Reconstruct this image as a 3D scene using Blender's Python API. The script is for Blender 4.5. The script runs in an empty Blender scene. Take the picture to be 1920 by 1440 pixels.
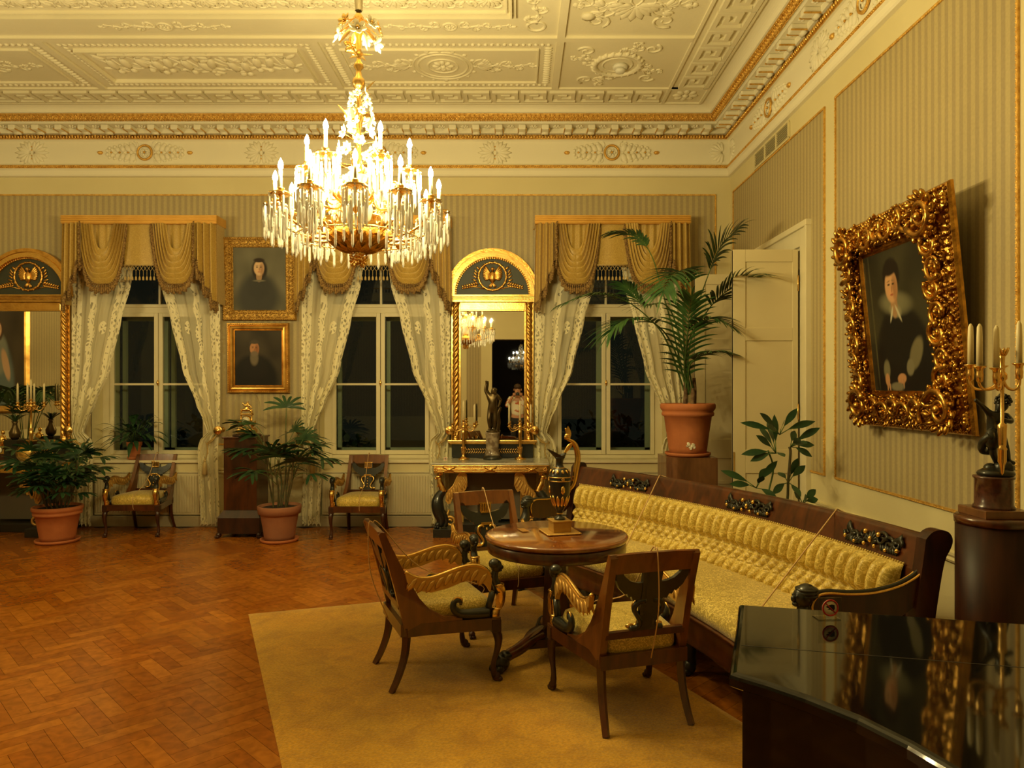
import bpy, bmesh, math, random
from math import sin, cos, pi, radians as R, atan2, sqrt, hypot
from mathutils import Vector as V, Matrix as Mx

# ---------------------------------------------------------------- camera, world, exposure
SC = bpy.context.scene
F, CX, CY, EYE = 1340.0, 972.0, 730.0, 1.65
cam_d = bpy.data.cameras.new('camera'); cam = bpy.data.objects.new('camera', cam_d)
SC.collection.objects.link(cam); SC.camera = cam
cam_d.sensor_width = 36.0; cam_d.lens = 36.0 * F / 1920.0
cam_d.shift_x = -12.0 / 1920.0; cam_d.shift_y = 10.0 / 1920.0
cam_d.clip_start = 0.02; cam_d.clip_end = 200
cam.location = (0, 0, EYE); cam.rotation_euler = (pi / 2, 0, 0)
SC.view_settings.view_transform = 'Standard'; SC.view_settings.look = 'None'
SC.view_settings.gamma = 1.0; SC.view_settings.use_curve_mapping = False
SC.view_settings.exposure = 0.0
w = bpy.data.worlds.new('night_sky'); SC.world = w; w.use_nodes = True
w.node_tree.nodes['Background'].inputs[0].default_value = (0.022, 0.024, 0.016, 1)
w.node_tree.nodes['Background'].inputs[1].default_value = 0.25
SC.cycles.max_bounces = 7; SC.cycles.diffuse_bounces = 4; SC.cycles.glossy_bounces = 4
SC.cycles.transmission_bounces = 5; SC.cycles.transparent_max_bounces = 14
SC.cycles.caustics_reflective = False; SC.cycles.caustics_refractive = False
SC.cycles.sample_clamp_indirect = 4.0
LIGHT_COL = (1.0, 0.79, 0.33)
CANDLE_W = 21.0          # watts per candle lamp of the two chandeliers (18 lamps each)

# room: x to the right, y away from the camera, z up
XR, XL, YB, YF, ZC = 2.55, -8.8, 8.6, -1.2, 4.93

def at(px, py, Y):
    return V(((px - CX) / F * Y, Y, EYE - (py - CY) / F * Y))

# ---------------------------------------------------------------- mesh helper
COL = SC.collection
class MB:
    def __init__(s): s.v = []; s.f = []; s.m = []; s.s = []; s.T = None; s.uv = None; s.col = None
    def add(s, vs, fs, m=0, sm=True):
        o = len(s.v)
        s.v += [s.T @ V(p) for p in vs] if s.T is not None else [V(p) for p in vs]
        for f in fs: s.f.append([i + o for i in f]); s.m.append(m); s.s.append(sm)
    def box(s, c, d, m=0, b=0.0, rot=None):
        x, y, z = d[0] / 2, d[1] / 2, d[2] / 2
        c = V(c)
        if b <= 0:
            vs = [V((i * x, j * y, k * z)) for i in (-1, 1) for j in (-1, 1) for k in (-1, 1)]
            fs = [(0, 1, 3, 2), (4, 6, 7, 5), (0, 4, 5, 1), (2, 3, 7, 6), (0, 2, 6, 4), (1, 5, 7, 3)]
        else:
            b = min(b, x * .9, y * .9, z * .9)
            bm = bmesh.new(); bmesh.ops.create_cube(bm, size=1.0)
            for q in bm.verts: q.co = V((q.co.x * 2 * x, q.co.y * 2 * y, q.co.z * 2 * z))
            bmesh.ops.bevel(bm, geom=bm.edges[:], offset=b, segments=2, affect='EDGES', profile=0.6)
            vs = [q.co.copy() for q in bm.verts]; bm.verts.index_update()
            fs = [[q.index for q in f.verts] for f in bm.faces]; bm.free()
        if rot is not None: vs = [rot @ q for q in vs]
        s.add([q + c for q in vs], fs, m, False)
    def box2(s, a, b, m=0, bv=0.0):
        s.box([(a[i] + b[i]) / 2 for i in range(3)], [abs(b[i] - a[i]) for i in range(3)], m, bv)
    def lathe(s, prof, n=24, c=(0, 0, 0), rot=None, m=0, sm=True, flute=0, fk=0, sx=1, sy=1):
        c = V(c); vs = []; fs = []
        for (r, z) in prof:
            for i in range(n):
                a = 2 * pi * i / n; rr = r * (1 + flute * cos(fk * a)) if fk else r
                p = V((rr * cos(a) * sx, rr * sin(a) * sy, z))
                vs.append((rot @ p if rot is not None else p) + c)
        for j in range(len(prof) - 1):
            for i in range(n):
                k = (i + 1) % n; fs.append((j * n + i, j * n + k, (j + 1) * n + k, (j + 1) * n + i))
        fs.append(list(range(n))[::-1]); fs.append([(len(prof) - 1) * n + i for i in range(n)])
        s.add(vs, fs, m, sm)
    def tube(s, pts, r, n=8, m=0, closed=False, flat=1.0, up=None, sm=True):
        pts = [V(p) for p in pts]; N = len(pts); vs = []; fs = []
        if N < 2: return
        prev = None
        for i, p in enumerate(pts):
            if closed: t = pts[(i + 1) % N] - pts[i - 1]
            else: t = pts[min(i + 1, N - 1)] - pts[max(i - 1, 0)]
            if t.length < 1e-9: t = V((0, 0, 1))
            t.normalize()
            if prev is None:
                u = V(up) if up is not None else (V((0, 0, 1)) if abs(t.z) < .9 else V((1, 0, 0)))
            else: u = prev
            u = (u - t * u.dot(t))
            if u.length < 1e-6: u = t.orthogonal()
            u.normalize(); prev = u; w2 = t.cross(u)
            rr = r(i / (N - 1)) if callable(r) else (r[i] if isinstance(r, (list, tuple)) else r)
            for k in range(n):
                a = 2 * pi * k / n
                vs.append(p + u * (cos(a) * rr) + w2 * (sin(a) * rr * flat))
        L = N if closed else N - 1
        for i in range(L):
            for k in range(n):
                k2 = (k + 1) % n; j = (i + 1) % N
                fs.append((i * n + k, i * n + k2, j * n + k2, j * n + k))
        if not closed:
            fs.append(list(range(n))[::-1]); fs.append([(N - 1) * n + k for k in range(n)])
        s.add(vs, fs, m, sm)
    def ell(s, c, r, rot=None, n=10, k=7, m=0):
        if not isinstance(r, (list, tuple)): r = (r, r, r)
        c = V(c); vs = []; fs = []
        vs.append(V((0, 0, -r[2])))
        for j in range(1, k):
            b = -pi / 2 + pi * j / k
            for i in range(n):
                a = 2 * pi * i / n; vs.append(V((r[0] * cos(b) * cos(a), r[1] * cos(b) * sin(a), r[2] * sin(b))))
        vs.append(V((0, 0, r[2])))
        for i in range(n):
            i2 = (i + 1) % n; fs.append((0, 1 + i2, 1 + i))
            for j in range(k - 2):
                fs.append((1 + j * n + i, 1 + j * n + i2, 1 + (j + 1) * n + i2, 1 + (j + 1) * n + i))
            fs.append((1 + (k - 2) * n + i, 1 + (k - 2) * n + i2, len(vs) - 1))
        s.add([(rot @ p if rot is not None else p) + c for p in vs], fs, m)
    def grid(s, fn, nu, nv, m=0, sm=True, uv=False, cu=False):
        o = len(s.v); vs = []
        for j in range(nv + 1):
            for i in range(nu + 1): vs.append(fn(i / nu, j / nv))
        fs = [(j * (nu + 1) + i, j * (nu + 1) + i + 1, (j + 1) * (nu + 1) + i + 1, (j + 1) * (nu + 1) + i)
              for j in range(nv) for i in range(nu)]
        s.add(vs, fs, m, sm)
        if uv:
            if s.uv is None: s.uv = {}
            for j in range(nv + 1):
                for i in range(nu + 1): s.uv[o + j * (nu + 1) + i] = (i / nu, j / nv)
    def prism(s, poly, fr, d0, d1, m=0, sm=False):
        """poly: 2-D outline; fr(a, b, d) -> 3-D; extruded from d0 to d1"""
        n = len(poly); vs = [fr(a, b, d0) for a, b in poly] + [fr(a, b, d1) for a, b in poly]
        fs = [list(range(n))[::-1], [n + i for i in range(n)]]
        fs += [(i, (i + 1) % n, n + (i + 1) % n, n + i) for i in range(n)]
        s.add(vs, fs, m, sm)
    def leaf(s, base, d, up, L, W, bend=0.3, seg=5, m=0, fold=0.15, tip=1.0, shape=None):
        base = V(base); d = V(d).normalized(); up = V(up); side = d.cross(up)
        if side.length < 1e-5: side = d.orthogonal()
        side.normalize(); nrm = side.cross(d).normalized(); vs = []; fs = []
        for i in range(seg + 1):
            t = i / seg
            p = base + d * (L * t) - V((0, 0, 1)) * (bend * L * t * t)
            wv = (shape(t) if shape else sin(pi * min(1, (t * .92 + .06)) ** .8)) * W / 2
            vs += [p - side * wv + nrm * (fold * wv), p - nrm * 0.0, p + side * wv + nrm * (fold * wv)]
        for i in range(seg):
            a = i * 3; fs += [(a, a + 1, a + 4, a + 3), (a + 1, a + 2, a + 5, a + 4)]
        s.add(vs, fs, m)
    def build(s, name, mats, parent=None, loc=None, fix=False):
        me = bpy.data.meshes.new(name); me.from_pydata(s.v, [], s.f)
        if not isinstance(mats, (list, tuple)): mats = [mats]
        for q in mats: me.materials.append(q)
        me.polygons.foreach_set('material_index', s.m); me.polygons.foreach_set('use_smooth', s.s)
        if s.uv is not None:
            ul = me.uv_layers.new(name='uv')
            for l in me.loops: ul.data[l.index].uv = s.uv.get(l.vertex_index, (0, 0))
        if s.col is not None:
            ca = me.color_attributes.new('tone', 'FLOAT_COLOR', 'POINT')
            flat = []
            for c in s.col: flat += [c[0], c[1], c[2], 1.0]
            ca.data.foreach_set('color', flat)
        me.update()
        if fix:
            bm = bmesh.new(); bm.from_mesh(me); bmesh.ops.recalc_face_normals(bm, faces=bm.faces[:]); bm.to_mesh(me); bm.free()
        o = bpy.data.objects.new(name, me); COL.objects.link(o)
        if parent is not None: o.parent = parent
        if loc is not None: o.location = loc
        return o

def tag(o, label=None, cat=None, group=None, kind=None):
    if label: o['label'] = label
    if cat: o['category'] = cat
    if group: o['group'] = group
    if kind: o['kind'] = kind
    return o
def thing(name, label, cat, loc=(0, 0, 0), rz=0.0, group=None):
    o = bpy.data.objects.new(name, None); COL.objects.link(o); o.empty_display_size = .1
    o.location = loc; o.rotation_euler = (0, 0, rz)
    return tag(o, label, cat, group)
def struct(o): o['kind'] = 'structure'; return o
def dup(o, parent=None):
    c = o.copy(); COL.objects.link(c); c.parent = parent
    for ch in list(o.children): dup(ch, c)
    return c
def place(o, loc, rz, label, s=None):
    o.location = loc; o.rotation_euler = (0, 0, rz); o['label'] = label
    if s: o.scale = (s, s, s)
    return o
def rotz(a): return Mx.Rotation(a, 3, 'Z')
def lerp(a, b, t): return a + (b - a) * t
def interp(tab, x):
    if x <= tab[0][0]: return tab[0][1]
    for (a, b), (c, d) in zip(tab, tab[1:]):
        if x <= c:
            t = (x - a) / (c - a); t = t * t * (3 - 2 * t) * .5 + t * .5
            return lerp(b, d, t)
    return tab[-1][1]
def spl(pts, n=6, closed=False):
    """Catmull-Rom through points"""
    P = [V(p) for p in pts]; N = len(P); out = []
    for i in range(N if closed else N - 1):
        if closed: a, b, c, d = P[i - 1], P[i], P[(i + 1) % N], P[(i + 2) % N]
        else: a, b, c, d = P[max(i - 1, 0)], P[i], P[i + 1], P[min(i + 2, N - 1)]
        for k in range(n):
            t = k / n
            out.append(.5 * ((2 * b) + (c - a) * t + (2 * a - 5 * b + 4 * c - d) * t * t + (3 * b - a - 3 * c + d) * t ** 3))
    if not closed: out.append(P[-1])
    return out
def spiral(c, ex, ey, r0, turns, n=28, a0=0.0, r1=0.12, sgn=1):
    """points of a volute in the plane (ex, ey) around c, from outside in"""
    c = V(c); ex = V(ex); ey = V(ey); out = []
    for i in range(n + 1):
        t = i / n; a = a0 + sgn * turns * 2 * pi * t; r = r0 * (1 - t * (1 - r1))
        out.append(c + ex * (cos(a) * r) + ey * (sin(a) * r))
    return out

# ---------------------------------------------------------------- materials
def ramp(nt, fac, c0, c1, p0=0.0, p1=1.0, constant=False):
    r = nt.nodes.new('ShaderNodeValToRGB'); e = r.color_ramp.elements
    e[0].position = p0; e[1].position = p1
    e[0].color = (*c0, 1) if len(c0) == 3 else c0; e[1].color = (*c1, 1) if len(c1) == 3 else c1
    if constant: r.color_ramp.interpolation = 'CONSTANT'
    nt.links.new(fac, r.inputs[0]); return r.outputs[0]
def tex(nt, kind, scale=5.0, stretch=None, coord='Object', detail=3.0, rot=None, **kw):
    tc = nt.nodes.new('ShaderNodeTexCoord'); mp = nt.nodes.new('ShaderNodeMapping')
    nt.links.new(tc.outputs[coord], mp.inputs[0])
    if stretch: mp.inputs['Scale'].default_value = stretch
    if rot: mp.inputs['Rotation'].default_value = rot
    t = nt.nodes.new('ShaderNodeTex' + kind); nt.links.new(mp.outputs[0], t.inputs['Vector'])
    if 'Scale' in t.inputs: t.inputs['Scale'].default_value = scale
    if 'Detail' in t.inputs: t.inputs['Detail'].default_value = detail
    for k, v in kw.items():
        if k in t.inputs: t.inputs[k].default_value = v
        else: setattr(t, k, v)
    return t
def bump(nt, b, h, strength=.3, dist=.01):
    n = nt.nodes.new('ShaderNodeBump'); n.inputs['Strength'].default_value = strength; n.inputs['Distance'].default_value = dist
    nt.links.new(h, n.inputs['Height']); nt.links.new(n.outputs[0], b.inputs['Normal']); return n
def mat(name, c, rough=.5, metal=0.0, coat=0.0, c2=None, ns=6.0, stretch=None, bs=0.0, bn=30.0, bd=.01, spec=.5, kind='Noise', p=(.35, .65), **kw):
    m = bpy.data.materials.new(name); m.use_nodes = True; nt = m.node_tree; b = nt.nodes['Principled BSDF']
    b.inputs['Base Color'].default_value = (*c, 1); b.inputs['Roughness'].default_value = rough
    b.inputs['Metallic'].default_value = metal; b.inputs['Coat Weight'].default_value = coat
    b.inputs['Coat Roughness'].default_value = .08; b.inputs['Specular IOR Level'].default_value = spec
    if c2 is not None:
        t = tex(nt, kind, ns, stretch)
        nt.links.new(ramp(nt, t.outputs[0], c, c2, *p), b.inputs['Base Color'])
    if bs: bump(nt, b, tex(nt, 'Noise', bn).outputs[0], bs, bd)
    for k, v in kw.items(): b.inputs[k].default_value = v
    return m
M = {}
M['cream'] = mat('cream_paint', (.70, .62, .36), .55, c2=(.66, .58, .33), ns=1.2, bs=.08, bn=60)
M['ceil'] = mat('ceiling_plaster', (.80, .74, .55), .7, c2=(.76, .70, .51), ns=1.0, bs=.1, bn=40)
M['white'] = mat('white_plaster', (.84, .79, .62), .6, bs=.06, bn=50)
M['joinery'] = mat('window_enamel', (.74, .67, .46), .35, c2=(.70, .63, .42), ns=3)
M['doorpaint'] = mat('door_enamel', (.66, .57, .35), .38, c2=(.62, .53, .32), ns=2)
M['gold'] = mat('gilding', (.80, .48, .13), .30, 1.0, c2=(.50, .25, .05), ns=14, bs=.25, bn=60, p=(.4, .75))
M['goldb'] = mat('bright_gilding', (.80, .52, .16), .27, 1.0, c2=(.58, .32, .07), ns=10, bs=.1, bn=40, p=(.45, .8))
M['goldp'] = mat('gold_leaf_moulding', (.86, .54, .13), .42, .55, c2=(.58, .30, .05), ns=30, bs=.6, bn=90, p=(.35, .7))
M['oldgold'] = mat('antique_gilding', (.62, .34, .07), .27, 1.0, c2=(.20, .09, .02), ns=18, bs=.2, bn=50, p=(.42, .72))
M['goldflat'] = mat('gold_paint', (.62, .38, .10), .45, .55, c2=(.54, .31, .07), ns=8, bs=.15, bn=80)
M['brass'] = mat('gilt_bronze', (.85, .55, .18), .25, 1.0)
M['black'] = mat('ebonised_wood', (.012, .014, .012), .32, coat=.3, bs=.1, bn=40)
M['bronze'] = mat('dark_bronze', (.020, .020, .015), .34, .4, coat=.2, bs=.15, bn=30)
M['statue'] = mat('brown_bronze', (.10, .07, .03), .35, .8)
M['piano'] = mat('black_piano_lacquer', (.004, .004, .004), .05, coat=.0, spec=.42)
M['terra'] = mat('terracotta', (.52, .17, .055), .75, c2=(.42, .13, .04), ns=5, bs=.15, bn=50)
M['terra2'] = mat('dusty_terracotta', (.36, .15, .075), .85, c2=(.29, .12, .06), ns=4, bs=.2, bn=50)
M['soil'] = mat('soil', (.03, .018, .01), .95, bs=.8, bn=60, bd=.03)
M['leaf'] = mat('palm_leaf', (.045, .115, .028), .42, c2=(.02, .065, .018), ns=9, spec=.4)
M['leaf2'] = mat('dark_leaf', (.014, .045, .02), .38, c2=(.028, .075, .025), ns=7, spec=.4)
M['stem'] = mat('plant_stem', (.10, .065, .025), .7, c2=(.06, .07, .02), ns=20)
M['gstem'] = mat('green_stem', (.06, .12, .025), .5)
M['trunk'] = mat('palm_trunk', (.22, .13, .06), .85, c2=(.08, .04, .02), ns=30, bs=.6, bn=40)
M['wax'] = mat('candle_wax', (.80, .70, .42), .45)
M['card'] = mat('printed_card', (.80, .74, .58), .6)
M['chain'] = mat('cloth_sleeve', (.72, .62, .40), .8, c2=(.60, .50, .30), ns=20)
M['smoke'] = mat('grey_plastic', (.72, .70, .60), .4)
M['dark'] = mat('painted_recess_shade', (.02, .016, .01), .9)  # near-black colour standing in for shade inside the grille
M['radiator'] = mat('radiator_enamel', (.60, .53, .34), .5)
M['rope'] = mat('gold_cord', (.45, .30, .09), .7, bs=.5, bn=120)
M['string'] = mat('barrier_cord', (.62, .40, .18), .75)
M['skin'] = mat('skin', (.55, .28, .18), .5)
M['flowerwhite'] = mat('porcelain_flower', (.90, .84, .66), .3)

def wood(name, a, b, rough=.28, coat=.5, ns=3.0, st=(1, 1, 7)):
    m = bpy.data.materials.new(name); m.use_nodes = True; nt = m.node_tree; q = nt.nodes['Principled BSDF']
    t = tex(nt, 'Noise', ns, (st[0] * 3, st[1] * 3, st[2] * .12), detail=6, Distortion=1.2)
    t2 = tex(nt, 'Noise', 40, (1, 1, .06), detail=4)
    mx = nt.nodes.new('ShaderNodeMath'); mx.operation = 'MULTIPLY_ADD'
    nt.links.new(t2.outputs[0], mx.inputs[0]); mx.inputs[1].default_value = .35
    nt.links.new(t.outputs[0], mx.inputs[2])
    nt.links.new(ramp(nt, mx.outputs[0], a, b, .5, .85), q.inputs['Base Color'])
    q.inputs['Roughness'].default_value = rough; q.inputs['Coat Weight'].default_value = coat; q.inputs['Coat Roughness'].default_value = .12
    return m
M['mahog'] = wood('mahogany', (.034, .008, .002), (.095, .024, .005))
M['mahogl'] = wood('light_mahogany', (.095, .028, .006), (.185, .060, .011))
M['mahogd'] = wood('dark_mahogany', (.020, .006, .003), (.055, .015, .005), .38, .12)
M['walnut'] = wood('walnut', (.10, .038, .013), (.19, .08, .028), .35)
M['tabletop'] = wood('polished_table_mahogany', (.16, .045, .010), (.28, .09, .02), .10, 1.0, 1.5, (1, 1, 8))

def stripes():
    m = bpy.data.materials.new('striped_wallpaper'); m.use_nodes = True; nt = m.node_tree; q = nt.nodes['Principled BSDF']
    tc = nt.nodes.new('ShaderNodeTexCoord'); sx = nt.nodes.new('ShaderNodeSeparateXYZ'); nt.links.new(tc.outputs['Object'], sx.inputs[0])
    ad = nt.nodes.new('ShaderNodeMath'); ad.operation = 'ADD'; nt.links.new(sx.outputs[0], ad.inputs[0]); nt.links.new(sx.outputs[1], ad.inputs[1])
    ml = nt.nodes.new('ShaderNodeMath'); ml.operation = 'MULTIPLY'; nt.links.new(ad.outputs[0], ml.inputs[0]); ml.inputs[1].default_value = 1 / .071
    fr = nt.nodes.new('ShaderNodeMath'); fr.operation = 'FRACT'; nt.links.new(ml.outputs[0], fr.inputs[0])
    r = nt.nodes.new('ShaderNodeValToRGB'); r.color_ramp.interpolation = 'LINEAR'; e = r.color_ramp.elements
    A, B = (.51, .412, .205, 1), (.40, .318, .172, 1)
    e[0].position = .0; e[0].color = A; e[1].position = .47; e[1].color = A
    for p, c in ((.51, B), (.95, B), (.99, A)):
        k = e.new(p); k.color = c
    nt.links.new(fr.outputs[0], r.inputs[0])
    # damask relief, rougher weave on the darker stripe
    n = tex(nt, 'Noise', 55, detail=2)
    mx = nt.nodes.new('ShaderNodeMixRGB'); mx.blend_type = 'MULTIPLY'; mx.inputs[0].default_value = .25
    nt.links.new(r.outputs[0], mx.inputs[1]); nt.links.new(n.outputs[0], mx.inputs[2])
    nt.links.new(mx.outputs[0], q.inputs['Base Color']); q.inputs['Roughness'].default_value = .55
    return m
M['stripe'] = stripes()

def brocade(name, a, b, sc=26, rough=.42):
    m = bpy.data.materials.new(name); m.use_nodes = True; nt = m.node_tree; q = nt.nodes['Principled BSDF']
    t = tex(nt, 'Noise', sc, detail=1.5, Distortion=2.5)
    rr = nt.nodes.new('ShaderNodeValToRGB'); e = rr.color_ramp.elements
    e[0].position = .44; e[0].color = (*a, 1); e[1].position = .47; e[1].color = (*b, 1)
    k = e.new(.53); k.color = (*b, 1); k = e.new(.56); k.color = (*a, 1)
    nt.links.new(t.outputs[0], rr.inputs[0]); nt.links.new(rr.outputs[0], q.inputs['Base Color'])
    q.inputs['Roughness'].default_value = rough; q.inputs['Sheen Weight'].default_value = .3
    bump(nt, q, t.outputs[0], .25, .004); return m
M['brocade'] = brocade('gold_brocade', (.50, .35, .055), (.78, .60, .16), 20)
M['seatbro'] = brocade('gold_brocade_seat', (.42, .29, .040), (.80, .60, .14), 38)
M['silk'] = brocade('old_gold_silk', (.44, .28, .055), (.55, .37, .09), 30, .42)
M['fringe'] = mat('passementerie_fringe', (.14, .065, .018), .75, c2=(.40, .25, .08), ns=60, bs=.8, bn=150)

def parquet():
    m = bpy.data.materials.new('herringbone_parquet'); m.use_nodes = True; nt = m.node_tree; q = nt.nodes['Principled BSDF']
    a = nt.nodes.new('ShaderNodeVertexColor'); a.layer_name = 'tone'
    g = tex(nt, 'Noise', 3, (6, 6, 6), detail=8, Distortion=.6)
    g2 = tex(nt, 'Noise', .5, detail=2)
    c = ramp(nt, g.outputs[0], (.72, .70, .68), (1.12, 1.12, 1.1), .3, .7)
    mx = nt.nodes.new('ShaderNodeMixRGB'); mx.blend_type = 'MULTIPLY'; mx.inputs[0].default_value = 1
    nt.links.new(a.outputs[0], mx.inputs[1]); nt.links.new(c, mx.inputs[2]); nt.links.new(mx.outputs[0], q.inputs['Base Color'])
    nt.links.new(ramp(nt, g2.outputs[0], (.17,) * 3, (.28,) * 3, .35, .65), q.inputs['Roughness'])
    q.inputs['Specular IOR Level'].default_value = .45
    bump(nt, q, g.outputs[0], .06, .004); return m
M['parquet'] = parquet()
def vc(name, rough=.6, spec=.4, coat=0):
    m = bpy.data.materials.new(name); m.use_nodes = True; nt = m.node_tree; q = nt.nodes['Principled BSDF']
    a = nt.nodes.new('ShaderNodeVertexColor'); a.layer_name = 'tone'; nt.links.new(a.outputs[0], q.inputs['Base Color'])
    q.inputs['Roughness'].default_value = rough; q.inputs['Specular IOR Level'].default_value = spec; q.inputs['Coat Weight'].default_value = coat
    bump(nt, q, tex(nt, 'Noise', 180).outputs[0], .15, .002)
    return m
M['canvas'] = vc('oil_on_canvas', .5, .22)
def carpet():
    m = bpy.data.materials.new('yellow_carpet'); m.use_nodes = True; nt = m.node_tree; q = nt.nodes['Principled BSDF']
    a = tex(nt, 'Noise', 1.6, detail=5); b = tex(nt, 'Noise', 7, detail=6, Distortion=.8)
    c1 = ramp(nt, a.outputs[0], (.60, .30, .012), (.50, .28, .018), .35, .7)
    c2 = ramp(nt, b.outputs[0], (.78, .72, .66), (1.08, 1.08, 1.08), .32, .60)
    mx = nt.nodes.new('ShaderNodeMixRGB'); mx.blend_type = 'MULTIPLY'; mx.inputs[0].default_value = .8
    nt.links.new(c1, mx.inputs[1]); nt.links.new(c2, mx.inputs[2])
    fz = tex(nt, 'Noise', 70, detail=4); c3 = ramp(nt, fz.outputs[0], (.70, .68, .66), (1.18, 1.18, 1.18), .3, .7)
    m3 = nt.nodes.new('ShaderNodeMixRGB'); m3.blend_type = 'MULTIPLY'; m3.inputs[0].default_value = .75
    nt.links.new(mx.outputs[0], m3.inputs[1]); nt.links.new(c3, m3.inputs[2]); nt.links.new(m3.outputs[0], q.inputs['Base Color'])
    q.inputs['Roughness'].default_value = .95; q.inputs['Sheen Weight'].default_value = .4; q.inputs['Specular IOR Level'].default_value = .1
    bump(nt, q, tex(nt, 'Noise', 110, detail=6).outputs[0], .6, .012); return m
M['carpet'] = carpet()
def marble():
    return mat('grey_marble', (.62, .58, .46), .22, c2=(.40, .37, .30), ns=5, kind='Noise', p=(.4, .6), coat=.3)
M['marble'] = marble()
M['stone'] = mat('veined_stone', (.16, .11, .07), .3, c2=(.40, .33, .24), ns=14, p=(.45, .6), coat=.3)
def glassm(name, rough=0.0, tint=(1, 1, 1), ior=1.45):
    m = bpy.data.materials.new(name); m.use_nodes = True; nt = m.node_tree; nt.nodes.clear()
    o = nt.nodes.new('ShaderNodeOutputMaterial'); g = nt.nodes.new('ShaderNodeBsdfGlossy'); g.inputs[1].default_value = rough
    t = nt.nodes.new('ShaderNodeBsdfTransparent'); t.inputs[0].default_value = (*tint, 1)
    fc = nt.nodes.new('ShaderNodeLayerWeight'); fc.inputs[0].default_value = .5; pw = nt.nodes.new('ShaderNodeMath'); pw.operation = 'POWER'; pw.inputs[1].default_value = 5.0
    f0 = ((ior - 1) / (ior + 1)) ** 2; fr = nt.nodes.new('ShaderNodeMath'); fr.operation = 'MULTIPLY_ADD'; fr.inputs[1].default_value = 1 - f0; fr.inputs[2].default_value = f0
    nt.links.new(fc.outputs['Facing'], pw.inputs[0]); nt.links.new(pw.outputs[0], fr.inputs[0]); mx = nt.nodes.new('ShaderNodeMixShader')
    nt.links.new(fr.outputs[0], mx.inputs[0]); nt.links.new(t.outputs[0], mx.inputs[1]); nt.links.new(g.outputs[0], mx.inputs[2])
    nt.links.new(mx.outputs[0], o.inputs[0]); return m
M['pane'] = glassm('window_glass', 0.0, (.85, .9, .88))
M['dome'] = glassm('dome_glass', 0.0, (.97, .97, .95), 1.55)
M['acrylic'] = glassm('clear_acrylic', 0.02, (.9, .9, .88), 1.6)
def crystal():
    m = bpy.data.materials.new('cut_crystal'); m.use_nodes = True; nt = m.node_tree; q = nt.nodes['Principled BSDF']
    q.inputs['Base Color'].default_value = (1, .98, .92, 1); q.inputs['Transmission Weight'].default_value = .55
    q.inputs['Roughness'].default_value = .06; q.inputs['IOR'].default_value = 1.55
    return m
M['crystal'] = crystal()
def mirror():
    m = mat('mirror_silvering', (.86, .84, .76), .0, 1.0); m.node_tree.nodes['Principled BSDF'].inputs['Roughness'].default_value = .012; return m
M['mirror'] = mirror()
def emit(name, c, s):
    m = bpy.data.materials.new(name); m.use_nodes = True; q = m.node_tree.nodes['Principled BSDF']
    q.inputs['Base Color'].default_value = (*c, 1); q.inputs['Emission Color'].default_value = (*c, 1); q.inputs['Emission Strength'].default_value = s; return m
def bulbm():
    m = bpy.data.materials.new('lit_bulb'); m.use_nodes = True; nt = m.node_tree; nt.nodes.clear()
    o = nt.nodes.new('ShaderNodeOutputMaterial'); e = nt.nodes.new('ShaderNodeEmission'); e.inputs[0].default_value = (1, .92, .66, 1); e.inputs[1].default_value = 30.0
    t = nt.nodes.new('ShaderNodeBsdfTransparent'); a = nt.nodes.new('ShaderNodeAddShader')
    nt.links.new(e.outputs[0], a.inputs[0]); nt.links.new(t.outputs[0], a.inputs[1]); nt.links.new(a.outputs[0], o.inputs[0]); return m
M['bulb'] = bulbm()
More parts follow.
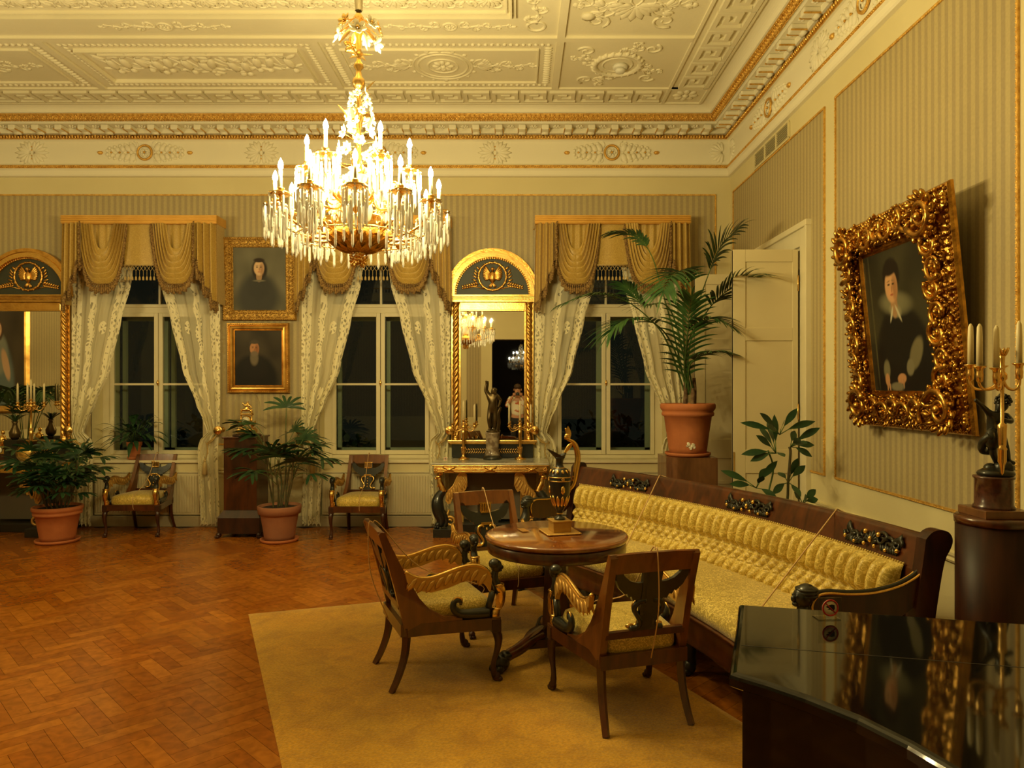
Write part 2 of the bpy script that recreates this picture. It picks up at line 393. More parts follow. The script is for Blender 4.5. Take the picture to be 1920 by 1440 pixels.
def lace():
    """cotton net: sheer ground, dense ornament bands along both edges, sprigs between; v runs down in the uv map"""
    m = bpy.data.materials.new('lace_net'); m.use_nodes = True; nt = m.node_tree; nt.nodes.clear(); L = nt.links
    o = nt.nodes.new('ShaderNodeOutputMaterial'); tr = nt.nodes.new('ShaderNodeBsdfTransparent')
    df = nt.nodes.new('ShaderNodeBsdfDiffuse'); df.inputs[0].default_value = (.92, .86, .62, 1)
    tl = nt.nodes.new('ShaderNodeBsdfTranslucent'); tl.inputs[0].default_value = (.86, .78, .55, 1)
    ms = nt.nodes.new('ShaderNodeMixShader'); ms.inputs[0].default_value = .12; L.new(df.outputs[0], ms.inputs[1]); L.new(tl.outputs[0], ms.inputs[2])
    uv = nt.nodes.new('ShaderNodeUVMap'); sp = nt.nodes.new('ShaderNodeSeparateXYZ'); L.new(uv.outputs[0], sp.inputs[0])
    def mth(op, a, b=None, c=None):
        n = nt.nodes.new('ShaderNodeMath'); n.operation = op
        for i, x in enumerate((a, b, c)):
            if x is None: continue
            if isinstance(x, (int, float)): n.inputs[i].default_value = x
            else: L.new(x, n.inputs[i])
        return n.outputs[0]
    u, v = sp.outputs[0], sp.outputs[1]
    cb = nt.nodes.new('ShaderNodeCombineXYZ'); L.new(mth('MULTIPLY', u, 1.15), cb.inputs[0]); L.new(mth('MULTIPLY', v, 2.9), cb.inputs[1])
    # border ornament: rings (voronoi) and scrolls (wave)
    vo = nt.nodes.new('ShaderNodeTexVoronoi'); vo.inputs['Scale'].default_value = 15; vo.feature = 'DISTANCE_TO_EDGE'; L.new(cb.outputs[0], vo.inputs[0])
    v2 = nt.nodes.new('ShaderNodeTexVoronoi'); v2.inputs['Scale'].default_value = 6.5; L.new(cb.outputs[0], v2.inputs[0])
    rings = mth('SINE', mth('MULTIPLY', v2.outputs['Distance'], 26.0))
    hole = mth('MULTIPLY', mth('GREATER_THAN', vo.outputs[0], .155), mth('GREATER_THAN', rings, -.2))
    # bands: dense where |u - edge| small
    e0 = mth('LESS_THAN', u, .20); e1 = mth('GREATER_THAN', u, .80)
    sc = mth('ADD', mth('MULTIPLY', mth('SINE', mth('MULTIPLY', v, 75.0)), .018), .42)
    mid = mth('LESS_THAN', mth('ABSOLUTE', mth('SUBTRACT', u, sc)), .055)
    band = mth('MAXIMUM', mth('MAXIMUM', e0, e1), mid)
    # sprig medallions in the sheer ground
    vs = mth('SUBTRACT', mth('FRACT', mth('MULTIPLY', v, 4.5)), .5)
    d = mth('SQRT', mth('ADD', mth('POWER', mth('MULTIPLY', mth('SUBTRACT', u, .65), 9.0), 2.0), mth('POWER', mth('MULTIPLY', vs, 5.5), 2.0)))
    med = mth('LESS_THAN', d, .55)
    dense = mth('MAXIMUM', band, med)
    a1 = mth('MULTIPLY', dense, mth('SUBTRACT', .98, mth('MULTIPLY', hole, .62)))
    a0 = mth('MULTIPLY', mth('SUBTRACT', 1.0, dense), .52)
    al = mth('ADD', a0, a1)
    mx = nt.nodes.new('ShaderNodeMixShader'); L.new(al, mx.inputs[0]); L.new(tr.outputs[0], mx.inputs[1]); L.new(ms.outputs[0], mx.inputs[2])
    L.new(mx.outputs[0], o.inputs[0]); return m
M['lace'] = lace()
# ---------------------------------------------------------------- relief ornament helpers
def frame3(d, n):
    d = V(d).normalized(); n = V(n).normalized(); s = n.cross(d)
    return Mx((d, s, n)).transposed()
def petal(mb, O, d, nrm, L, W, T=.012, m=0, n=6, k=4):
    d = V(d).normalized(); mb.ell(V(O) + d * L * .5, (L * .5, W * .5, T), frame3(d, nrm), n, k, m)
def palmette(mb, O, ex, ey, nrm, r, n=9, spread=pi * .95, m=0, T=.014, W=.30):
    for i in range(n):
        t = i / (n - 1) - .5; a = pi / 2 + t * spread
        petal(mb, O, V(ex) * cos(a) + V(ey) * sin(a), nrm, r * (1 - .35 * abs(t) * 1.2), r * W, T, m)
def volute(mb, O, ex, ey, r, turns=1.3, tr=.010, sgn=1, a0=0.0, m=0, n=18, k=5):
    mb.tube(spiral(O, ex, ey, r, turns, n, a0, .15, sgn), lambda t: tr * (1 - .45 * t), k, m)
def ringt(mb, O, ex, ey, r, tr=.01, m=0, n=24, ry=None, k=5):
    mb.tube([V(O) + V(ex) * (cos(2 * pi * i / n) * r) + V(ey) * (sin(2 * pi * i / n) * (ry or r)) for i in range(n)], tr, k, m, closed=True)
def rosette(mb, O, ex, ey, nrm, r, n=8, m=0, T=.014):
    for i in range(n):
        a = 2 * pi * i / n; petal(mb, V(O) + (V(ex) * cos(a) + V(ey) * sin(a)) * r * .2, V(ex) * cos(a) + V(ey) * sin(a), nrm, r * .8, r * .5, T, m)
    mb.ell(O, (r * .25, r * .25, T * 1.6), frame3(ex, nrm), 8, 5, m)
def scrollwork(mb, O, ex, ey, nrm, L, H, m=0, T=.012, seed=1, n=5):
    """arabesque tapering away from O along ex: alternating volutes with leaves"""
    rr = random.Random(seed); ex = V(ex); ey = V(ey); O = V(O)
    for i in range(n):
        t = (i + .5) / n; h = H * (1 - .65 * t); sg = 1 if i % 2 else -1
        c = O + ex * (L * t) + ey * (sg * h * .16)
        volute(mb, c, ex, ey, h * .34, 1.2, T * .9, sg, pi * .5 * sg, m)
        for q in range(3):
            a = (q - 1) * .7
            petal(mb, c - ey * (sg * h * .1), (ex * cos(a) - ey * (sg * 1) * (sin(a) + .9)), nrm, h * .38, h * .16, T, m)
            petal(mb, c + ey * (sg * h * .1), (ex * cos(a) + ey * (sg * 1) * (sin(a) + .9)), nrm, h * .30, h * .14, T, m)
    mb.tube([O + ex * (L * i / 12) + ey * (H * .10 * sin(i * 1.1)) for i in range(13)], lambda t: T * (1 - .6 * t), 5, m)
    petal(mb, O + ex * L * .92, ex, nrm, L * .12, H * .16, T, m)

# ---------------------------------------------------------------- setting: floor, walls, ceiling
def floor():
    mb = MB(); mb.box2((XL, YF, -.05), (XR, YB + .02, -.0035), 0); mb.col = [(.05, .02, .008)] * 8
    Wd, k, g = .086, 4, .0007; rr = random.Random(4); c45 = cos(pi / 4)
    def plank(x0, y0, x1, y1):
        cx, cy = (x0 + x1) / 2 * Wd, (y0 + y1) / 2 * Wd
        X, Y = (cx - cy) * c45 - 2.0, (cx + cy) * c45
        if X < XL + .1 or X > XR - .02 or Y < YF + .1 or Y > YB - .05: return
        if X < -1.2 - Y * .72 - .6: return
        P = []
        for (a, b) in ((x0 * Wd + g, y0 * Wd + g), (x1 * Wd - g, y0 * Wd + g), (x1 * Wd - g, y1 * Wd - g), (x0 * Wd + g, y1 * Wd - g)):
            P.append(((a - b) * c45 - 2.0, (a + b) * c45, 0))
        mb.add(P, [(0, 1, 2, 3)], 0, False)
        t = .2 + .7 * rr.random() ** 1.3; s = rr.uniform(.93, 1.04)
        c = (lerp(.27, .44, t) * s, lerp(.070, .152, t) * s, lerp(.004, .014, t) * s)
        mb.col.extend([c] * 4)
    for y in range(-110, 150):
        for x in range(-110, 150):
            if (x - y) % (2 * k) == 0: plank(x, y, x + k, y + 1)
            if (x - y) % (2 * k) == 2 * k - 1: plank(x, y, x + 1, y + k)
    struct(mb.build('floor', M['parquet']))
floor()

WX = (-4.44, -1.70, 1.08)        # window axes on the back wall
OP, SILL, HEAD = .70, .80, 3.25   # half opening, sill height, head height
def walls():
    mb = MB()
    xs = [XL - .3]
    for c in (-7.2,) + WX: xs += [c - OP, c + OP]
    xs.append(XR + .3)
    for i in range(0, len(xs), 2): mb.box2((xs[i], YB, 0), (xs[i + 1], YB + .62, 5.1), 0)
    for c in WX:
        mb.box2((c - OP, YB, HEAD), (c + OP, YB + .62, 5.1), 0)
        mb.box2((c - OP, YB + .12, 0), (c + OP, YB + .62, SILL - .03), 0)
    mb.box2((-7.2 - OP, YB, 0), (-7.2 + OP, YB + .62, 5.1), 0)
    # striped paper, four millimetres proud
    xs[0] = XL + .1; xs[-1] = 2.37
    y0, y1 = YB - .004, YB + .01
    for i in range(0, len(xs), 2): mb.box2((xs[i], y0, .99), (xs[i + 1], y1, 3.986), 1)
    for c in (-7.2,) + WX: mb.box2((c - OP, y0, HEAD if c > -7 else .99), (c + OP, y1, 3.986), 1)
    # dado panels between the windows
    for i in range(2, len(xs) - 1, 2):
        a, b = xs[i] + .12, xs[i + 1] - .12
        mb.box2((a, YB - .012, .18), (b, YB + .01, .19), 0); mb.box2((a, YB - .012, .60), (b, YB + .01, .61), 0)
    struct(mb.build('wall_back', [M['cream'], M['stripe']]))
    mb = MB()
    DY0, DY1, DH = 6.41, 7.79, 2.93
    for a, b in ((YF - .2, DY0), (DY1, YB + .3)): mb.box2((XR, a, 0), (XR + .4, b, 5.1), 0)
    mb.box2((XR, DY0, DH), (XR + .4, DY1, 5.1), 0)
    e = XR - .004
    mb.box2((e, 5.94, .94), (XR + .01, 6.22, 3.99), 1); mb.box2((e, 6.22, DH + .19), (XR + .01, 7.98, 3.99), 1); mb.box2((e, 7.98, .94), (XR + .01, 8.46, 3.99), 1)
    mb.box2((e, 3.64, .94), (XR + .01, 5.73, 3.99), 1)
    mb.box2((e, .6, .94), (XR + .01, 3.40, 3.99), 1)
    struct(mb.build('wall_right', [M['cream'], M['stripe']]))
    # vestibule behind the double door
    mb = MB(); mb.box2((XR + .4, DY0 - .6, 0), (XR + 2.2, DY0 - .5, 3.6)); mb.box2((XR + .4, DY1 + .5, 0), (XR + 2.2, DY1 + .6, 3.6))
    mb.box2((XR + 2.2, DY0 - .6, 0), (XR + 2.3, DY1 + .6, 3.6)); mb.box2((XR + .4, DY0 - .6, 3.6), (XR + 2.3, DY1 + .6, 3.7)); mb.box2((XR, DY0 - .6, -.1), (XR + 2.3, DY1 + .6, -.004))
    struct(mb.build('wall_vestibule', M['cream']))
    mb = MB(); mb.box2((XL - .3, YF - .2, 0), (XL, YB + .3, 5.1), 0); mb.box2((XL, 1, .94), (XL + .004, 8.2, 3.99), 1)
    struct(mb.build('wall_left', [M['cream'], M['stripe']]))
    # rear wall with the wide doorway the photographer stands in
    mb = MB(); a, b, h = -.68, .72, 2.93
    mb.box2((XL, YF - .3, 0), (a, YF, 5.1)); mb.box2((b, YF - .3, 0), (XR, YF, 5.1)); mb.box2((a, YF - .3, h), (b, YF, 5.1))
    for p, q in ((XL + .2, a - .85), (b + .3, XR - .1)): mb.box2((p, YF, .94), (q, YF + .005, 3.99), 1)
    mb.box2((a - .65, YF, .94), (a - .28, YF + .005, 3.99), 1)
    mb.box2((a - .2, YF, 0), (a, YF + .04, h + .16)); mb.box2((b, YF, 0), (b + .2, YF + .04, h + .16)); mb.box2((a - .2, YF, h), (b + .2, YF + .05, h + .2))
    struct(mb.build('wall_rear', [M['cream'], M['stripe']]))
    mb = MB(); d = -16.0
    mb.box2((-4, d, -.05), (4, YF - .3, -.004)); mb.box2((-4, d - .1, 0), (4, d, 5)); mb.box2((-4.1, d, 0), (-4, YF - .3, 5)); mb.box2((4, d, 0), (4.1, YF - .3, 5)); mb.box2((-4, d, 4.95), (4, YF - .3, 5.05))
    struct(mb.build('wall_next_room', mat('painted_dimness', (.10, .065, .04), .8)))  # dim light of this room is put into the dark wall colour
walls()

def ceiling():
    mb = MB(); z = ZC
    mb.box2((XL, YF, z), (XR, YB + .1, z + .1), 0)
    struct(mb.build('ceiling', M['ceil']))
    # raised mouldings and relief, all hanging a little below the flat
    mb = MB(); t = .014
    cnt = [0]
    def bar(x0, y0, x1, y1, h=t):
        cnt[0] += 1; mb.box2((x0, y0, z - h - .00013 * (cnt[0] % 50)), (x1, y1, z + .002), 0)
    X0, X1 = -8.3, 1.64; KX0, KX1 = 1.70, 2.02; KY0, KY1 = 7.84, 8.12
    # framing of the meander band
    for y in (7.76, 8.16): bar(X0, y, 2.08, y + .03, .02)
    bar(1.63, 3.0, 1.66, 7.79, .02); bar(2.06, 3.0, 2.09, 8.16, .02); bar(1.63, 7.79, 1.66, 8.16, .02); bar(1.66, 7.76, 2.06, 7.79, .02)
    def ribbon(pts, w, d0, d1):
        """band of width w along an axis-parallel path, mitred at the corners"""
        n = len(pts); Lf = []; Rt = []
        for k in range(n):
            a = (pts[k] - pts[k - 1]).normalized() if k else (pts[1] - pts[0]).normalized()
            c = (pts[k + 1] - pts[k]).normalized() if k < n - 1 else a
            na, nc = V((-a.y, a.x, 0)), V((-c.y, c.x, 0)); o = na * (w / 2) if (na - nc).length < .01 else (na + nc) * (w / 2)
            Lf.append(pts[k] + o); Rt.append(pts[k] - o)
        vs = [];
        for k in range(n): vs += [V((Lf[k].x, Lf[k].y, d0)), V((Rt[k].x, Rt[k].y, d0)), V((Rt[k].x, Rt[k].y, d1)), V((Lf[k].x, Lf[k].y, d1))]
        fs = [(4 * k + q, 4 * k + (q + 1) % 4, 4 * k + 4 + (q + 1) % 4, 4 * k + 4 + q) for k in range(n - 1) for q in range(4)]
        fs += [(3, 2, 1, 0), tuple(4 * (n - 1) + q for q in range(4))]
        mb.add(vs, fs, 0, False)
    def key(O, ea, eb, L, H):
        w = H * .15
        ribbon([O + ea * (x * L) + eb * (y * H) for x, y in ((.08, .09), (.08, .93), (.86, .93), (.86, .32), (.38, .32), (.38, .64), (.64, .64))], w, z - .030, z + .002)
        ribbon([O + ea * (.03 * L), O + ea * (.97 * L)], w, z - .030, z + .002)
    L = .316; n = int((1.60 + 7.6) / L)
    for i in range(n): key(V((1.60 - (i + 1) * L, KY1 - .02, 0)), V((1, 0, 0)), V((0, -1, 0)), L, .25)
    for i in range(15): key(V((2.03, 7.74 - i * L, 0)), V((0, -1, 0)), V((-1, 0, 0)), L, .30)
    N = V((0, 0, -1)); EX = V((1, 0, 0)); EY = V((0, 1, 0))
    rosette(mb, V((1.86, 7.97, z)), EX, EY, N, .15, 8, T=.02)
    # main ribs
    bar(X0, 6.63, 1.63, 6.70, .025)
    for x in (.36, -1.96, -4.54): bar(x, 6.70, x + .07, 7.76, .025)
    bar(.36, 3.0, .43, 6.63, .025)
    # bead-and-leaf borders
    def beads(x0, x1, y, sp=.06, w=.05, yy=None):
        k = max(1, int(abs((x1 - x0) if yy is None else (yy - y)) / sp))
        for i in range(k):
            s = (i + .5) / k
            c = (lerp(x0, x1, s), y, z) if yy is None else (x0, lerp(y, yy, s), z)
            mb.ell(c, ((sp * .36, w * .5, .018) if yy is None else (w * .5, sp * .36, .018)), None, 6, 4)
    for (a, b) in ((-1.85, .32), (-7.0, -4.60)):
        beads(a, b, 7.70); beads(a, b, 6.80)
        beads(b - .03, 0, 6.84, .05, .09, 7.66); beads(a + .03, 0, 6.84, .05, .09, 7.66)
        c = b - .14, a + .14
        for y in (6.88, 7.61): bar(a + .12, y, b - .12, y + .015, .02)
        for x in (a + .12, b - .135): bar(x, 6.88, x + .015, 7.62, .02)
        m = (a + b) / 2; O = V((m, 7.25, z))
        for r in (.30, .25, .15): ringt(mb, O, EX, EY, r, .013, n=36)
        rosette(mb, O, EX, EY, N, .12, 8, T=.02)
        for i in range(16):
            q = 2 * pi * i / 16; petal(mb, O + EX * cos(q) * .30 + EY * sin(q) * .30, EX * cos(q) + EY * sin(q), N, .06, .05, .014)
        for s in (1, -1):
            scrollwork(mb, O + EX * (.34 * s), EX * s, EY, N, .62, .32, 0, .013, 3)
            palmette(mb, O + EX * (.34 * s), EY, EX * s, N, .2, 7, 1.5)
    # long figural panel over the middle of the room
    a, b = -4.42, -2.0
    for y0 in (6.78, 7.66):
        for i in range(44):
            s = (i + .5) / 44; petal(mb, V((lerp(a, b, s), y0, z)), V((.6, 1, 0)), N, .06, .035, .014)
    for x0 in (a + .05, b - .05):
        for i in range(15): petal(mb, V((x0, lerp(6.85, 7.6, i / 14), z)), V((1, .6, 0)), N, .06, .035, .014)
    for q in (.13,):
        bar(a + q, 6.78 + .10, b - q, 6.90, .035); bar(a + q, 7.56, b - q, 7.58, .035); bar(a + q, 6.9, a + q + .02, 7.56, .035); bar(b - q - .02, 6.9, b - q, 7.56, .035)
    rr = random.Random(11)
    for i in range(13):           # reclining and walking figures of the frieze
        cx = lerp(a + .32, b - .32, i / 12); cy = 7.24 + rr.uniform(-.05, .05); lean = rr.uniform(-.6, .6)
        petal(mb, V((cx, cy - .14, z)), V((lean * .5, 1, 0)), N, .24, .10, .03)
        mb.ell((cx + lean * .14, cy + .14, z), (.035, .04, .025), None, 8, 5)
        for s in (1, -1):
            petal(mb, V((cx, cy - .12, z)), V((s * .6 + lean, -.6, 0)), N, .16, .05, .02)
            petal(mb, V((cx + lean * .1, cy + .06, z)), V((s, rr.uniform(-.8, .8), 0)), N, .15, .035, .018)
        mb.tube([V((cx - .1, cy - .2, z)), V((cx + rr.uniform(-.1, .1), cy, z)), V((cx + .12, cy + rr.uniform(0, .2), z))], .012, 4)
    bar(a + .3, 6.98, b - .3, 6.995, .02)
    # square with the wreath under the smoke detector
    O = V((1.0, 7.22, z)); ringt(mb, O, EX, EY, .23, .03, n=32); ringt(mb, O, EX, EY, .15, .012, n=28)
    for i in range(22):
        q = 2 * pi * i / 22; petal(mb, O + (EX * cos(q) + EY * sin(q)) * .2, EX * cos(q + .6) + EY * sin(q + .6), N, .09, .05, .03)
    for i in range(4):
        q = pi / 2 * i + .35; d = EX * cos(q) + EY * sin(q); e = EX * -sin(q) + EY * cos(q)
        scrollwork(mb, O + d * .25, d, e, N, .26, .26, 0, .013, i, 3)
        volute(mb, O + d * .42 + e * .16, d, e, .09, 1.3, .016, 1, 0)
    # arabesques of the side field
    for (x, y) in ((1.0, 6.1), (1.0, 5.1)):
        O = V((x, y, z))
        for s in (1, -1):
            scrollwork(mb, O, EX * s, EY, N, .52, .55, 0, .014, 5, 3)
            volute(mb, O + EX * .3 * s + EY * .26, EX, EY, .12, 1.4, .016, s, 1); volute(mb, O + EX * .34 * s - EY * .25, EX, EY, .10, 1.4, .016, -s, 1)
        palmette(mb, O, EX, EY, N, .28)
    mb.lathe([(.02, 0), (.07, .01), (.06, .02)], 10, (.62, 6.28, z - .02))
    for i in range(6): petal(mb, V((.62, 6.20 + i * .022, z)), V((1, 0, 0)), N, .14, .02, .014)
    # ribbon ornaments beside the great centre field
    for x in (-5.75, -3.2, -.62):
        O = V((x, 6.46, z)); ringt(mb, O, EX, EY, .06, .013, n=20); rosette(mb, O, EX, EY, N, .05)
        for s in (1, -1): scrollwork(mb, O + EX * .09 * s, EX * s, EY, N, .50, .17, 0, .013, 7, 5)
    O = V((.16, 6.30, z)); ringt(mb, V((.16, 6.45, z)), EX, EY, .08, .016, n=20)
    scrollwork(mb, V((.16, 6.4, z)), -EY, EX, N, .9, .22, 0, .016, 9, 6)
    # great centre field with the palmette border
    for k, h in ((0, .03), (.035, .045), (.075, .02)):
        bar(-6.4 + k, 6.27 - k, -.02 - k, 6.285 - k, h); bar(-.035 - k, 3.0, -.02 - k, 6.28 - k, h)
    for i in range(30):
        x = -.25 - i * .2
        if i % 2 == 0:
            palmette(mb, V((x, 5.98, z)), EX, EY, N, .17, 7, 2.4, T=.018, W=.2)
            for s in (1, -1): volute(mb, V((x + .06 * s, 6.12 - .02, z)), EX, EY, .05, 1.2, .012, s, 0)
        else:
            for s in (1, -1):
                volute(mb, V((x + .05 * s, 6.08, z)), EX, EY, .05, 1.2, .012, -s, 1)
                petal(mb, V((x, 6.02, z)), V((s * .7, 1, 0)), N, .12, .04, .016)
    for i in range(14): palmette(mb, V((-.30, 5.75 - i * .36, z)), EY, EX, N, .17, 7, 2.4, T=.018, W=.2)
    struct(mb.build('trim_1', M['ceil']))
ceiling()

def loops(prof, name, mt, x0=XL, x1=XR, y0=YF, y1=YB):
    mb = MB(); n = len(prof)
    vs = []
    for (p, z) in prof: vs += [V((x0 + p, y0 + p, z)), V((x1 - p, y0 + p, z)), V((x1 - p, y1 - p, z)), V((x0 + p, y1 - p, z))]
    fs = []
    for j in range(n - 1):
        for i in range(4): fs.append((j * 4 + i, j * 4 + (i + 1) % 4, (j + 1) * 4 + (i + 1) % 4, (j + 1) * 4 + i))
    mb.add(vs, fs, 0, False)
    return mb
def cornice():
    prof = [(0, 4.20), (.035, 4.205), (.045, 4.22), (.045, 4.27), (.06, 4.285), (.06, 4.29), (.045, 4.295), (.045, 4.335), (.03, 4.345), (.02, 4.36), (.02, 4.62), (.035, 4.635),
            (.06, 4.64), (.06, 4.69), (.10, 4.695), (.10, 4.755), (.235, 4.76), (.24, 4.785), (.26, 4.79), (.27, 4.795), (.31, 4.85), (.33, 4.855)]
    for i in range(9):
        a = pi / 2 * i / 8; prof.append((.33 + .12 * (1 - cos(a)) , 4.86 + .07 * sin(a)))
    prof[-1] = (.46, 4.931)
    mb = loops(prof, 'c', None)
    # modillions
    x = -6.9
    for i in range(34):
        X = 2.22 - i * .272
        mb.box((X, YB - .165, 4.725), (.085, .14, .06), 0, .012); mb.lathe([(.028, -.04), (.028, .04)], 10, (X, YB - .115, 4.70), Mx.Rotation(pi / 2, 3, 'Y'))
    for i in range(20):
        Y = 8.28 - i * .272
        mb.box((XR - .165, Y, 4.725), (.14, .085, .06), 0, .012); mb.lathe([(.028, -.04), (.028, .04)], 10, (XR - .115, Y, 4.70), Mx.Rotation(pi / 2, 3, 'X'))
    struct(mb.build('trim_2', M['white']))
    # gilded enrichments: (projection, z, spacing, element)
    g = MB()
    def run(p, z, sp, fn, ymin=3.2):
        k = int((XR - p + 6.9) / sp)
        for i in range(k): fn(V((XR - p - sp * (i + .5), YB - p, z)), V((1, 0, 0)), V((0, -1, 0)), i)
        k = int((YB - p - ymin) / sp)
        for i in range(k): fn(V((XR - p, YB - p - sp * (i + .5), z)), V((0, 1, 0)), V((-1, 0, 0)), i)
    def egg(c, e, n, i):
        g.ell(c + n * .012, (.014, .014, .024), None, 7, 5, 1 if i % 2 == 0 else 0)
    run(.065, 4.665, .034, egg)
    for (p0, z0, p1, z1) in ((.062, 4.638, .062, 4.692), (.047, 4.297, .047, 4.333), (.262, 4.788, .312, 4.852)):
        q = loops([(p0 - .004, z0), (p0 + .003, z0), (p1 + .003, z1), (p1 - .004, z1)], 'g', None); g.add(q.v, q.f, 0, False)
    def leafy(c, e, n, i):
        up = (V((0, 0, 1)) + n * .9).normalized(); nn = (n - V((0, 0, 1)) * .8).normalized()
        for s in (-1, 0, 1): petal(g, c - up * .035, up + e * (s * .75), nn, .062 - abs(s) * .012, .024, .012, 0, 5, 4)
        g.ell(c + up * .02 + n * .008, .009, None, 5, 4, 1)
    run(.288, 4.815, .055, leafy)
    run(.262, 4.782, .020, lambda c, e, n, i: g.ell(c + n * .002, .0075, None, 5, 4, 1))
    def rope(c, e, n, i): petal(g, c - e * .012 - V((0, 0, .012)), e + V((0, 0, 1.0)), n, .036, .016, .010, 0, 5, 4)
    run(.05, 4.315, .026, rope)
    # gold line under the modillions
    def soff(c, e, n, i):
        ee = V((abs(e.x), abs(e.y), 0))
        for s in (-1, 1): g.box(c + ee * (s * .048) - V((0, 0, .02)), (.008 + .0 * ee.x if ee.x else .15, .15 if ee.x else .008, .012), 0)
        g.box(c - n * .075 + ee * .136 - V((0, 0, -.018)), (.19 if ee.x else .01, .01 if ee.x else .19, .012), 0)
        rosette(g, c + ee * .136 + V((0, 0, .028)), ee, n, V((0, 0, -1)), .05, 6, 2, .012)
    for i in range(34): soff(V((2.22 - i * .272, YB - .165, 4.72)), V((1, 0, 0)), V((0, -1, 0)), i)
    for i in range(18): soff(V((XR - .165, 8.28 - i * .272, 4.72)), V((0, 1, 0)), V((-1, 0, 0)), i)
    struct(g.build('trim_3', [M['goldp'], M['goldb'], M['white']]))
    # frieze ornaments: pairs of shells and long foliate rosettes
    f = MB()
    def shells(c, e, n):
        for s in (1, -1):
            palmette(f, c + e * (.02 * s), V((0, 0, 1)), e * s, n, .19, 9, 2.9, 0, .020, .27)
            volute(f, c + V((0, 0, .045 * s)), e, V((0, 0, 1)), .035, 1.0, .009, s, 0, 1)
    def longorn(c, e, n):
        Z = V((0, 0, 1))
        ringt(f, c + n * .01, e, Z, .085, .014, 1, 24); ringt(f, c + n * .01, e, Z, .065, .006, 0, 20)
        rosette(f, c, e, Z, n, .055, 6, 0, .02); f.ell(c + n * .02, .015, None, 6, 5, 1)
        for s in (1, -1):
            for k in range(6):
                t = k / 5; x = .14 + .32 * t; h = .13 * (1 - .62 * t)
                for q in (1, -1):
                    petal(f, c + e * (s * (x - .02)), (e * (s * .45) + Z * q), n, h, .075 * (1 - .4 * t), .024, 0, 7, 5)
                    if k < 5: f.ell(c + e * (s * (x + .03)) + Z * (q * h * .85), (.024, .018, .020), None, 6, 5)
            for q in (1, -1): volute(f, c + e * (s * .13) + Z * (q * .085), e, Z, .05, 1.1, .013, s * q, pi / 2)
            petal(f, c + e * (s * .50), e * s, n, .075, .05, .026, 1)
            for k in range(3): f.ell(c + e * (s * (.2 + .1 * k)) + n * .01, (.014, .012, .012), None, 6, 5, 1)
    yb = YB - .022; z = 4.49
    for px in (60, 490, 928): shells(V(((px - CX) / F * yb, yb, z)), V((1, 0, 0)), V((0, -1, 0)))
    for px in (-165, 272, 710, 1147): longorn(V(((px - CX) / F * yb, yb, z)), V((1, 0, 0)), V((0, -1, 0)))
    palmette(f, V((XR - .10, yb, z)), V((0, 0, 1)), V((-1, 0, 0)), V((0, -1, 0)), .17, 9, 2.9, 0, .02, .27)
    palmette(f, V((XR - .022, YB - .10, z)), V((0, 0, 1)), V((0, -1, 0)), V((-1, 0, 0)), .17, 9, 2.9, 0, .02, .27)
    for px, k in ((1442, 1), (1536, 0), (1622, 1)):
        c = V((XR - .022, (XR - .022) * F / (px - CX), z)); (longorn if k else shells)(c, V((0, 1, 0)), V((-1, 0, 0)))
    struct(f.build('trim_4', [M['white'], M['goldp']]))
cornice()

def wall_trims():
    # twisted gilt bead around the paper panels
    b = MB()
    def line(a, c, r=.011):
        a, c = V(a), V(c); L = (c - a).length; d = (c - a) / L; k = int(L / .30)
        wd = .016 if abs(d.z) < .5 else .0148; b.box((a + c) / 2, [abs(d[i]) * L + wd for i in range(3)], 0, .0)
        n = int(L / .024); nr = V((0, -1, 0)) if abs(a.y - YB) < .1 and abs(c.y - YB) < .1 else V((-1, 0, 0))
        for i in range(n): petal(b, a + d * ((i + .1) * .024), d + nr.cross(d) * .5, nr, .024, .013, .013, 0, 4, 3)
    y = YB - .006; x = XR - .006
    line((-6.9, y, 3.986), (2.37, y, 3.986)); line((2.37, y, .99), (2.37, y, 3.986))
    for i, (a, c) in enumerate(((-6.5, -5.14), (-3.74, -2.40), (-1.0, .38), (1.78, 2.37))): line((a, y, .99), (c, y, .99))
    line((x, 5.94, .94), (x, 5.94, 3.99)); line((x, 5.94, 3.99), (x, 8.46, 3.99)); line((x, 8.46, .94), (x, 8.46, 3.99)); line((x, 5.94, .94), (x, 6.22, .94))
    line((x, 3.64, .94), (x, 3.64, 3.99)); line((x, 5.73, .94), (x, 5.73, 3.99)); line((x, 3.64, .94), (x, 5.73, .94)); line((x, 3.64, 3.99), (x, 5.73, 3.99))
    struct(b.build('trim_5', M['goldp']))
    # chair rail
    r = MB(); prof = [(0, .635), (.02, .64), (.028, .655), (.02, .67), (.03, .685), (.03, .70), (0, .705)]
    def rail(a, c, nr):
        a, c = V(a), V(c); vs = []
        for p, z in prof: vs += [V((a.x, a.y, z)) + nr * p, V((c.x, c.y, z)) + nr * p]
        r.add(vs, [(2 * i, 2 * i + 1, 2 * i + 3, 2 * i + 2) for i in range(len(prof) - 1)], 0, False)
    for a, c in ((-6.5, -5.14), (-3.74, -2.40), (-1.0, .38), (1.78, 2.55)): rail((a, YB, 0), (c, YB, 0), V((0, -1, 0)))
    rail((XR, YF, 0), (XR, 6.22, 0), V((-1, 0, 0)))
    struct(r.build('trim_6', M['cream']))
    k = MB(); k.box2((XL, YB - .025, 0), (XR, YB + .02, .13), 0, .006); struct(k.build('baseboard_back', mat('grey_skirting', (.40, .34, .22), .5)))
    k = MB(); k.box2((XR - .025, YF, 0), (XR + .02, 6.22, .15), 0, .006); struct(k.build('baseboard_right', M['cream']))
wall_trims()

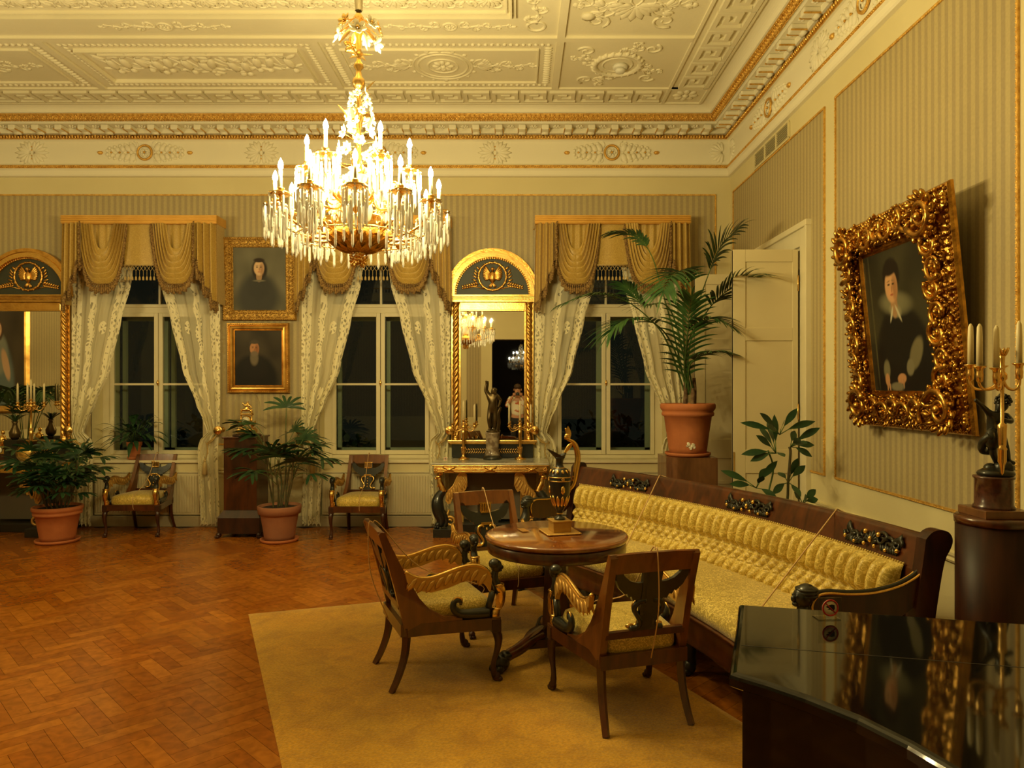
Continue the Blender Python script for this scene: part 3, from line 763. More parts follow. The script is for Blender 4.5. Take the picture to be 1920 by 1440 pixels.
def windows():
    fy = 8.86
    for n, c in enumerate(WX):
        root = bpy.data.objects.new('window_%d' % (n + 1), None); COL.objects.link(root); struct(root); root.location = (c, fy, SILL)
        f = MB(); h = HEAD - SILL
        f.box2((-.70, -.03, 0), (-.60, .06, h), 0, .006); f.box2((.60, -.03, 0), (.70, .06, h), 0, .006)
        f.box2((-.60, -.03, 0), (.60, .06, .05), 0, .006); f.box2((-.60, -.035, 1.79), (.60, .06, 1.88), 0, .008); f.box2((-.60, -.05, 1.86), (.60, -.02, 1.90), 0, .006)
        f.box2((-.60, -.03, h - .06), (.60, .06, h), 0); f.box2((-.012, -.02, 1.88), (.012, .03, h - .05), 0)
        f.build('window_frame', M['joinery'], root)
        for s in (-1, 1):
            q = MB(); x0, x1 = sorted((s * .004, s * .598))
            q.box2((x0, -.05, .05), (x0 + .05, .0, 1.79), 0, .006); q.box2((x1 - .05, -.05, .05), (x1, .0, 1.79), 0, .006)
            q.box2((x0 + .05, -.05, .05), (x1 - .05, 0, .10), 0, .004); q.box2((x0 + .05, -.05, 1.745), (x1 - .05, 0, 1.79), 0, .004)
            q.box2((x0 + .05, -.04, .90), (x1 - .05, -.01, .925), 0, .003)
            sash = q.build('sash', M['joinery'], root)
            g = MB(); g.box2((x0 + .045, -.028, .095), (x1 - .045, -.024, 1.75)); g.build('pane', M['pane'], sash)
        g = MB(); g.box2((-.6, .010, 1.88), (.6, .014, h - .05)); g.build('pane', M['pane'], root)
        q = MB(); q.ell((0, -.062, .93), (.016, .014, .026), None, 10, 8); q.box((0, -.055, .93), (.018, .01, .07), 0, .003); q.build('window_handle', M['brass'], root)
        # outer casement
        o = MB()
        for s in (-1, 1):
            x0, x1 = sorted((s * .02, s * .60)); o.box2((x0, .24, .05), (x0 + .05, .28, 1.79)); o.box2((x1 - .07, .24, .05), (x1, .28, 1.79)); o.box2((x0, .24, .05), (x1, .28, .11)); o.box2((x0, .24, 1.72), (x1, .28, 1.79))
        o.box2((-.7, .24, -.02), (.7, .3, .05)); o.box2((-.7, .24, 1.79), (.7, .3, 1.88))
        o.build('outer_casement', mat('outer_casement_paint', (.35, .36, .26), .5), root)
        s = MB(); s.box2((-.74, -.29, -.035), (.74, .0, -.002), 0, .008); s.build('window_sill', M['joinery'], root)
        # wooden cover under the sill, closing the radiator niche
        s = MB(); s.box2((-.70, -.26, -.14), (.70, -.20, -.04)); s.build('niche_board', M['cream'], root)
windows()

def radiators():
    proto = None
    labs = ('cream panel radiator under the leftmost window', 'cream panel radiator below the middle window', 'cream panel radiator below the window nearest the corner, behind the sofa')
    for n, c in enumerate(WX):
        if proto is None:
            r = thing('panel_radiator', '', 'radiator', group='radiators under the windows'); mb = MB()
            mb.box2((-.66, -.03, .14), (.66, .03, .64), 0, .01)
            for i in range(40): mb.box2((-.64 + i * .0325, -.042, .17), (-.64 + i * .0325 + .018, -.03, .61), 0, .004)
            mb.build('panel', M['radiator'], r)
            g = MB(); g.box2((-.66, -.035, .645), (.66, .045, .66), 0, .004); g.build('top_grille', M['radiator'], r)
            v = MB(); v.lathe([(.02, -.03), (.026, -.02), (.026, .02), (.018, .03)], 14, (.70, -.02, .58), Mx.Rotation(pi / 2, 3, 'Y')); v.tube([(.70, 0, .56), (.70, 0, .05), (.70, 0, .0)], .009, 8); v.build('valve', M['white'], r)
            for x in (-.5, .5):
                br = MB(); br.box2((x - .02, .03, 0), (x + .02, .06, .2)); br.build('bracket', M['radiator'], r)
            proto = r
        else: r = dup(proto)
        place(r, (c, YB + .02, 0), 0, labs[n])
radiators()

def door():
    cas = MB(); e = XR
    for a, b, dy in ((6.22, 6.41, 1), (7.79, 7.98, -1)):
        cas.box2((e - .03, a, 0), (e + .02, b, 3.12), 0, .008); cas.box2((e - .05, a if dy > 0 else b - .04, 0), (e, a + .04 if dy > 0 else b, 3.12), 0, .008)
        cas.box2((e, 6.405 if dy > 0 else 7.77, 0), (e + .40, 6.43 if dy > 0 else 7.795, 2.93))
    cas.box2((e - .027, 6.395, 2.932), (e + .02, 7.805, 3.117), 0, .006); cas.box2((e - .053, 6.212, 3.082), (e + .005, 7.988, 3.135), 0, .006)
    cas.box2((e, 6.41, 2.91), (e + .40, 7.79, 2.935))
    struct(cas.build('trim_7', M['joinery']))
    for n, (Y, x0, dy) in enumerate(((6.41, 1.92, -1), (7.79, 1.92, 1))):
        root = bpy.data.objects.new('door_%d' % (n + 1), None); COL.objects.link(root); struct(root); root.location = (x0, Y, 0)
        w = 2.50 - x0
        q = MB(); q.box2((0, -.014, .02), (w, .014, 2.90), 0)
        st = .11
        def fr(a, b, c, d):
            q.box2((a, -.024, b), (c, .024, d), 0, .004)
        fr(0, .02, st, 2.90); fr(w - .05, .02, w, 2.90)
        for (a, b) in ((2.79, 2.90), (2.085, 2.20), (.90, 1.11), (.02, .16), (.62, .66)): fr(st, a, w - .05, b)
        q.build('door_leaf', M['doorpaint'], root)
        hd = MB()
        if n == 0: hd.box((.006, -.026, .98), (.012, .006, .22), 0, .002); hd.build('lock_plate', M['brass'], root)
        else: hd.tube([(.06, -.024, 1.03), (.06, -.05, 1.03)], .008, 8); hd.ell((.06, -.062, 1.03), (.024, .016, .024), None, 12, 8); hd.build('door_knob', M['joinery'], root)
        hi = MB()
        for z in (.35, 1.45, 2.6): hi.lathe([(.008, -.07), (.008, .07)], 8, (w - .0, -.02, z))
        hi.build('hinge', M['brass'], root)
door()

def vent():
    t = thing('ventilation_grille', 'white louvred ventilation grille high under the cornice above the double door', 'vent', (XR - .001, 7.0, 4.08))
    # at px 1420..1480 on the wall
    a, b = 3417 / (1481 - CX), 3417 / (1417 - CX); t.location = (XR - .002, (a + b) / 2, 4.09); w = (b - a) / 2
    f = MB(); f.box2((-.018, -w, -.09), (0, w, -.07), 0, .003); f.box2((-.018, -w, .07), (0, w, .09), 0, .003)
    for y in (-w, -w / 3, w / 3, w): f.box2((-.018, y - .012, -.07), (0, y + .012, .07))
    f.build('frame', M['cream'], t)
    s = MB()
    for i in range(8): s.box((-.009, 0, -.060 + i * .0175), (.010, 2 * w - .02, .004), 0)
    s.build('louvres', M['cream'], t)
    k = MB(); k.box2((-.003, -w, -.08), (0, w, .08)); k.build('shade_sheet', M['dark'], t)  # flat dark sheet painted as the shade behind the louvres
    t = thing('smoke_detector', 'small round white smoke detector on the ceiling wreath', 'smoke detector', (1.03, 7.24, ZC - .016))
    b = MB(); b.lathe([(.075, .016), (.075, -.01), (.068, -.02), (.05, -.022)], 24); b.build('base', M['smoke'], t)
    b = MB(); b.lathe([(.045, -.02), (.052, -.035), (.045, -.055), (.02, -.062), (.0, -.063)], 24); b.build('sensor_head', M['smoke'], t)
vent()

def garden():
    """night garden outside: lawn, shrubs and bare twigs"""
    g = MB(); g.box2((-30, YB + 1.0, -1.3), (20, 40, -1.2)); struct(g.build('ground', mat('night_lawn', (.03, .045, .02), .95)))
    rr = random.Random(8)
    for i, (x, y, r) in enumerate(((-9.2, 14, 1.2), (-6.2, 14.6, 1.3), (-3.5, 14, 1.1), (-1.0, 13.8, 1.1), (1.8, 15, 1.3), (4.8, 14.5, 1.2))):
        b = MB()
        for k in range(260):
            a = rr.uniform(0, 2 * pi); u = rr.uniform(-.3, 1); q = sqrt(max(0, 1 - u * u)); d = V((cos(a) * q, sin(a) * q, u)); rad = r * rr.uniform(.75, 1.0)
            b.leaf(d * rad, (d + V((rr.uniform(-1, 1), rr.uniform(-1, 1), rr.uniform(-1, 1)))), V((0, 0, 1)), .28, .13, .3, 2)
        b.ell((0, 0, 0), r * .75, None, 12, 8)
        o = b.build('garden_shrub', M['leaf2'], None, (x, y, -1.2 + r * .8))
        tag(o, ('dark garden shrub outside, %s' % ('behind the left curtain of the leftmost window', 'behind the right half of the leftmost window', 'in the left sash of the middle window', 'in the right sash of the middle window', 'in the left sash of the window beside the palm', 'in the right sash of the window beside the palm')[i]), 'shrub', 'shrubs in the night garden')
garden()
# ---------------------------------------------------------------- chandelier
def chandelier():
    X, Y = -.95, 4.25
    t = thing('chandelier', 'large lit crystal chandelier with gilt bowl and porcelain flowers hanging from the ceiling', 'chandelier', (X, Y, ZC))
    o = lambda z: z - ZC
    b = MB(); b.lathe([(.0, 0), (.10, 0), (.09, -.03), (.03, -.06), (.012, -.07)], 24); b.build('ceiling_rose', M['brass'], t)
    b = MB()
    b.grid(lambda u, v: V(((.052 * (1 - .25 * abs(sin(v * 9))) * (1 - .55 * v ** 3) + .004 * sin(u * 50 + v * 20)) * cos(2 * pi * u),
                           (.052 * (1 - .25 * abs(sin(v * 9))) * (1 - .55 * v ** 3) + .004 * sin(u * 50 + v * 20)) * sin(2 * pi * u), lerp(-.06, o(3.90), v))), 20, 40)
    b.build('cloth_sleeve', M['chain'], t)
    rr = random.Random(3)
    def flower(mb, c, d, r, mp=0, mc=1):
        d = V(d).normalized(); ex = d.orthogonal().normalized(); ey = d.cross(ex)
        for i in range(6):
            a = 2 * pi * i / 6; e = (ex * cos(a) + ey * sin(a) + d * .35).normalized(); petal(mb, c, e, (d - e * d.dot(e)), r, r * .62, r * .10, mp, 6, 4)
        mb.ell(c + d * r * .2, r * .22, None, 6, 4, mc)
    # crown of gilt flowers
    c = MB()
    for i in range(9):
        a = 2 * pi * i / 9; d = V((cos(a), sin(a), 0))
        c.tube(spl([V((0, 0, o(3.88))), d * .05 + V((0, 0, o(3.83))), d * .11 + V((0, 0, o(3.80 - .05 * (i % 2))))], 4), .004, 5, 1)
        flower(c, d * .115 + V((0, 0, o(3.79 - .05 * (i % 2)))), d + V((0, 0, .3)), .05 + .01 * (i % 2), 0 if i % 3 else 1)
        c.leaf(d * .05 + V((0, 0, o(3.80))), d - V((0, 0, .6)), V((0, 0, 1)), .10, .035, .2, 4, 1)
    c.build('flower_crown', [M['flowerwhite'], M['brass']], t)
    s = MB()
    prof = [(.0, 3.90), (.012, 3.89), (.03, 3.86), (.02, 3.82), (.028, 3.78), (.016, 3.74), (.016, 3.66), (.03, 3.645), (.012, 3.63), (.014, 3.60), (.026, 3.585), (.030, 3.565), (.014, 3.545), (.018, 3.53), (.020, 3.51), (.036, 3.49), (.038, 3.47), (.030, 3.445), (.012, 3.43),
            (.014, 3.3), (.03, 3.26), (.014, 3.2), (.016, 3.0), (.04, 2.96), (.02, 2.9), (.016, 2.8), (.05, 2.74), (.022, 2.68), (.03, 2.62), (.0, 2.60)]
    s.lathe([(r, o(z)) for r, z in prof], 16)
    for i in range(5):
        a = 2 * pi * i / 5; d = V((cos(a), sin(a), 0)); s.leaf(V((0, 0, o(3.64))), d + V((0, 0, -.1)), V((0, 0, 1)), .085, .03, -.1, 4)
    s.build('stem', M['brass'], t)
    # porcelain flower spray round the stem
    f = MB()
    for i in range(46):
        k = i / 45; z = lerp(3.42, 2.80, k); a = i * 2.4; r = lerp(.045, .115, min(1, k * 1.6)) * rr.uniform(.75, 1.15)
        d = V((cos(a), sin(a), .2)); p = V((cos(a) * r, sin(a) * r, o(z)))
        f.tube([V((0, 0, o(z - .03))), p], .003, 4, 1)
        flower(f, p, d, rr.uniform(.028, .048), 0, 1)
        if i % 3 == 0: f.leaf(p, V((cos(a), sin(a), 1.2)), V((0, 0, 1)), .10, .03, .1, 4, 1)
    f.build('flower_spray', [M['flowerwhite'], M['brass']], t)
    # glass vase in the middle
    g = MB(); g.lathe([(.03, o(2.63)), (.07, o(2.66)), (.085, o(2.72)), (.06, o(2.80)), (.04, o(2.86)), (.055, o(2.92))], 20); g.build('glass_vase', M['crystal'], t)
    # gilt bowl with acanthus and the flower finial
    b = MB()
    b.lathe([(.0, o(2.47)), (.05, o(2.475)), (.11, o(2.50)), (.165, o(2.545)), (.185, o(2.585)), (.17, o(2.60)), (.12, o(2.59)), (.0, o(2.58))], 32, flute=.06, fk=8)
    for i in range(16):
        a = 2 * pi * i / 16; d = V((cos(a), sin(a), 0)); q = V((cos(a) * .035, sin(a) * .035, o(2.462)))
        b.leaf(q, d + V((0, 0, .20)), V((0, 0, 1)), .175, .085, -.30, 7, 0, -.25)
        a += pi / 16; d = V((cos(a), sin(a), 0)); b.leaf(d * .11 + V((0, 0, o(2.488))), d + V((0, 0, .45)), V((0, 0, 1)), .10, .05, -.3, 5, 0, -.25)
    b.build('bowl', M['goldp'], t)
    b = MB(); b.lathe([(.05, o(2.475)), (.02, o(2.455)), (.03, o(2.44)), (.012, o(2.43))], 12)
    for i in range(12):
        a = 2 * pi * i / 12; z = (2.42, 2.435, 2.405)[i % 3]; d = V((cos(a), sin(a), -.3)); flower(b, V((cos(a) * .035, sin(a) * .035, o(z))), d, .034)
    b.build('finial', M['brass'], t)
    # arms with candles, lamps, drip pans and crystal drops
    def prism_drop(mb, x, y, z, L, r=.0075):
        mb.ell((x, y, z - .008), .0065, None, 6, 4)
        mb.lathe([(.0, z - .017), (r, z - .026), (r, z - L + .018), (r * .5, z - L + .006), (.0, z - L)], 6, (x, y, 0), sm=False)
    def make_arm(r, zc, zroot, name):
        a = MB(); zr = o(zroot); zz = o(zc)
        P = spl([V((.09, 0, zr)), V((r * .40, 0, zr - .055)), V((r * .70, 0, zr - .04)), V((r * .93, 0, zr + .02)), V((r, 0, zz - .035)), V((r, 0, zz))], 6)
        a.tube(P, lambda u: .0095 - .003 * u, 7)
        a.tube(spiral(V((r * .50, 0, zr + .01)), V((1, 0, 0)), V((0, 0, 1)), .045, 1.2, 16, -pi / 2, .2), .005, 5)
        for k in (.3, .55, .8):
            p = P[int(k * (len(P) - 1))]; a.leaf(p, V((.6, 0, .9)), V((1, 0, 0)), .06, .03, .2, 4); a.leaf(p, V((.5, .5, -.4)), V((0, 0, 1)), .05, .025, 0, 4); a.leaf(p, V((.5, -.5, -.4)), V((0, 0, 1)), .05, .025, 0, 4)
        arm = a.build(name, M['brass'], t)
        c = MB(); c.lathe([(.006, zz - .05), (.014, zz - .02), (.010, zz - .01), (.016, zz + .01), (.021, zz + .022), (.020, zz + .027), (.0, zz + .026)], 12, (r, 0, 0))
        c.lathe([(.010, zz - .022), (.060, zz - .012), (.066, zz - .004), (.060, zz - .006), (.010, zz - .014)], 16, (r, 0, 0), flute=.05, fk=8); c.build('drip_pan', M['brass'], arm)
        c = MB(); c.lathe([(.0105, zz + .02), (.0105, zz + .125), (.006, zz + .128)], 10, (r, 0, 0)); c.build('candle_tube', M['wax'], arm)
        c = MB(); c.lathe([(.006, zz + .126), (.014, zz + .138), (.0155, zz + .152), (.011, zz + .170), (.004, zz + .186), (.0, zz + .192)], 10, (r, 0, 0)); bl = c.build('bulb', M['bulb'], arm)
        c = MB()
        for i in range(9):
            q = 2 * pi * i / 9; prism_drop(c, r + .064 * cos(q), .064 * sin(q), zz - .006, .125)
            q += pi / 9; prism_drop(c, r + .060 * cos(q), .060 * sin(q), zz - .075, .145)
            if i % 2: prism_drop(c, r + .03 * cos(q), .03 * sin(q), zz - .10, .16)
        c.build('crystal_fringe', M['crystal'], arm)
        l = bpy.data.lights.new('candle_lamp', 'POINT'); l.energy = CANDLE_W; l.color = LIGHT_COL; l.shadow_soft_size = .014
        lo = bpy.data.objects.new('candle_lamp', l); COL.objects.link(lo); lo.parent = arm; lo.location = (r, 0, zz + .155)
        return arm
    outer = make_arm(.475, 2.735, 2.60, 'arm'); inner = make_arm(.30, 2.965, 2.78, 'arm')
    for i in range(12):
        a = outer if i == 0 else dup(outer, t); a.rotation_euler = (0, 0, 2 * pi * (i + .35) / 12)
    for i in range(6):
        a = inner if i == 0 else dup(inner, t); a.rotation_euler = (0, 0, 2 * pi * (i + .1) / 6)
    # drops hung between the arms under the ring
    ring = MB(); ringt(ring, V((0, 0, o(2.545))), V((1, 0, 0)), V((0, 1, 0)), .36, .005, 0, 60); rg = ring.build('crystal_ring', M['brass'], t)
    c = MB()
    for i in range(48):
        q = 2 * pi * i / 48; prism_drop(c, .36 * cos(q), .36 * sin(q), o(2.545), .095 + .03 * (i % 2))
    c.build('ring_drops', M['crystal'], rg)
    return t
CH = chandelier()
def second_chandelier():
    # the room is symmetrical about the portraits: its twin hangs in the other half, left of the picture
    c = dup(CH); c.location = (-5.45, 4.25, ZC); c['label'] = 'matching crystal chandelier in the left half of the room, outside the photo'
    ld = None
    for arm in c.children:
        for k in arm.children:
            if k.type == 'LIGHT':
                if ld is None: ld = k.data.copy(); ld.energy = CANDLE_W * .45
                k.data = ld
second_chandelier()
def far_chandelier():
    def cp(o, parent):
        if o.type == 'LIGHT': return
        c = o.copy(); COL.objects.link(c); c.parent = parent
        for k in list(o.children): cp(k, c)
        return c
    c = cp(CH, None); c.location = (.10, -11.5, 4.93); c['label'] = 'second lit chandelier, small in the right pier mirror, hanging in the dark adjoining room'
far_chandelier()

# ---------------------------------------------------------------- window dressing
def valance(c, lab):
    Y0 = YB - .26
    t = thing('window_valance', lab, 'valance', (c, Y0, 3.0), group='swagged window valances')
    z0 = 3.58 - 3.0
    b = MB(); b.box2((-.905, -.02, z0), (.905, .26, z0 + .10), 0, .004)
    for k in range(4): b.box2((-.91, -.03 , z0 + .012 + k * .022), (.91, -.015, z0 + .024 + k * .022), 0, .003)
    b.build('pelmet_board', M['goldpel'], t)
    def D(y, u=0): return y
    # flat centre panel
    m = MB(); m.grid(lambda u, v: V((lerp(-.19, .19, u), .02 + .006 * sin(u * 9), lerp(z0 + .01, .10, v))), 10, 10); m.build('centre_panel', M['silk'], t)
    def fringe(mb, P, L=.072, sp=.024, up=(0, -1, 0)):
        d = 0; pts = []; 
        for a, bq in zip(P, P[1:]):
            ln = (bq - a).length; k = 0
            while d < ln: pts.append(a.lerp(bq, d / ln)); d += sp
            d -= ln
        mb.tube(P, .008, 5)
        for i, p in enumerate(pts):
            q = p + V((0, -.012, -.002)); j = .8 + .2 * ((i * 7) % 3)
            mb.ell(q - V((0, 0, .012)), (.010, .010, .012), None, 5, 4); mb.lathe([(.005, 0), (.014, -.02), (.017, -L * j), (.006, -L * j - .004)], 5, q - V((0, 0, .02)))
            mb.ell(p + V((.008, -.014, .006)), .009, None, 5, 4)
    # knotted net fringe under the centre panel
    f = MB(); n = 9
    for i in range(n):
        x = lerp(-.17, .17, i / (n - 1))
        for s in (-1, 1): f.tube([V((x, 0, .10)), V((x + s * .02, 0, .06)), V((x, 0, .03))], .003, 4)
        f.tube([V((x, 0, .03)), V((x, 0, -.03))], .003, 4); f.lathe([(.004, .0), (.011, -.012), (.014, -.045), (.0, -.05)], 6, (x, 0, -.03))
    f.tube([V((-.19, 0, .10)), V((.19, 0, .10))], .008, 5); f.build('net_fringe', M['fringe2'], t)
    for s in (-1, 1):
        # swag
        x0, x1, Dp = .145 * s, .71 * s, .70
        def sw(u, v, s=s, x0=x0, x1=x1):
            q = 2 * u - 1; hw = (x1 - x0) / 2 * (.42 + .58 * v); pw = 3.0 + 1.0 * v
            dep = lerp(.30, .70, v ** .8) * (1 - abs(q) ** pw)
            env = min(1, v * 5 + .15); fold = (.5 + .5 * cos(v * pi * 11.0)) ** .8 * .042 * env * (.55 + .45 * abs(q) ** .5)
            bul = -.055 * (1 - q * q) * (.4 + .6 * sin(pi * min(1, v * .9)))
            x = (x0 + x1) / 2 + hw * q + .010 * sin(v * 33) * abs(q) ** 4 * (1 if q > 0 else -1)
            return V((x, .01 + bul - fold, z0 + .005 - dep + .02 * cos(v * pi * 11) * (1 - q * q) * env))
        m = MB(); m.grid(sw, 44, 110); m.build('swag', M['silk'], t)
        # gathers hanging from the board inside the swag mouth
        m = MB(); m.grid(lambda u, v: V((lerp(x0, x1, u), .035 + .012 * sin(u * 40), lerp(z0 + .005, z0 - .42 * (1 - abs(2 * u - 1) ** 3), v))), 36, 8); m.build('swag_lining', M['silk'], t)
        P = [sw(i / 36, 1.0) + V((0, -.005, 0)) for i in range(37)]
        f = MB(); fringe(f, P); f.build('swag_fringe', M['fringe'], t)
        # cascade (jabot) at the outer side and its short return against the wall
        def low(u): return interp(((0, z0 - .42), (.18, z0 - .44), (.22, z0 - .56), (.45, z0 - .60), (.50, z0 - .74), (.75, z0 - .80), (.80, z0 - .90), (1, z0 - .93)), u)
        def jb(u, v, s=s):
            x = s * lerp(.66, .90, u ** 1.1); y = -.055 + .035 * sin(u * pi * 7.0) + .05 * u
            return V((x + s * .015 * v * u, y, lerp(z0 + .004, low(u), v)))
        m = MB(); m.grid(jb, 42, 14)
        m.grid(lambda u, v, s=s: V((s * (.90 + .015 * v), lerp(-.01, .22, u) + 0, lerp(z0 + .004, low(1) , v))), 8, 12)
        m.build('cascade', M['silk'], t)
        f = MB(); fringe(f, [jb(i / 30, 1.0) for i in range(31)], .08, .026); fringe(f, [jb(0, i / 10) + V((0, -.015, 0)) for i in range(11)], .03, .035); f.build('cascade_fringe', M['fringe'], t)
M['goldpel'] = mat('gilded_pelmet', (.80, .46, .10), .40, .45, c2=(.70, .38, .07), ns=6)
M['fringe2'] = mat('tassel_silk', (.50, .36, .14), .7)
names = ('the leftmost window', 'the middle window, behind the chandelier', 'the corner window, behind the palm')
for i, c in enumerate(WX): valance(c + (.02, .0, .02)[i], 'gold silk swag valance with tasselled fringe over %s' % names[i])

def curtains(c, n):
    wn = ('leftmost', 'middle', 'corner')[n]
    tab = [(0, .62), (.05, .66), (.95, .62), (1.05, .65), (1.14, .74), (1.30, .68), (1.46, .60), (1.90, .42), (2.475, .29), (2.92, .17), (3.6, .06)]
    out = [(0, .87), (.9, .85), (1.05, .86), (1.14, .875), (1.35, .875), (1.6, .88), (3.6, .88)]
    for s in (-1, 1):
        def P(u, v, s=s):
            z = lerp(3.56, .035, v); z += .012 * sin(u * 31) * (v ** 8)
            xo, xi = interp(out, z), interp(tab, z)
            wd = xo - xi; x = lerp(xo, xi, u)
            amp = .012 + .028 * (1 - min(1, wd / .6)) * min(1, wd / .15)
            ph = u * 2 * pi * 5.0 + .8 * sin(u * 7)
            y = amp * sin(ph) + .004 * sin(ph * 2.3 + v * 6)
            x += .35 * amp * cos(ph)
            return V((s * x, y - .02 * (1 - abs(2 * u - 1)), z))
        t = thing('lace_curtain', 'sheer ivory lace curtain tied back at the %s side of the %s' % (('left', 'right')[s > 0], ('leftmost window', 'middle window', 'window nearest the corner')[n]), 'curtain', (c, YB - .085, 0), group='lace curtains')
        m = MB(); m.grid(P, 64, 90, uv=True); m.build('net', M['lace'], t)
        if n == 1 or s < 0 or n == 0:
            pass
        h = MB(); h.tube([V((s * .05, .02, 3.56)), V((s * .9, .02, 3.56))], .008, 6); h.build('heading_rod', M['brass'], t)
        # holdback rosette, cord, tassel
        k = thing('curtain_holdback', 'gilt rosette holdback with gold cord and tassel at the %s curtain of the %s window' % (('left', 'right')[s > 0], wn), 'holdback', (c + s * .885, YB - .004, 1.165), group='curtain holdbacks')
        b = MB(); rx = Mx.Rotation(pi / 2, 3, 'X')
        b.lathe([(.030, 0), (.030, .008), (.012, .014), (.012, .12)], 20, (0, 0, 0), rx); b.build('stem', M['brass'], k)
        b = MB(); b.lathe([(.02, .12), (.040, .125), (.052, .14), (.050, .152), (.040, .150), (.034, .158), (.022, .154), (.016, .164), (.0, .166)], 24, (0, 0, 0), rx); b.build('rosette', M['brass'], k)
        b = MB(); e = V((-s, 0, 0)); p0 = V((0, -.10, 0))
        for q in (0, 1):
            b.tube(spl([p0 + V((0, 0, -.01 * q)), p0 + e * .03 + V((0, -.03, -.07)), p0 + e * (.07 + .03 * q) + V((0, -.05, -.13)), p0 + e * (.13) + V((0, -.04, -.16))], 6), .007, 6)
        b.tube(spl([p0 + e * .13 + V((0, -.04, -.16)), p0 + e * .17 + V((0, .03, -.14)), p0 + e * .10 + V((0, .09, -.10)), p0 + V((0, .06, -.02))], 6), .007, 6)
        b.tube(spl([p0 + e * .13 + V((0, -.04, -.16)), p0 + e * .12 + V((0, -.05, -.26)), p0 + e * .15 + V((0, -.05, -.36))], 6), .007, 6); b.build('cord', M['rope'], k)
        b = MB(); q = p0 + e * .15 + V((0, -.05, -.36)); b.ell(q, (.018, .018, .02), None, 8, 6); b.lathe([(.012, -.015), (.024, -.05), (.030, -.16), (.022, -.165)], 12, q, flute=.1, fk=6)
        b.build('tassel', M['fringe2'], k)
for i, c in enumerate(WX): curtains(c, i)
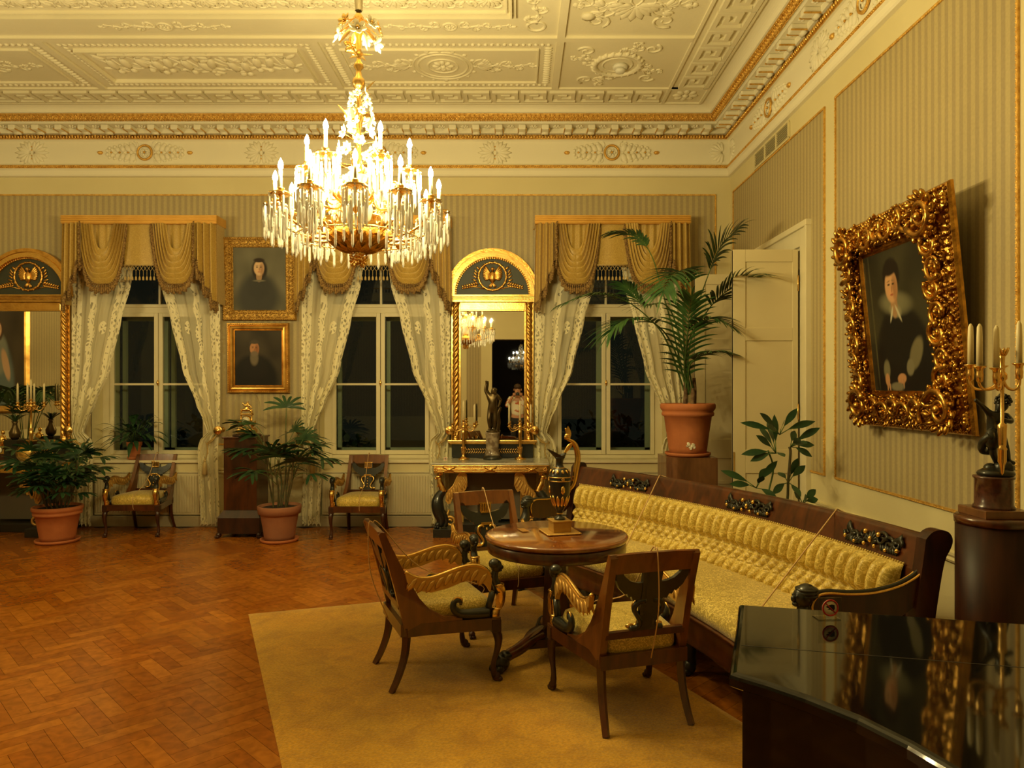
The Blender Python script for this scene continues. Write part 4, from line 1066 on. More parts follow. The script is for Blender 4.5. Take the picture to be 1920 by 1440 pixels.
# ---------------------------------------------------------------- armchairs
def paw(mb, c, d, s=1.0, m=0):
    """animal foot resting at c, toes towards d"""
    c = V(c); d = V(d).normalized(); e = V((-d.y, d.x, 0))
    mb.ell(c + V((0, 0, .030 * s)) + d * .005 * s, (.030 * s, .026 * s, .030 * s), frame3(d, V((0, 0, 1))), 10, 7, m)
    for k in (-1, 0, 1): mb.ell(c + d * (.030 - .005 * abs(k)) * s + e * (k * .017 * s) + V((0, 0, .014 * s)), (.020 * s, .0095 * s, .014 * s), frame3(d, V((0, 0, 1))), 8, 6, m)
def make_chair():
    t = thing('empire_armchair', '', 'armchair', group='mahogany swan-back armchairs')
    xs = lambda y: lerp(.285, .215, min(1, max(0, (y + .25) / .5)))
    ly = lambda z: .268 + (z - .46) * .262
    for s in (-1, 1):
        poly = [(.235, .29), (.262, .42), (.292, .60), (.335, .76), (.372, .862), (.392, .872), (.405, .86), (.385, .79)]
        # side panel: stile sweeping forward into the seat rail
        poly = [(.245, .29), (.275, .42), (.305, .55), (.345, .70), (.395, .855), (.385, .87), (.362, .868), (.325, .79), (.272, .68), (.222, .585), (.175, .50), (.12, .435), (.04, .39), (-.06, .372), (-.06, .30)]
        m = MB(); m.prism(poly, lambda a, b, d, s=s: V((s * (xs(a) - .018 + d), a, b)), 0, .036); m.build('side_panel', M['mahogl'], t)
        m = MB(); m.tube(spl([(s * .215, .245, .34), (s * .215, .240, .28), (s * .216, .252, .18), (s * .220, .285, .08), (s * .226, .325, .0)], 4), lambda u: .026 - .007 * u, 4, 0, up=(1, 0, 0), sm=False); m.build('leg', M['mahog'], t)
        m = MB(); m.box((s * .285, -.25, .315), (.055, .055, .07), 0, .004)
        m.tube(spl([(s * .285, -.250, .29), (s * .288, -.268, .24), (s * .288, -.262, .18), (s * .287, -.238, .10), (s * .287, -.246, .03)], 5), [.024, .024, .025, .026, .026, .025, .024, .022, .021, .020, .019, .018, .0165, .015, .015, .015, .016, .018, .018, .018, .018], 8)
        paw(m, (s * .287, -.252, 0), (0, -1, 0), .85); m.build('leg', M['mahogd'], t)
        # arm: gilt wing, ebonised sphinx head and scroll
        X = s * .272
        m = MB()
        top = [(.262, .655), (.20, .618), (.12, .608), (.03, .628), (-.06, .650), (-.14, .652), (-.20, .625), (-.232, .575)]
        bot = [(-.222, .50), (-.205, .53), (-.17, .565), (-.12, .582), (-.05, .572), (.03, .548), (.12, .535), (.20, .555), (.25, .60)]
        m.prism([(p.x, p.y) for p in [V((a, b, 0)) for a, b in top + bot]], lambda a, b, d: V((X - s * .0 + d, a, b)), -.013, .013)
        for k in range(9):
            f = k / 8; y = lerp(-.20, .20, f); z = interp(((-.232, .60), (-.14, .645), (-.05, .645), (.12, .605), (.25, .64)), y)
            for q in (-.016, .016): petal(m, (X + q, y, z - .004), (0, .75, -1), (q, 0, 0), .085, .03, .006, 0, 6, 4)
        m.tube([V((X, a, b + .004)) for a, b in [(p.x, p.y) for p in spl([V((a, b, 0)) for a, b in top], 3)]], .011, 6, 1)
        w = m.build('wing_arm', [M['goldflat'], M['goldb']], t)
        m = MB(); m.ell((X, -.262, .640), (.030, .034, .038), None, 12, 9); m.ell((X, -.250, .655), (.033, .034, .030), None, 12, 8)
        m.ell((X, -.296, .632), (.008, .010, .012), None, 6, 5); m.ell((X, -.285, .617), (.014, .012, .010), None, 6, 5)
        m.tube(spl([(X, -.255, .62), (X, -.250, .57), (X, -.268, .53), (X, -.280, .50)], 5), lambda u: .018 + .012 * u, 9)
        m.build('sphinx_head', M['black'], t)
        m = MB(); m.tube(spl([(X, -.268, .535), (X, -.288, .49), (X, -.282, .43), (X, -.255, .385), (X, -.25, .36)], 5), [.026, .028, .030, .031, .031, .030, .029, .027, .025, .023, .021, .020, .020, .022, .026, .028, .030, .030, .03, .03, .03], 9, 0)
        m.lathe([(.026, .0), (.034, .008), (.026, .016)], 12, (X, -.275, .528)); m.lathe([(.022, 0), (.030, .008), (.022, .016)], 12, (X, -.262, .395))
        m.leaf((X + s * .02, -.27, .40), (0, -.2, 1), (1, 0, 0), .12, .06, -.1, 5); m.build('gilt_bust', M['goldb'], t)
        m = MB(); m.tube(spl([(X, -.215, .385), (X, -.15, .388), (X, -.09, .392), (X, -.035, .405), (X, -.008, .44), (X, -.02, .472), (X, -.05, .468), (X, -.052, .446)], 5), lambda u: .027 * (1 - u) + .008, 8)
        m.tube([V((X, a, b)) for a, b in ((-.24, .50), (-.225, .45), (-.21, .40))], .02, 8); m.build('tail_scroll', M['black'], t)
        m = MB(); m.tube([p + V((s * .004, 0, .020 - .012 * i / 35)) for i, p in enumerate(spl([(X, -.215, .385), (X, -.15, .388), (X, -.09, .392), (X, -.035, .405), (X, -.004, .44), (X, -.02, .478), (X, -.056, .470), (X, -.052, .446)], 5))], .006, 5); m.build('gilt_line', M['goldb'], t)
    m = MB()
    m.prism([(-.31, -.275), (.31, -.275), (.31, -.25), (.232, .262), (.232, .275), (-.232, .275), (-.232, .262), (-.31, -.25)], lambda a, b, d: V((a, b, d)), .295, .362); m.build('seat_rail', M['mahog'], t)
    m = MB()
    def cu(u, v):
        a = 2 * pi * u; k = .62
        cx = abs(cos(a)) ** .28 * (1 if cos(a) > 0 else -1); cy = abs(sin(a)) ** .28 * (1 if sin(a) > 0 else -1)
        r = [0.0, .55, .85, .96, 1.0, 1.0, .98][min(6, int(v * 6 + .5))]; z = [.476, .470, .458, .442, .41, .375, .36][min(6, int(v * 6 + .5))]
        y = cy * .252 * r; xw = lerp(.262, .198, (y + .25) / .5); return V((cx * xw * r, y, z))
    m.grid(cu, 48, 6); m.build('seat_cushion', M['seatbro'], t)
    m = MB()
    m.prism([(-.200, .775), (.200, .775), (.205, .868), (.10, .873), (-.10, .873), (-.205, .868)], lambda a, b, d: V((a, ly(b) + d + .004, b)), -.014, .016); m.build('top_rail', M['mahogl'], t)
    m = MB(); m.box2((-.21, .255, .44), (.21, .285, .475), 0, .003); m.build('cross_rail', M['mahog'], t)
    sp = lambda x, z, d: V((x, ly(z) + d, z))
    m = MB()
    m.prism([(-.05, .782), (.05, .782), (.045, .475), (-.045, .475)], sp, -.008, .018)
    for s in (-1, 1):
        m.prism([(s * a, b) for a, b in ((.03, .61), (.03, .72), (.075, .722), (.115, .735), (.148, .762), (.160, .79), (.178, .798), (.192, .78), (.188, .742), (.168, .700), (.135, .668), (.125, .672), (.115, .652), (.10, .655), (.09, .632), (.07, .636), (.055, .612))], sp, -.010, .014)
        m.tube([sp(p.x * s, p.y, .010) for p in spl([V((.02, .63, 0)), V((.06, .622, 0)), V((.075, .585, 0)), V((.05, .545, 0)), V((.035, .515, 0)), V((.05, .49, 0)), V((.085, .486, 0))], 4)], .013, 7)
    m.build('swan_splat', M['black'], t)
    m = MB()
    for k in range(5): m.box(sp(-.036 + .018 * k, .755, -.016), (.013, .014, .058), 0, .003)
    m.box(sp(0, .787, -.016), (.10, .014, .010), 0, .002); m.box(sp(0, .722, -.016), (.08, .014, .010), 0, .002); m.build('gilt_fan', M['goldb'], t)
    m = MB(); m.box(sp(0, .640, -.016), (.085, .014, .018), 0, .003)
    for s in (-1, 1):
        m.tube([sp(p.x * s, p.y, -.014) for p in spl([V((.025, .615, 0)), V((.035, .628, 0)), V((.062, .618, 0)), V((.070, .585, 0)), V((.045, .545, 0)), V((.034, .515, 0)), V((.05, .492, 0)), V((.085, .488, 0))], 4)], .009, 7)
        m.ell(sp(s * .075, .492, -.014), (.025, .012, .014), None, 8, 5)
    for k in range(4): m.ell(sp(0, .60 - .03 * k, -.016), (.009, .006, .011), None, 6, 5)
    m.build('gilt_lyre', M['goldb'], t)
    m = MB(); P = spl([(-.02, .30, .34), (-.01, .395, .60), (.0, .405, .868), (.0, .38, .885), (.0, .34, .87), (.01, .10, .60), (.03, -.265, .46), (.03, -.285, .40), (.03, -.285, .33), (.03, -.25, .290)], 5)
    m.tube(P, .0032, 5); m.build('cord', M['string'], t)
    m = MB()
    for k in range(3): ringt(m, V((.02 + .03 * k, -.05, .272)), V((1, 0, 0)), V((0, .4, 1)), .02, .002, 0, 12)
    m.build('cord_knot', M['string'], t)
    return t
def chairs():
    c = make_chair()
    spots = (((-4.335, 8.24), (0.05, -1), 'mahogany armchair with gold seat below the sill plant, under the leftmost window'),
             ((-1.775, 8.12), (0, -1), 'mahogany armchair with gold seat under the middle window, facing the room'),
             ((-.13, 5.045), (.36, -.933), 'mahogany armchair behind the round table, its back to the gilt console'),
             ((-.47, 4.185), (.925, .38), 'mahogany armchair left of the round table, seen from behind and the side'),
             ((.535, 3.735), (-.29, .957), 'mahogany armchair in front of the round table, its swan-splat back to the viewer'))
    for i, (p, f, lab) in enumerate(spots):
        o = c if i == 0 else dup(c); place(o, (p[0], p[1], .012 if i > 1 else 0), atan2(f[1], f[0]) + pi / 2, lab)
chairs()

# ---------------------------------------------------------------- rug and round table
def rug():
    P = [V((-1.98, 5.24, 0)), V((.06, 5.92, 0)), V((1.52, 2.60, 0)), V((-.42, 1.75, 0))]
    m = MB(); N = 40
    def g(u, v):
        a = P[0].lerp(P[1], u); b = P[3].lerp(P[2], u); q = a.lerp(b, v); e = min(u, 1 - u, v, 1 - v); q.z = .002 + .010 * min(1, e * 60); return q
    m.grid(g, N * 2, N * 2); m.grid(lambda u, v: V((g(1 - u, v).x, g(1 - u, v).y, .0008)), 2, 2)
    o = m.build('carpet', M['carpet']); tag(o, 'plain mustard yellow carpet laid askew under the round table', 'carpet')
rug()
TX, TY = .235, 4.42
def table():
    t = thing('round_table', 'round polished mahogany pedestal table on clawed feet beside the curved sofa', 'table', (TX, TY, .012))
    m = MB(); m.lathe([(.0, .715), (.42, .715), (.436, .722), (.442, .735), (.438, .744), (.425, .749), (.0, .750)], 72); m.build('tabletop', M['tabletop'], t)
    m = MB(); m.lathe([(.40, .645), (.425, .648), (.428, .655), (.428, .708), (.42, .716), (.40, .716)], 72); m.build('apron', M['mahog'], t)
    m = MB(); m.lathe([(.075, .645), (.075, .60), (.083, .40), (.092, .20), (.098, .15), (.11, .13), (.0, .12)], 6, rot=rotz(.3), sm=False); m.lathe([(.0, .66), (.14, .655), (.12, .63), (.085, .615)], 24); m.build('pedestal', M['mahog'], t)
    m = MB()
    pts = []
    for k in range(3):
        a = R(219 - 120 * k)
        pts.append((cos(a) * .26, sin(a) * .26)); b = a - R(60); pts.append((cos(b) * .105, sin(b) * .105))
    q = []
    for i in range(6):
        q.append(pts[i])
    m.prism(q, lambda a, b, d: V((a, b, d)), .085, .135); m.build('plinth', M['mahogd'], t)
    for k in range(3):
        a = R(219 - 120 * k); d = V((cos(a), sin(a), 0))
        m = MB(); m.tube(spl([d * .12 + V((0, 0, .15)), d * .20 + V((0, 0, .135)), d * .30 + V((0, 0, .10)), d * .37 + V((0, 0, .085)), d * .41 + V((0, 0, .07))], 5), lambda u: .040 - .008 * u, 8)
        m.leaf(d * .11 + V((0, 0, .20)), d + V((0, 0, -.3)), V((0, 0, 1)), .18, .08, .1, 5); leg = m.build('leg', M['mahog'], t)
        m = MB(); paw(m, d * .42, d, 1.75); m.ell(d * .40 + V((0, 0, .085)), (.042, .042, .03), None, 10, 6); m.build('claw_foot', M['black'], leg)
    # acanthus mount at the foot of the column
    # little brass plate
    p = MB(); p.box((0, 0, .004), (.045, .10, .003), 0, .001, rot=rotz(.35)); tag(p.build('name_plate', M['brass'], None, (TX - .205, TY + .07, .762)), 'small brass plate lying on the round table left of the ewer', 'plate')
table()
def ewer():
    z0 = .762
    t = thing('ewer', 'tall black and gilt ewer with a figure handle standing on the round table', 'ewer', (TX + .022, TY + .02, z0), .25)
    m = MB(); m.box((0, 0, .006), (.20, .20, .008), 0, .003)
    for i in range(20):
        for (a, b) in ((1, 0), (-1, 0), (0, 1), (0, -1)):
            q = (i + .5) / 20 * .2 - .1; m.ell((a * .102 + abs(b) * q, b * .102 + abs(a) * q, .006), (.009, .009, .005), None, 6, 4)
    m.build('gilt_tray', M['goldflat'], t)
    m = MB(); m.box((0, 0, .04), (.115, .115, .060), 0, .004); m.box((0, 0, .075), (.125, .125, .010), 0, .003); m.build('plinth', M['goldflat'], t)
    B = [(.0, .08), (.036, .082), (.034, .09), (.016, .10), (.013, .115), (.022, .125), (.020, .135), (.030, .15), (.052, .20), (.064, .26), (.068, .31), (.069, .335), (.066, .36), (.050, .392), (.026, .405), (.021, .42), (.021, .44), (.026, .455), (.034, .468), (.030, .468), (.016, .45), (.0, .44)]
    m = MB(); m.lathe(B, 32)
    m.grid(lambda u, v: V(((.030 + .045 * v * max(0, -cos(2 * pi * u)) ** 2 + .012 * v) * cos(2 * pi * u), (.030 + .010 * v) * sin(2 * pi * u), .462 + .045 * v * (.35 + max(0, -cos(2 * pi * u)) ** 1.5 + .3 * max(0, cos(2 * pi * u))))), 28, 5)
    m.build('body', M['black'], t)
    m = MB()
    for z, r in ((.322, .0695), (.345, .0695), (.400, .034), (.118, .020)): m.lathe([(r - .003, z - .004), (r + .002, z), (r - .003, z + .004)], 32)
    for i in range(12):
        a = 2 * pi * i / 12; d = V((cos(a), sin(a), 0)); petal(m, d * .036 + V((0, 0, .155)), d * .35 + V((0, 0, 1)), d, .085, .026, .006); petal(m, d * .052 + V((0, 0, .395)), -d * .9 + V((0, 0, -.1)) * 0 + d * 1.6 + V((0, 0, -1.2)), d, .03, .022, .005)
    for a in (0, pi / 2, pi, -pi / 2): 
        d = V((cos(a), sin(a), 0)); petal(m, d * .066 + V((0, 0, .24)), V((0, 0, 1)), d, .06, .03, .006); rosette(m, d * .070 + V((0, 0, .333)), V((-d.y, d.x, 0)), V((0, 0, 1)), d, .012, 6, 0, .004)
    m.build('gilt_mounts', M['goldb'], t)
    m = MB()
    m.tube(spl([(.060, 0, .26), (.088, 0, .30), (.105, 0, .38), (.118, 0, .46), (.105, 0, .53), (.085, 0, .56), (.055, 0, .575)], 6), lambda u: .010 + .009 * sin(pi * min(1, u * 1.1)), 9)
    m.tube(spl([(.085, 0, .555), (.060, .004, .52), (.045, .01, .505), (.035, .012, .49)], 5), .009, 7)
    m.tube(spl([(.085, 0, .555), (.055, -.01, .54), (.035, -.01, .51), (.03, -.01, .495)], 5), .007, 7)
    m.ell((.045, 0, .590), (.017, .015, .019), None, 10, 8); m.ell((.048, 0, .600), (.018, .017, .014), None, 8, 6)
    m.tube(spl([(.07, .012, .575), (.055, .02, .60), (.045, .01, .63), (.038, .0, .645)], 5), .006, 6); m.leaf((.062, 0, .58), (-.1, 0, 1), (0, 1, 0), .09, .035, .1, 5)
    m.build('figure_handle', M['goldb'], t)
ewer()

# ---------------------------------------------------------------- the long curved sofa
SCX, SCY = -3.55, 2.70
def SP(th, r, z): return V((SCX + r * cos(th), SCY + r * sin(th), z))
M['seatbro2'] = brocade('gold_brocade_sofa_seat', (.40, .28, .045), (.78, .60, .16), 24)
def sofa():
    T0, T1 = R(7.0), R(42.0); L = (T1 - T0) * 5.4
    t = thing('curved_sofa', 'long curved mahogany sofa with deep buttoned gold brocade back beside the right wall', 'sofa', SP((T0 + T1) / 2, 5.1, 0))
    off = -V(t.location)
    def done(m, name, mt): m.v = [p + off for p in m.v]; return m.build(name, mt, t)
    # buttoned back
    W = .089; NF = 38
    def back(u, v):
        th = lerp(T0 + .012, T1 - .012, u); a = u * NF; z = lerp(.445, .812, v); r = lerp(5.365, 5.452, v)
        hx = v
        b1, b2, b3 = .46, .36, .26
        if hx > b1: q = abs(sin(pi * a)) ** .55 * min(1, .35 + (hx - b1) * 5)
        elif hx < b3: q = abs(sin(pi * a)) ** .55 * min(1, .35 + (b3 - hx) * 5)
        else:
            tt = (hx - b3) / (b2 - b3); q = (abs(sin(pi * (a + tt / 2))) * abs(sin(pi * (a - tt / 2)))) ** .45 * .8
        edge = min(1, (1 - v) * 14) ** .5 * min(1, v * 14 + .3) ** .5
        prof = .020 + .030 * sin(pi * min(1, max(0, (v - b1) / (1 - b1)))) ** .6 if hx > b1 else .020 + .022 * sin(pi * min(1, max(0, v / b3))) ** .5 if hx < b3 else .016
        return SP(th, r - (.008 + (prof * 1.25 + .022) * q) * edge, z)
    m = MB(); m.grid(back, NF * 11, 60); done(m, 'buttoned_back', M['brocade'])
    m = MB()
    for k in range(NF - 1):
        for (row, ph) in ((.46, 0), (.36, .5), (.26, 0)):
            u = (k + 1 + ph) / NF
            if u < .995: p = back(u, row); m.ell(p, .0065, None, 6, 5)
    done(m, 'buttons', M['brocade'])
    m = MB()
    for k in range(170): u = k / 169; p = SP(lerp(T0 + .012, T1 - .012, u), 5.446, .815); m.ell(p, .0065, None, 5, 4)
    done(m, 'gimp_edge', M['brocade'])
    # back panel with crest rail
    m = MB(); pr = [(5.455, .80), (5.478, .86), (5.505, .935), (5.515, .955), (5.535, .962), (5.555, .952), (5.556, .93), (5.535, .80), (5.50, .45), (5.49, .14), (5.46, .14), (5.46, .45), (5.445, .70)]
    n = len(pr); m.grid(lambda u, v: SP(lerp(T0, T1, u), *pr[int(round(v * n)) % n]), 60, n); done(m, 'crest_rail', M['mahog'])
    # seat
    m = MB(); sp_ = [(5.40, .455), (5.30, .470), (5.15, .482), (4.98, .485), (4.86, .478), (4.79, .462), (4.752, .435), (4.742, .40), (4.748, .36), (4.76, .35)]
    m.grid(lambda u, v: SP(lerp(T0 + .012, T1 - .012, u), *sp_[int(round(v * 9))]), 80, 9)
    for q in (T0 + .012, T1 - .012):
        n_ = len(m.v); m.add([SP(q, *k) for k in sp_] + [SP(q, 5.40, .35)], [list(range(len(sp_) + 1))], 0, False)
    done(m, 'seat_cushion', M['seatbro2'])
    m = MB(); ap = [(4.80, .355), (4.735, .352), (4.73, .345), (4.742, .335), (4.742, .215), (4.732, .205), (4.735, .19), (4.80, .19), (4.80, .355)]
    m.grid(lambda u, v: SP(lerp(T0, T1, u), *ap[int(round(v * 8))]), 60, 8); done(m, 'seat_rail', M['mahog'])
    m = MB(); m.grid(lambda u, v: SP(lerp(T0, T1, u), lerp(4.78, 5.48, v), .20), 40, 2); m.grid(lambda u, v: SP(lerp(T0, T1, u), lerp(4.75, 5.48, v), .352), 40, 2); done(m, 'underside', M['mahogd'])
    # ends
    for (th, s) in ((T0, -1), (T1, 1)):
        m = MB(); tang = V((-sin(th), cos(th), 0)) * s
        fr = lambda a, b, d: SP(th, a, b) + tang * d
        poly = [(5.47, .955), (5.50, .985), (5.54, .997), (5.585, .985), (5.605, .95), (5.595, .91), (5.565, .85), (5.535, .70), (5.50, .45), (5.50, .25), (5.53, .10), (5.57, .0), (5.50, .0), (5.43, .12), (5.40, .25), (5.385, .36), (5.40, .50), (5.43, .70), (5.455, .85)]
        m.prism([(p.x, p.y) for p in spl([V((a, b, 0)) for a, b in poly[:12]], 4)] + poly[12:], fr, -.005, .060); done(m, 'end_stile', M['mahogd'])
        m = MB(); m.prism([(4.74, .19), (5.46, .19), (5.46, .36), (4.74, .36)], fr, -.005, .045); done(m, 'side_rail', M['mahog'])
        m = MB()
        top = [(5.47, .80), (5.42, .765), (5.34, .730), (5.22, .706), (5.10, .704), (5.00, .712), (4.945, .70), (4.918, .655), (4.93, .60)]
        bot = [(4.965, .57), (5.05, .553), (5.20, .553), (5.33, .58), (5.42, .64), (5.47, .70)]
        m.prism(top + bot, fr, .004, .046); done(m, 'arm_panel', M['mahogd'])
        m = MB()
        for d in (.003, .047): m.tube([fr(p.x, p.y + .006, d) for p in spl([V((a, b, 0)) for a, b in top], 4)], .0065, 6, 0)
        m2 = m; done(m2, 'gilt_edge', M['goldb'])
        m = MB(); m.tube([fr(p.x, p.y + .002, .025) for p in spl([V((a, b, 0)) for a, b in top[:-1]], 4)], .019, 7, flat=.45, up=(0, 0, 1)); done(m, 'arm_top', M['black'])
        m = MB(); c = fr(4.885, .70, .025); rd = (SP(th, 1, 0) - SP(th, 0, 0)).normalized()
        m.ell(c, (.044, .044, .05), None, 14, 10); m.ell(c + rd * .018 + V((0, 0, .018)), (.048, .05, .043), None, 14, 9); m.ell(c - rd * .046 + V((0, 0, -.006)), (.012, .012, .016), None, 8, 6); m.ell(c - rd * .034 + V((0, 0, -.030)), (.018, .018, .013), None, 8, 6); m.ell(c + rd * .058 + V((0, 0, .0)), (.024, .024, .022), None, 8, 6)
        for k in (-1, 1): m.ell(c - rd * .036 + tang * (.017 * k) + V((0, 0, .008)), (.008,) * 3, None, 6, 5)
        for z in (.008, .022, .036): ringt(m, c + rd * .018 + V((0, 0, z)), rd, tang, .046, .006, 0, 20)
        m.tube(spl([c + V((0, 0, -.02)), c + V((0, 0, -.09)), fr(4.86, .54, .025), fr(4.83, .44, .025)], 5), lambda u: .024 + .03 * u, 10); m.tube(spl([fr(4.83, .46, .025), fr(4.93, .42, .025), fr(5.05, .40, .025), fr(5.14, .44, .025), fr(5.10, .49, .025)], 5), lambda u: .045 - .03 * u, 9)
        done(m, 'sphinx_support', M['black'])
        m = MB(); m.lathe([(.040, -.012), (.052, 0), (.040, .012)], 14, fr(4.85, .52, .025))
        for k in range(4): m.leaf(fr(4.84, .44, .025), tang * (k - 1.5) * .6 + V((0, 0, 1)) - rd * .3, rd, .13, .05, .05, 4)
        done(m, 'gilt_collar', M['goldb'])
    for th, r in ((T0 + .01, 4.78), (T1 - .01, 4.78), ((T0 + T1) / 2 - .12, 4.78), ((T0 + T1) / 2 + .12, 4.78)):
        m = MB(); c = SP(th, r, 0); rd = (SP(th, 1, 0) - SP(th, 0, 0)).normalized(); m.tube(spl([c + V((0, 0, .20)), c - rd * .01 + V((0, 0, .12)), c - rd * .0 + V((0, 0, .05))], 4), lambda u: .04 - .012 * u, 8); paw(m, c - rd * .01, -rd, 1.4); done(m, 'claw_foot', M['bronze'])
    # pierced bronze mounts on the crest
    for ratio in ((1180 - CX) / F, (1405 - CX) / F, (1637 - CX) / F):
        th = min((T0 + (T1 - T0) * k / 400 for k in range(401)), key=lambda q: abs(SP(q, 5.48, 0).x / SP(q, 5.48, 0).y - ratio))
        tang = V((-sin(th), cos(th), 0)); nr = -V((cos(th), sin(th), 0)) * .95 + V((0, 0, .3)); nr.normalize(); up = tang.cross(nr); up = up if up.z > 0 else -up
        c = SP(th, 5.470, .877); m = MB()
        for s in (1, -1):
            ex = tang * s
            for k, (x, y, r_) in enumerate(((.070, .012, .042), (.130, -.006, .044), (.185, .006, .036))):
                volute(m, c + ex * x + up * y, ex, up, r_, 1.35, .011, s if k % 2 else -s, (0, pi)[k % 2])
            for k in range(7):
                a = k * .32 - .2; petal(m, c + ex * (.12 + .014 * k) + up * .006, ex * cos(a) + up * sin(a) * 1.3, nr, .060, .022, .009)
                petal(m, c + ex * (.07 + .018 * k) - up * .008, ex * .5 - up * 1, nr, .045, .020, .008)
        palmette(m, c - up * .02, tang, up, nr, .070, 7, 2.4, 0, .010, .3)
        done(m, 'bronze_mount', M['bronze'])
        m = MB()
        for s in (1, -1):
            m.ell(c + tang * (.050 * s) + up * .030 + nr * .008, (.014,) * 3, None, 8, 6); m.ell(c + tang * (.04 * s) - up * .032 + nr * .008, (.011,) * 3, None, 8, 6); m.ell(c + tang * (.200 * s) - up * .022 + nr * .006, (.012,) * 3, None, 8, 6); m.ell(c + tang * (.12 * s) - up * .036 + nr * .006, (.010,) * 3, None, 8, 6)
        m.ell(c + nr * .01 - up * .005, (.012, .012, .018), None, 8, 6); done(m, 'gilt_beads', M['brass'])
    return t
sofa()
def sofa_cords():
    for (px0, px1, y1, lab) in ((1241, 1150, 1040, 'thin barrier cord stretched over the sofa just behind the round table'), (1577, 1385, 1120, 'thin barrier cord stretched over the sofa towards the piano')):
        ra = (px0 - CX) / F
        th = min((R(6) + R(37) * k / 400 for k in range(401)), key=lambda q: abs(SP(q, 5.56, 0).x / SP(q, 5.56, 0).y - ra)); a = SP(th, 5.535, .967)
        ra = (px1 - CX) / F
        th = min((R(6) + R(37) * k / 400 for k in range(401)), key=lambda q: abs(SP(q, 4.73, 0).x / SP(q, 4.73, 0).y - ra)); b = SP(th, 4.775, .468); c = SP(th, 4.728, .43); d = SP(th, 4.722, .20)
        m = MB(); m.tube([SP(th, 5.565, .90), a + V((.02, .02, -.005)), a, b, c, d], .0042, 6); tag(m.build('barrier_cord', M['string']), lab, 'cord', 'barrier cords over the sofa')
sofa_cords()
# ---------------------------------------------------------------- figures by skin modifier
def skinned(name, J, E, mt, parent=None, root=0, sub=2, scale=1.0, org=(0, 0, 0), rz=0.0):
    """J: {key: (x, y, z, radius[, radius2])}; E: pairs of keys"""
    ks = list(J); ix = {k: i for i, k in enumerate(ks)}; me = bpy.data.meshes.new(name); rot = rotz(rz)
    me.from_pydata([rot @ (V(J[k][:3]) * scale) + V(org) for k in ks], [(ix[a], ix[b]) for a, b in E], []); me.materials.append(mt)
    o = bpy.data.objects.new(name, me); COL.objects.link(o); o.parent = parent
    m = o.modifiers.new('skin', 'SKIN'); m.use_smooth_shade = True
    sv = me.skin_vertices[0].data
    for i, k in enumerate(ks):
        r = J[k][3] * scale; r2 = (J[k][4] if len(J[k]) > 4 else J[k][3]) * scale; sv[i].radius = (r, r2); sv[i].use_root = (i == root)
    s = o.modifiers.new('sub', 'SUBSURF'); s.levels = sub; s.render_levels = sub
    return o
def chain(*k): return list(zip(k, k[1:]))

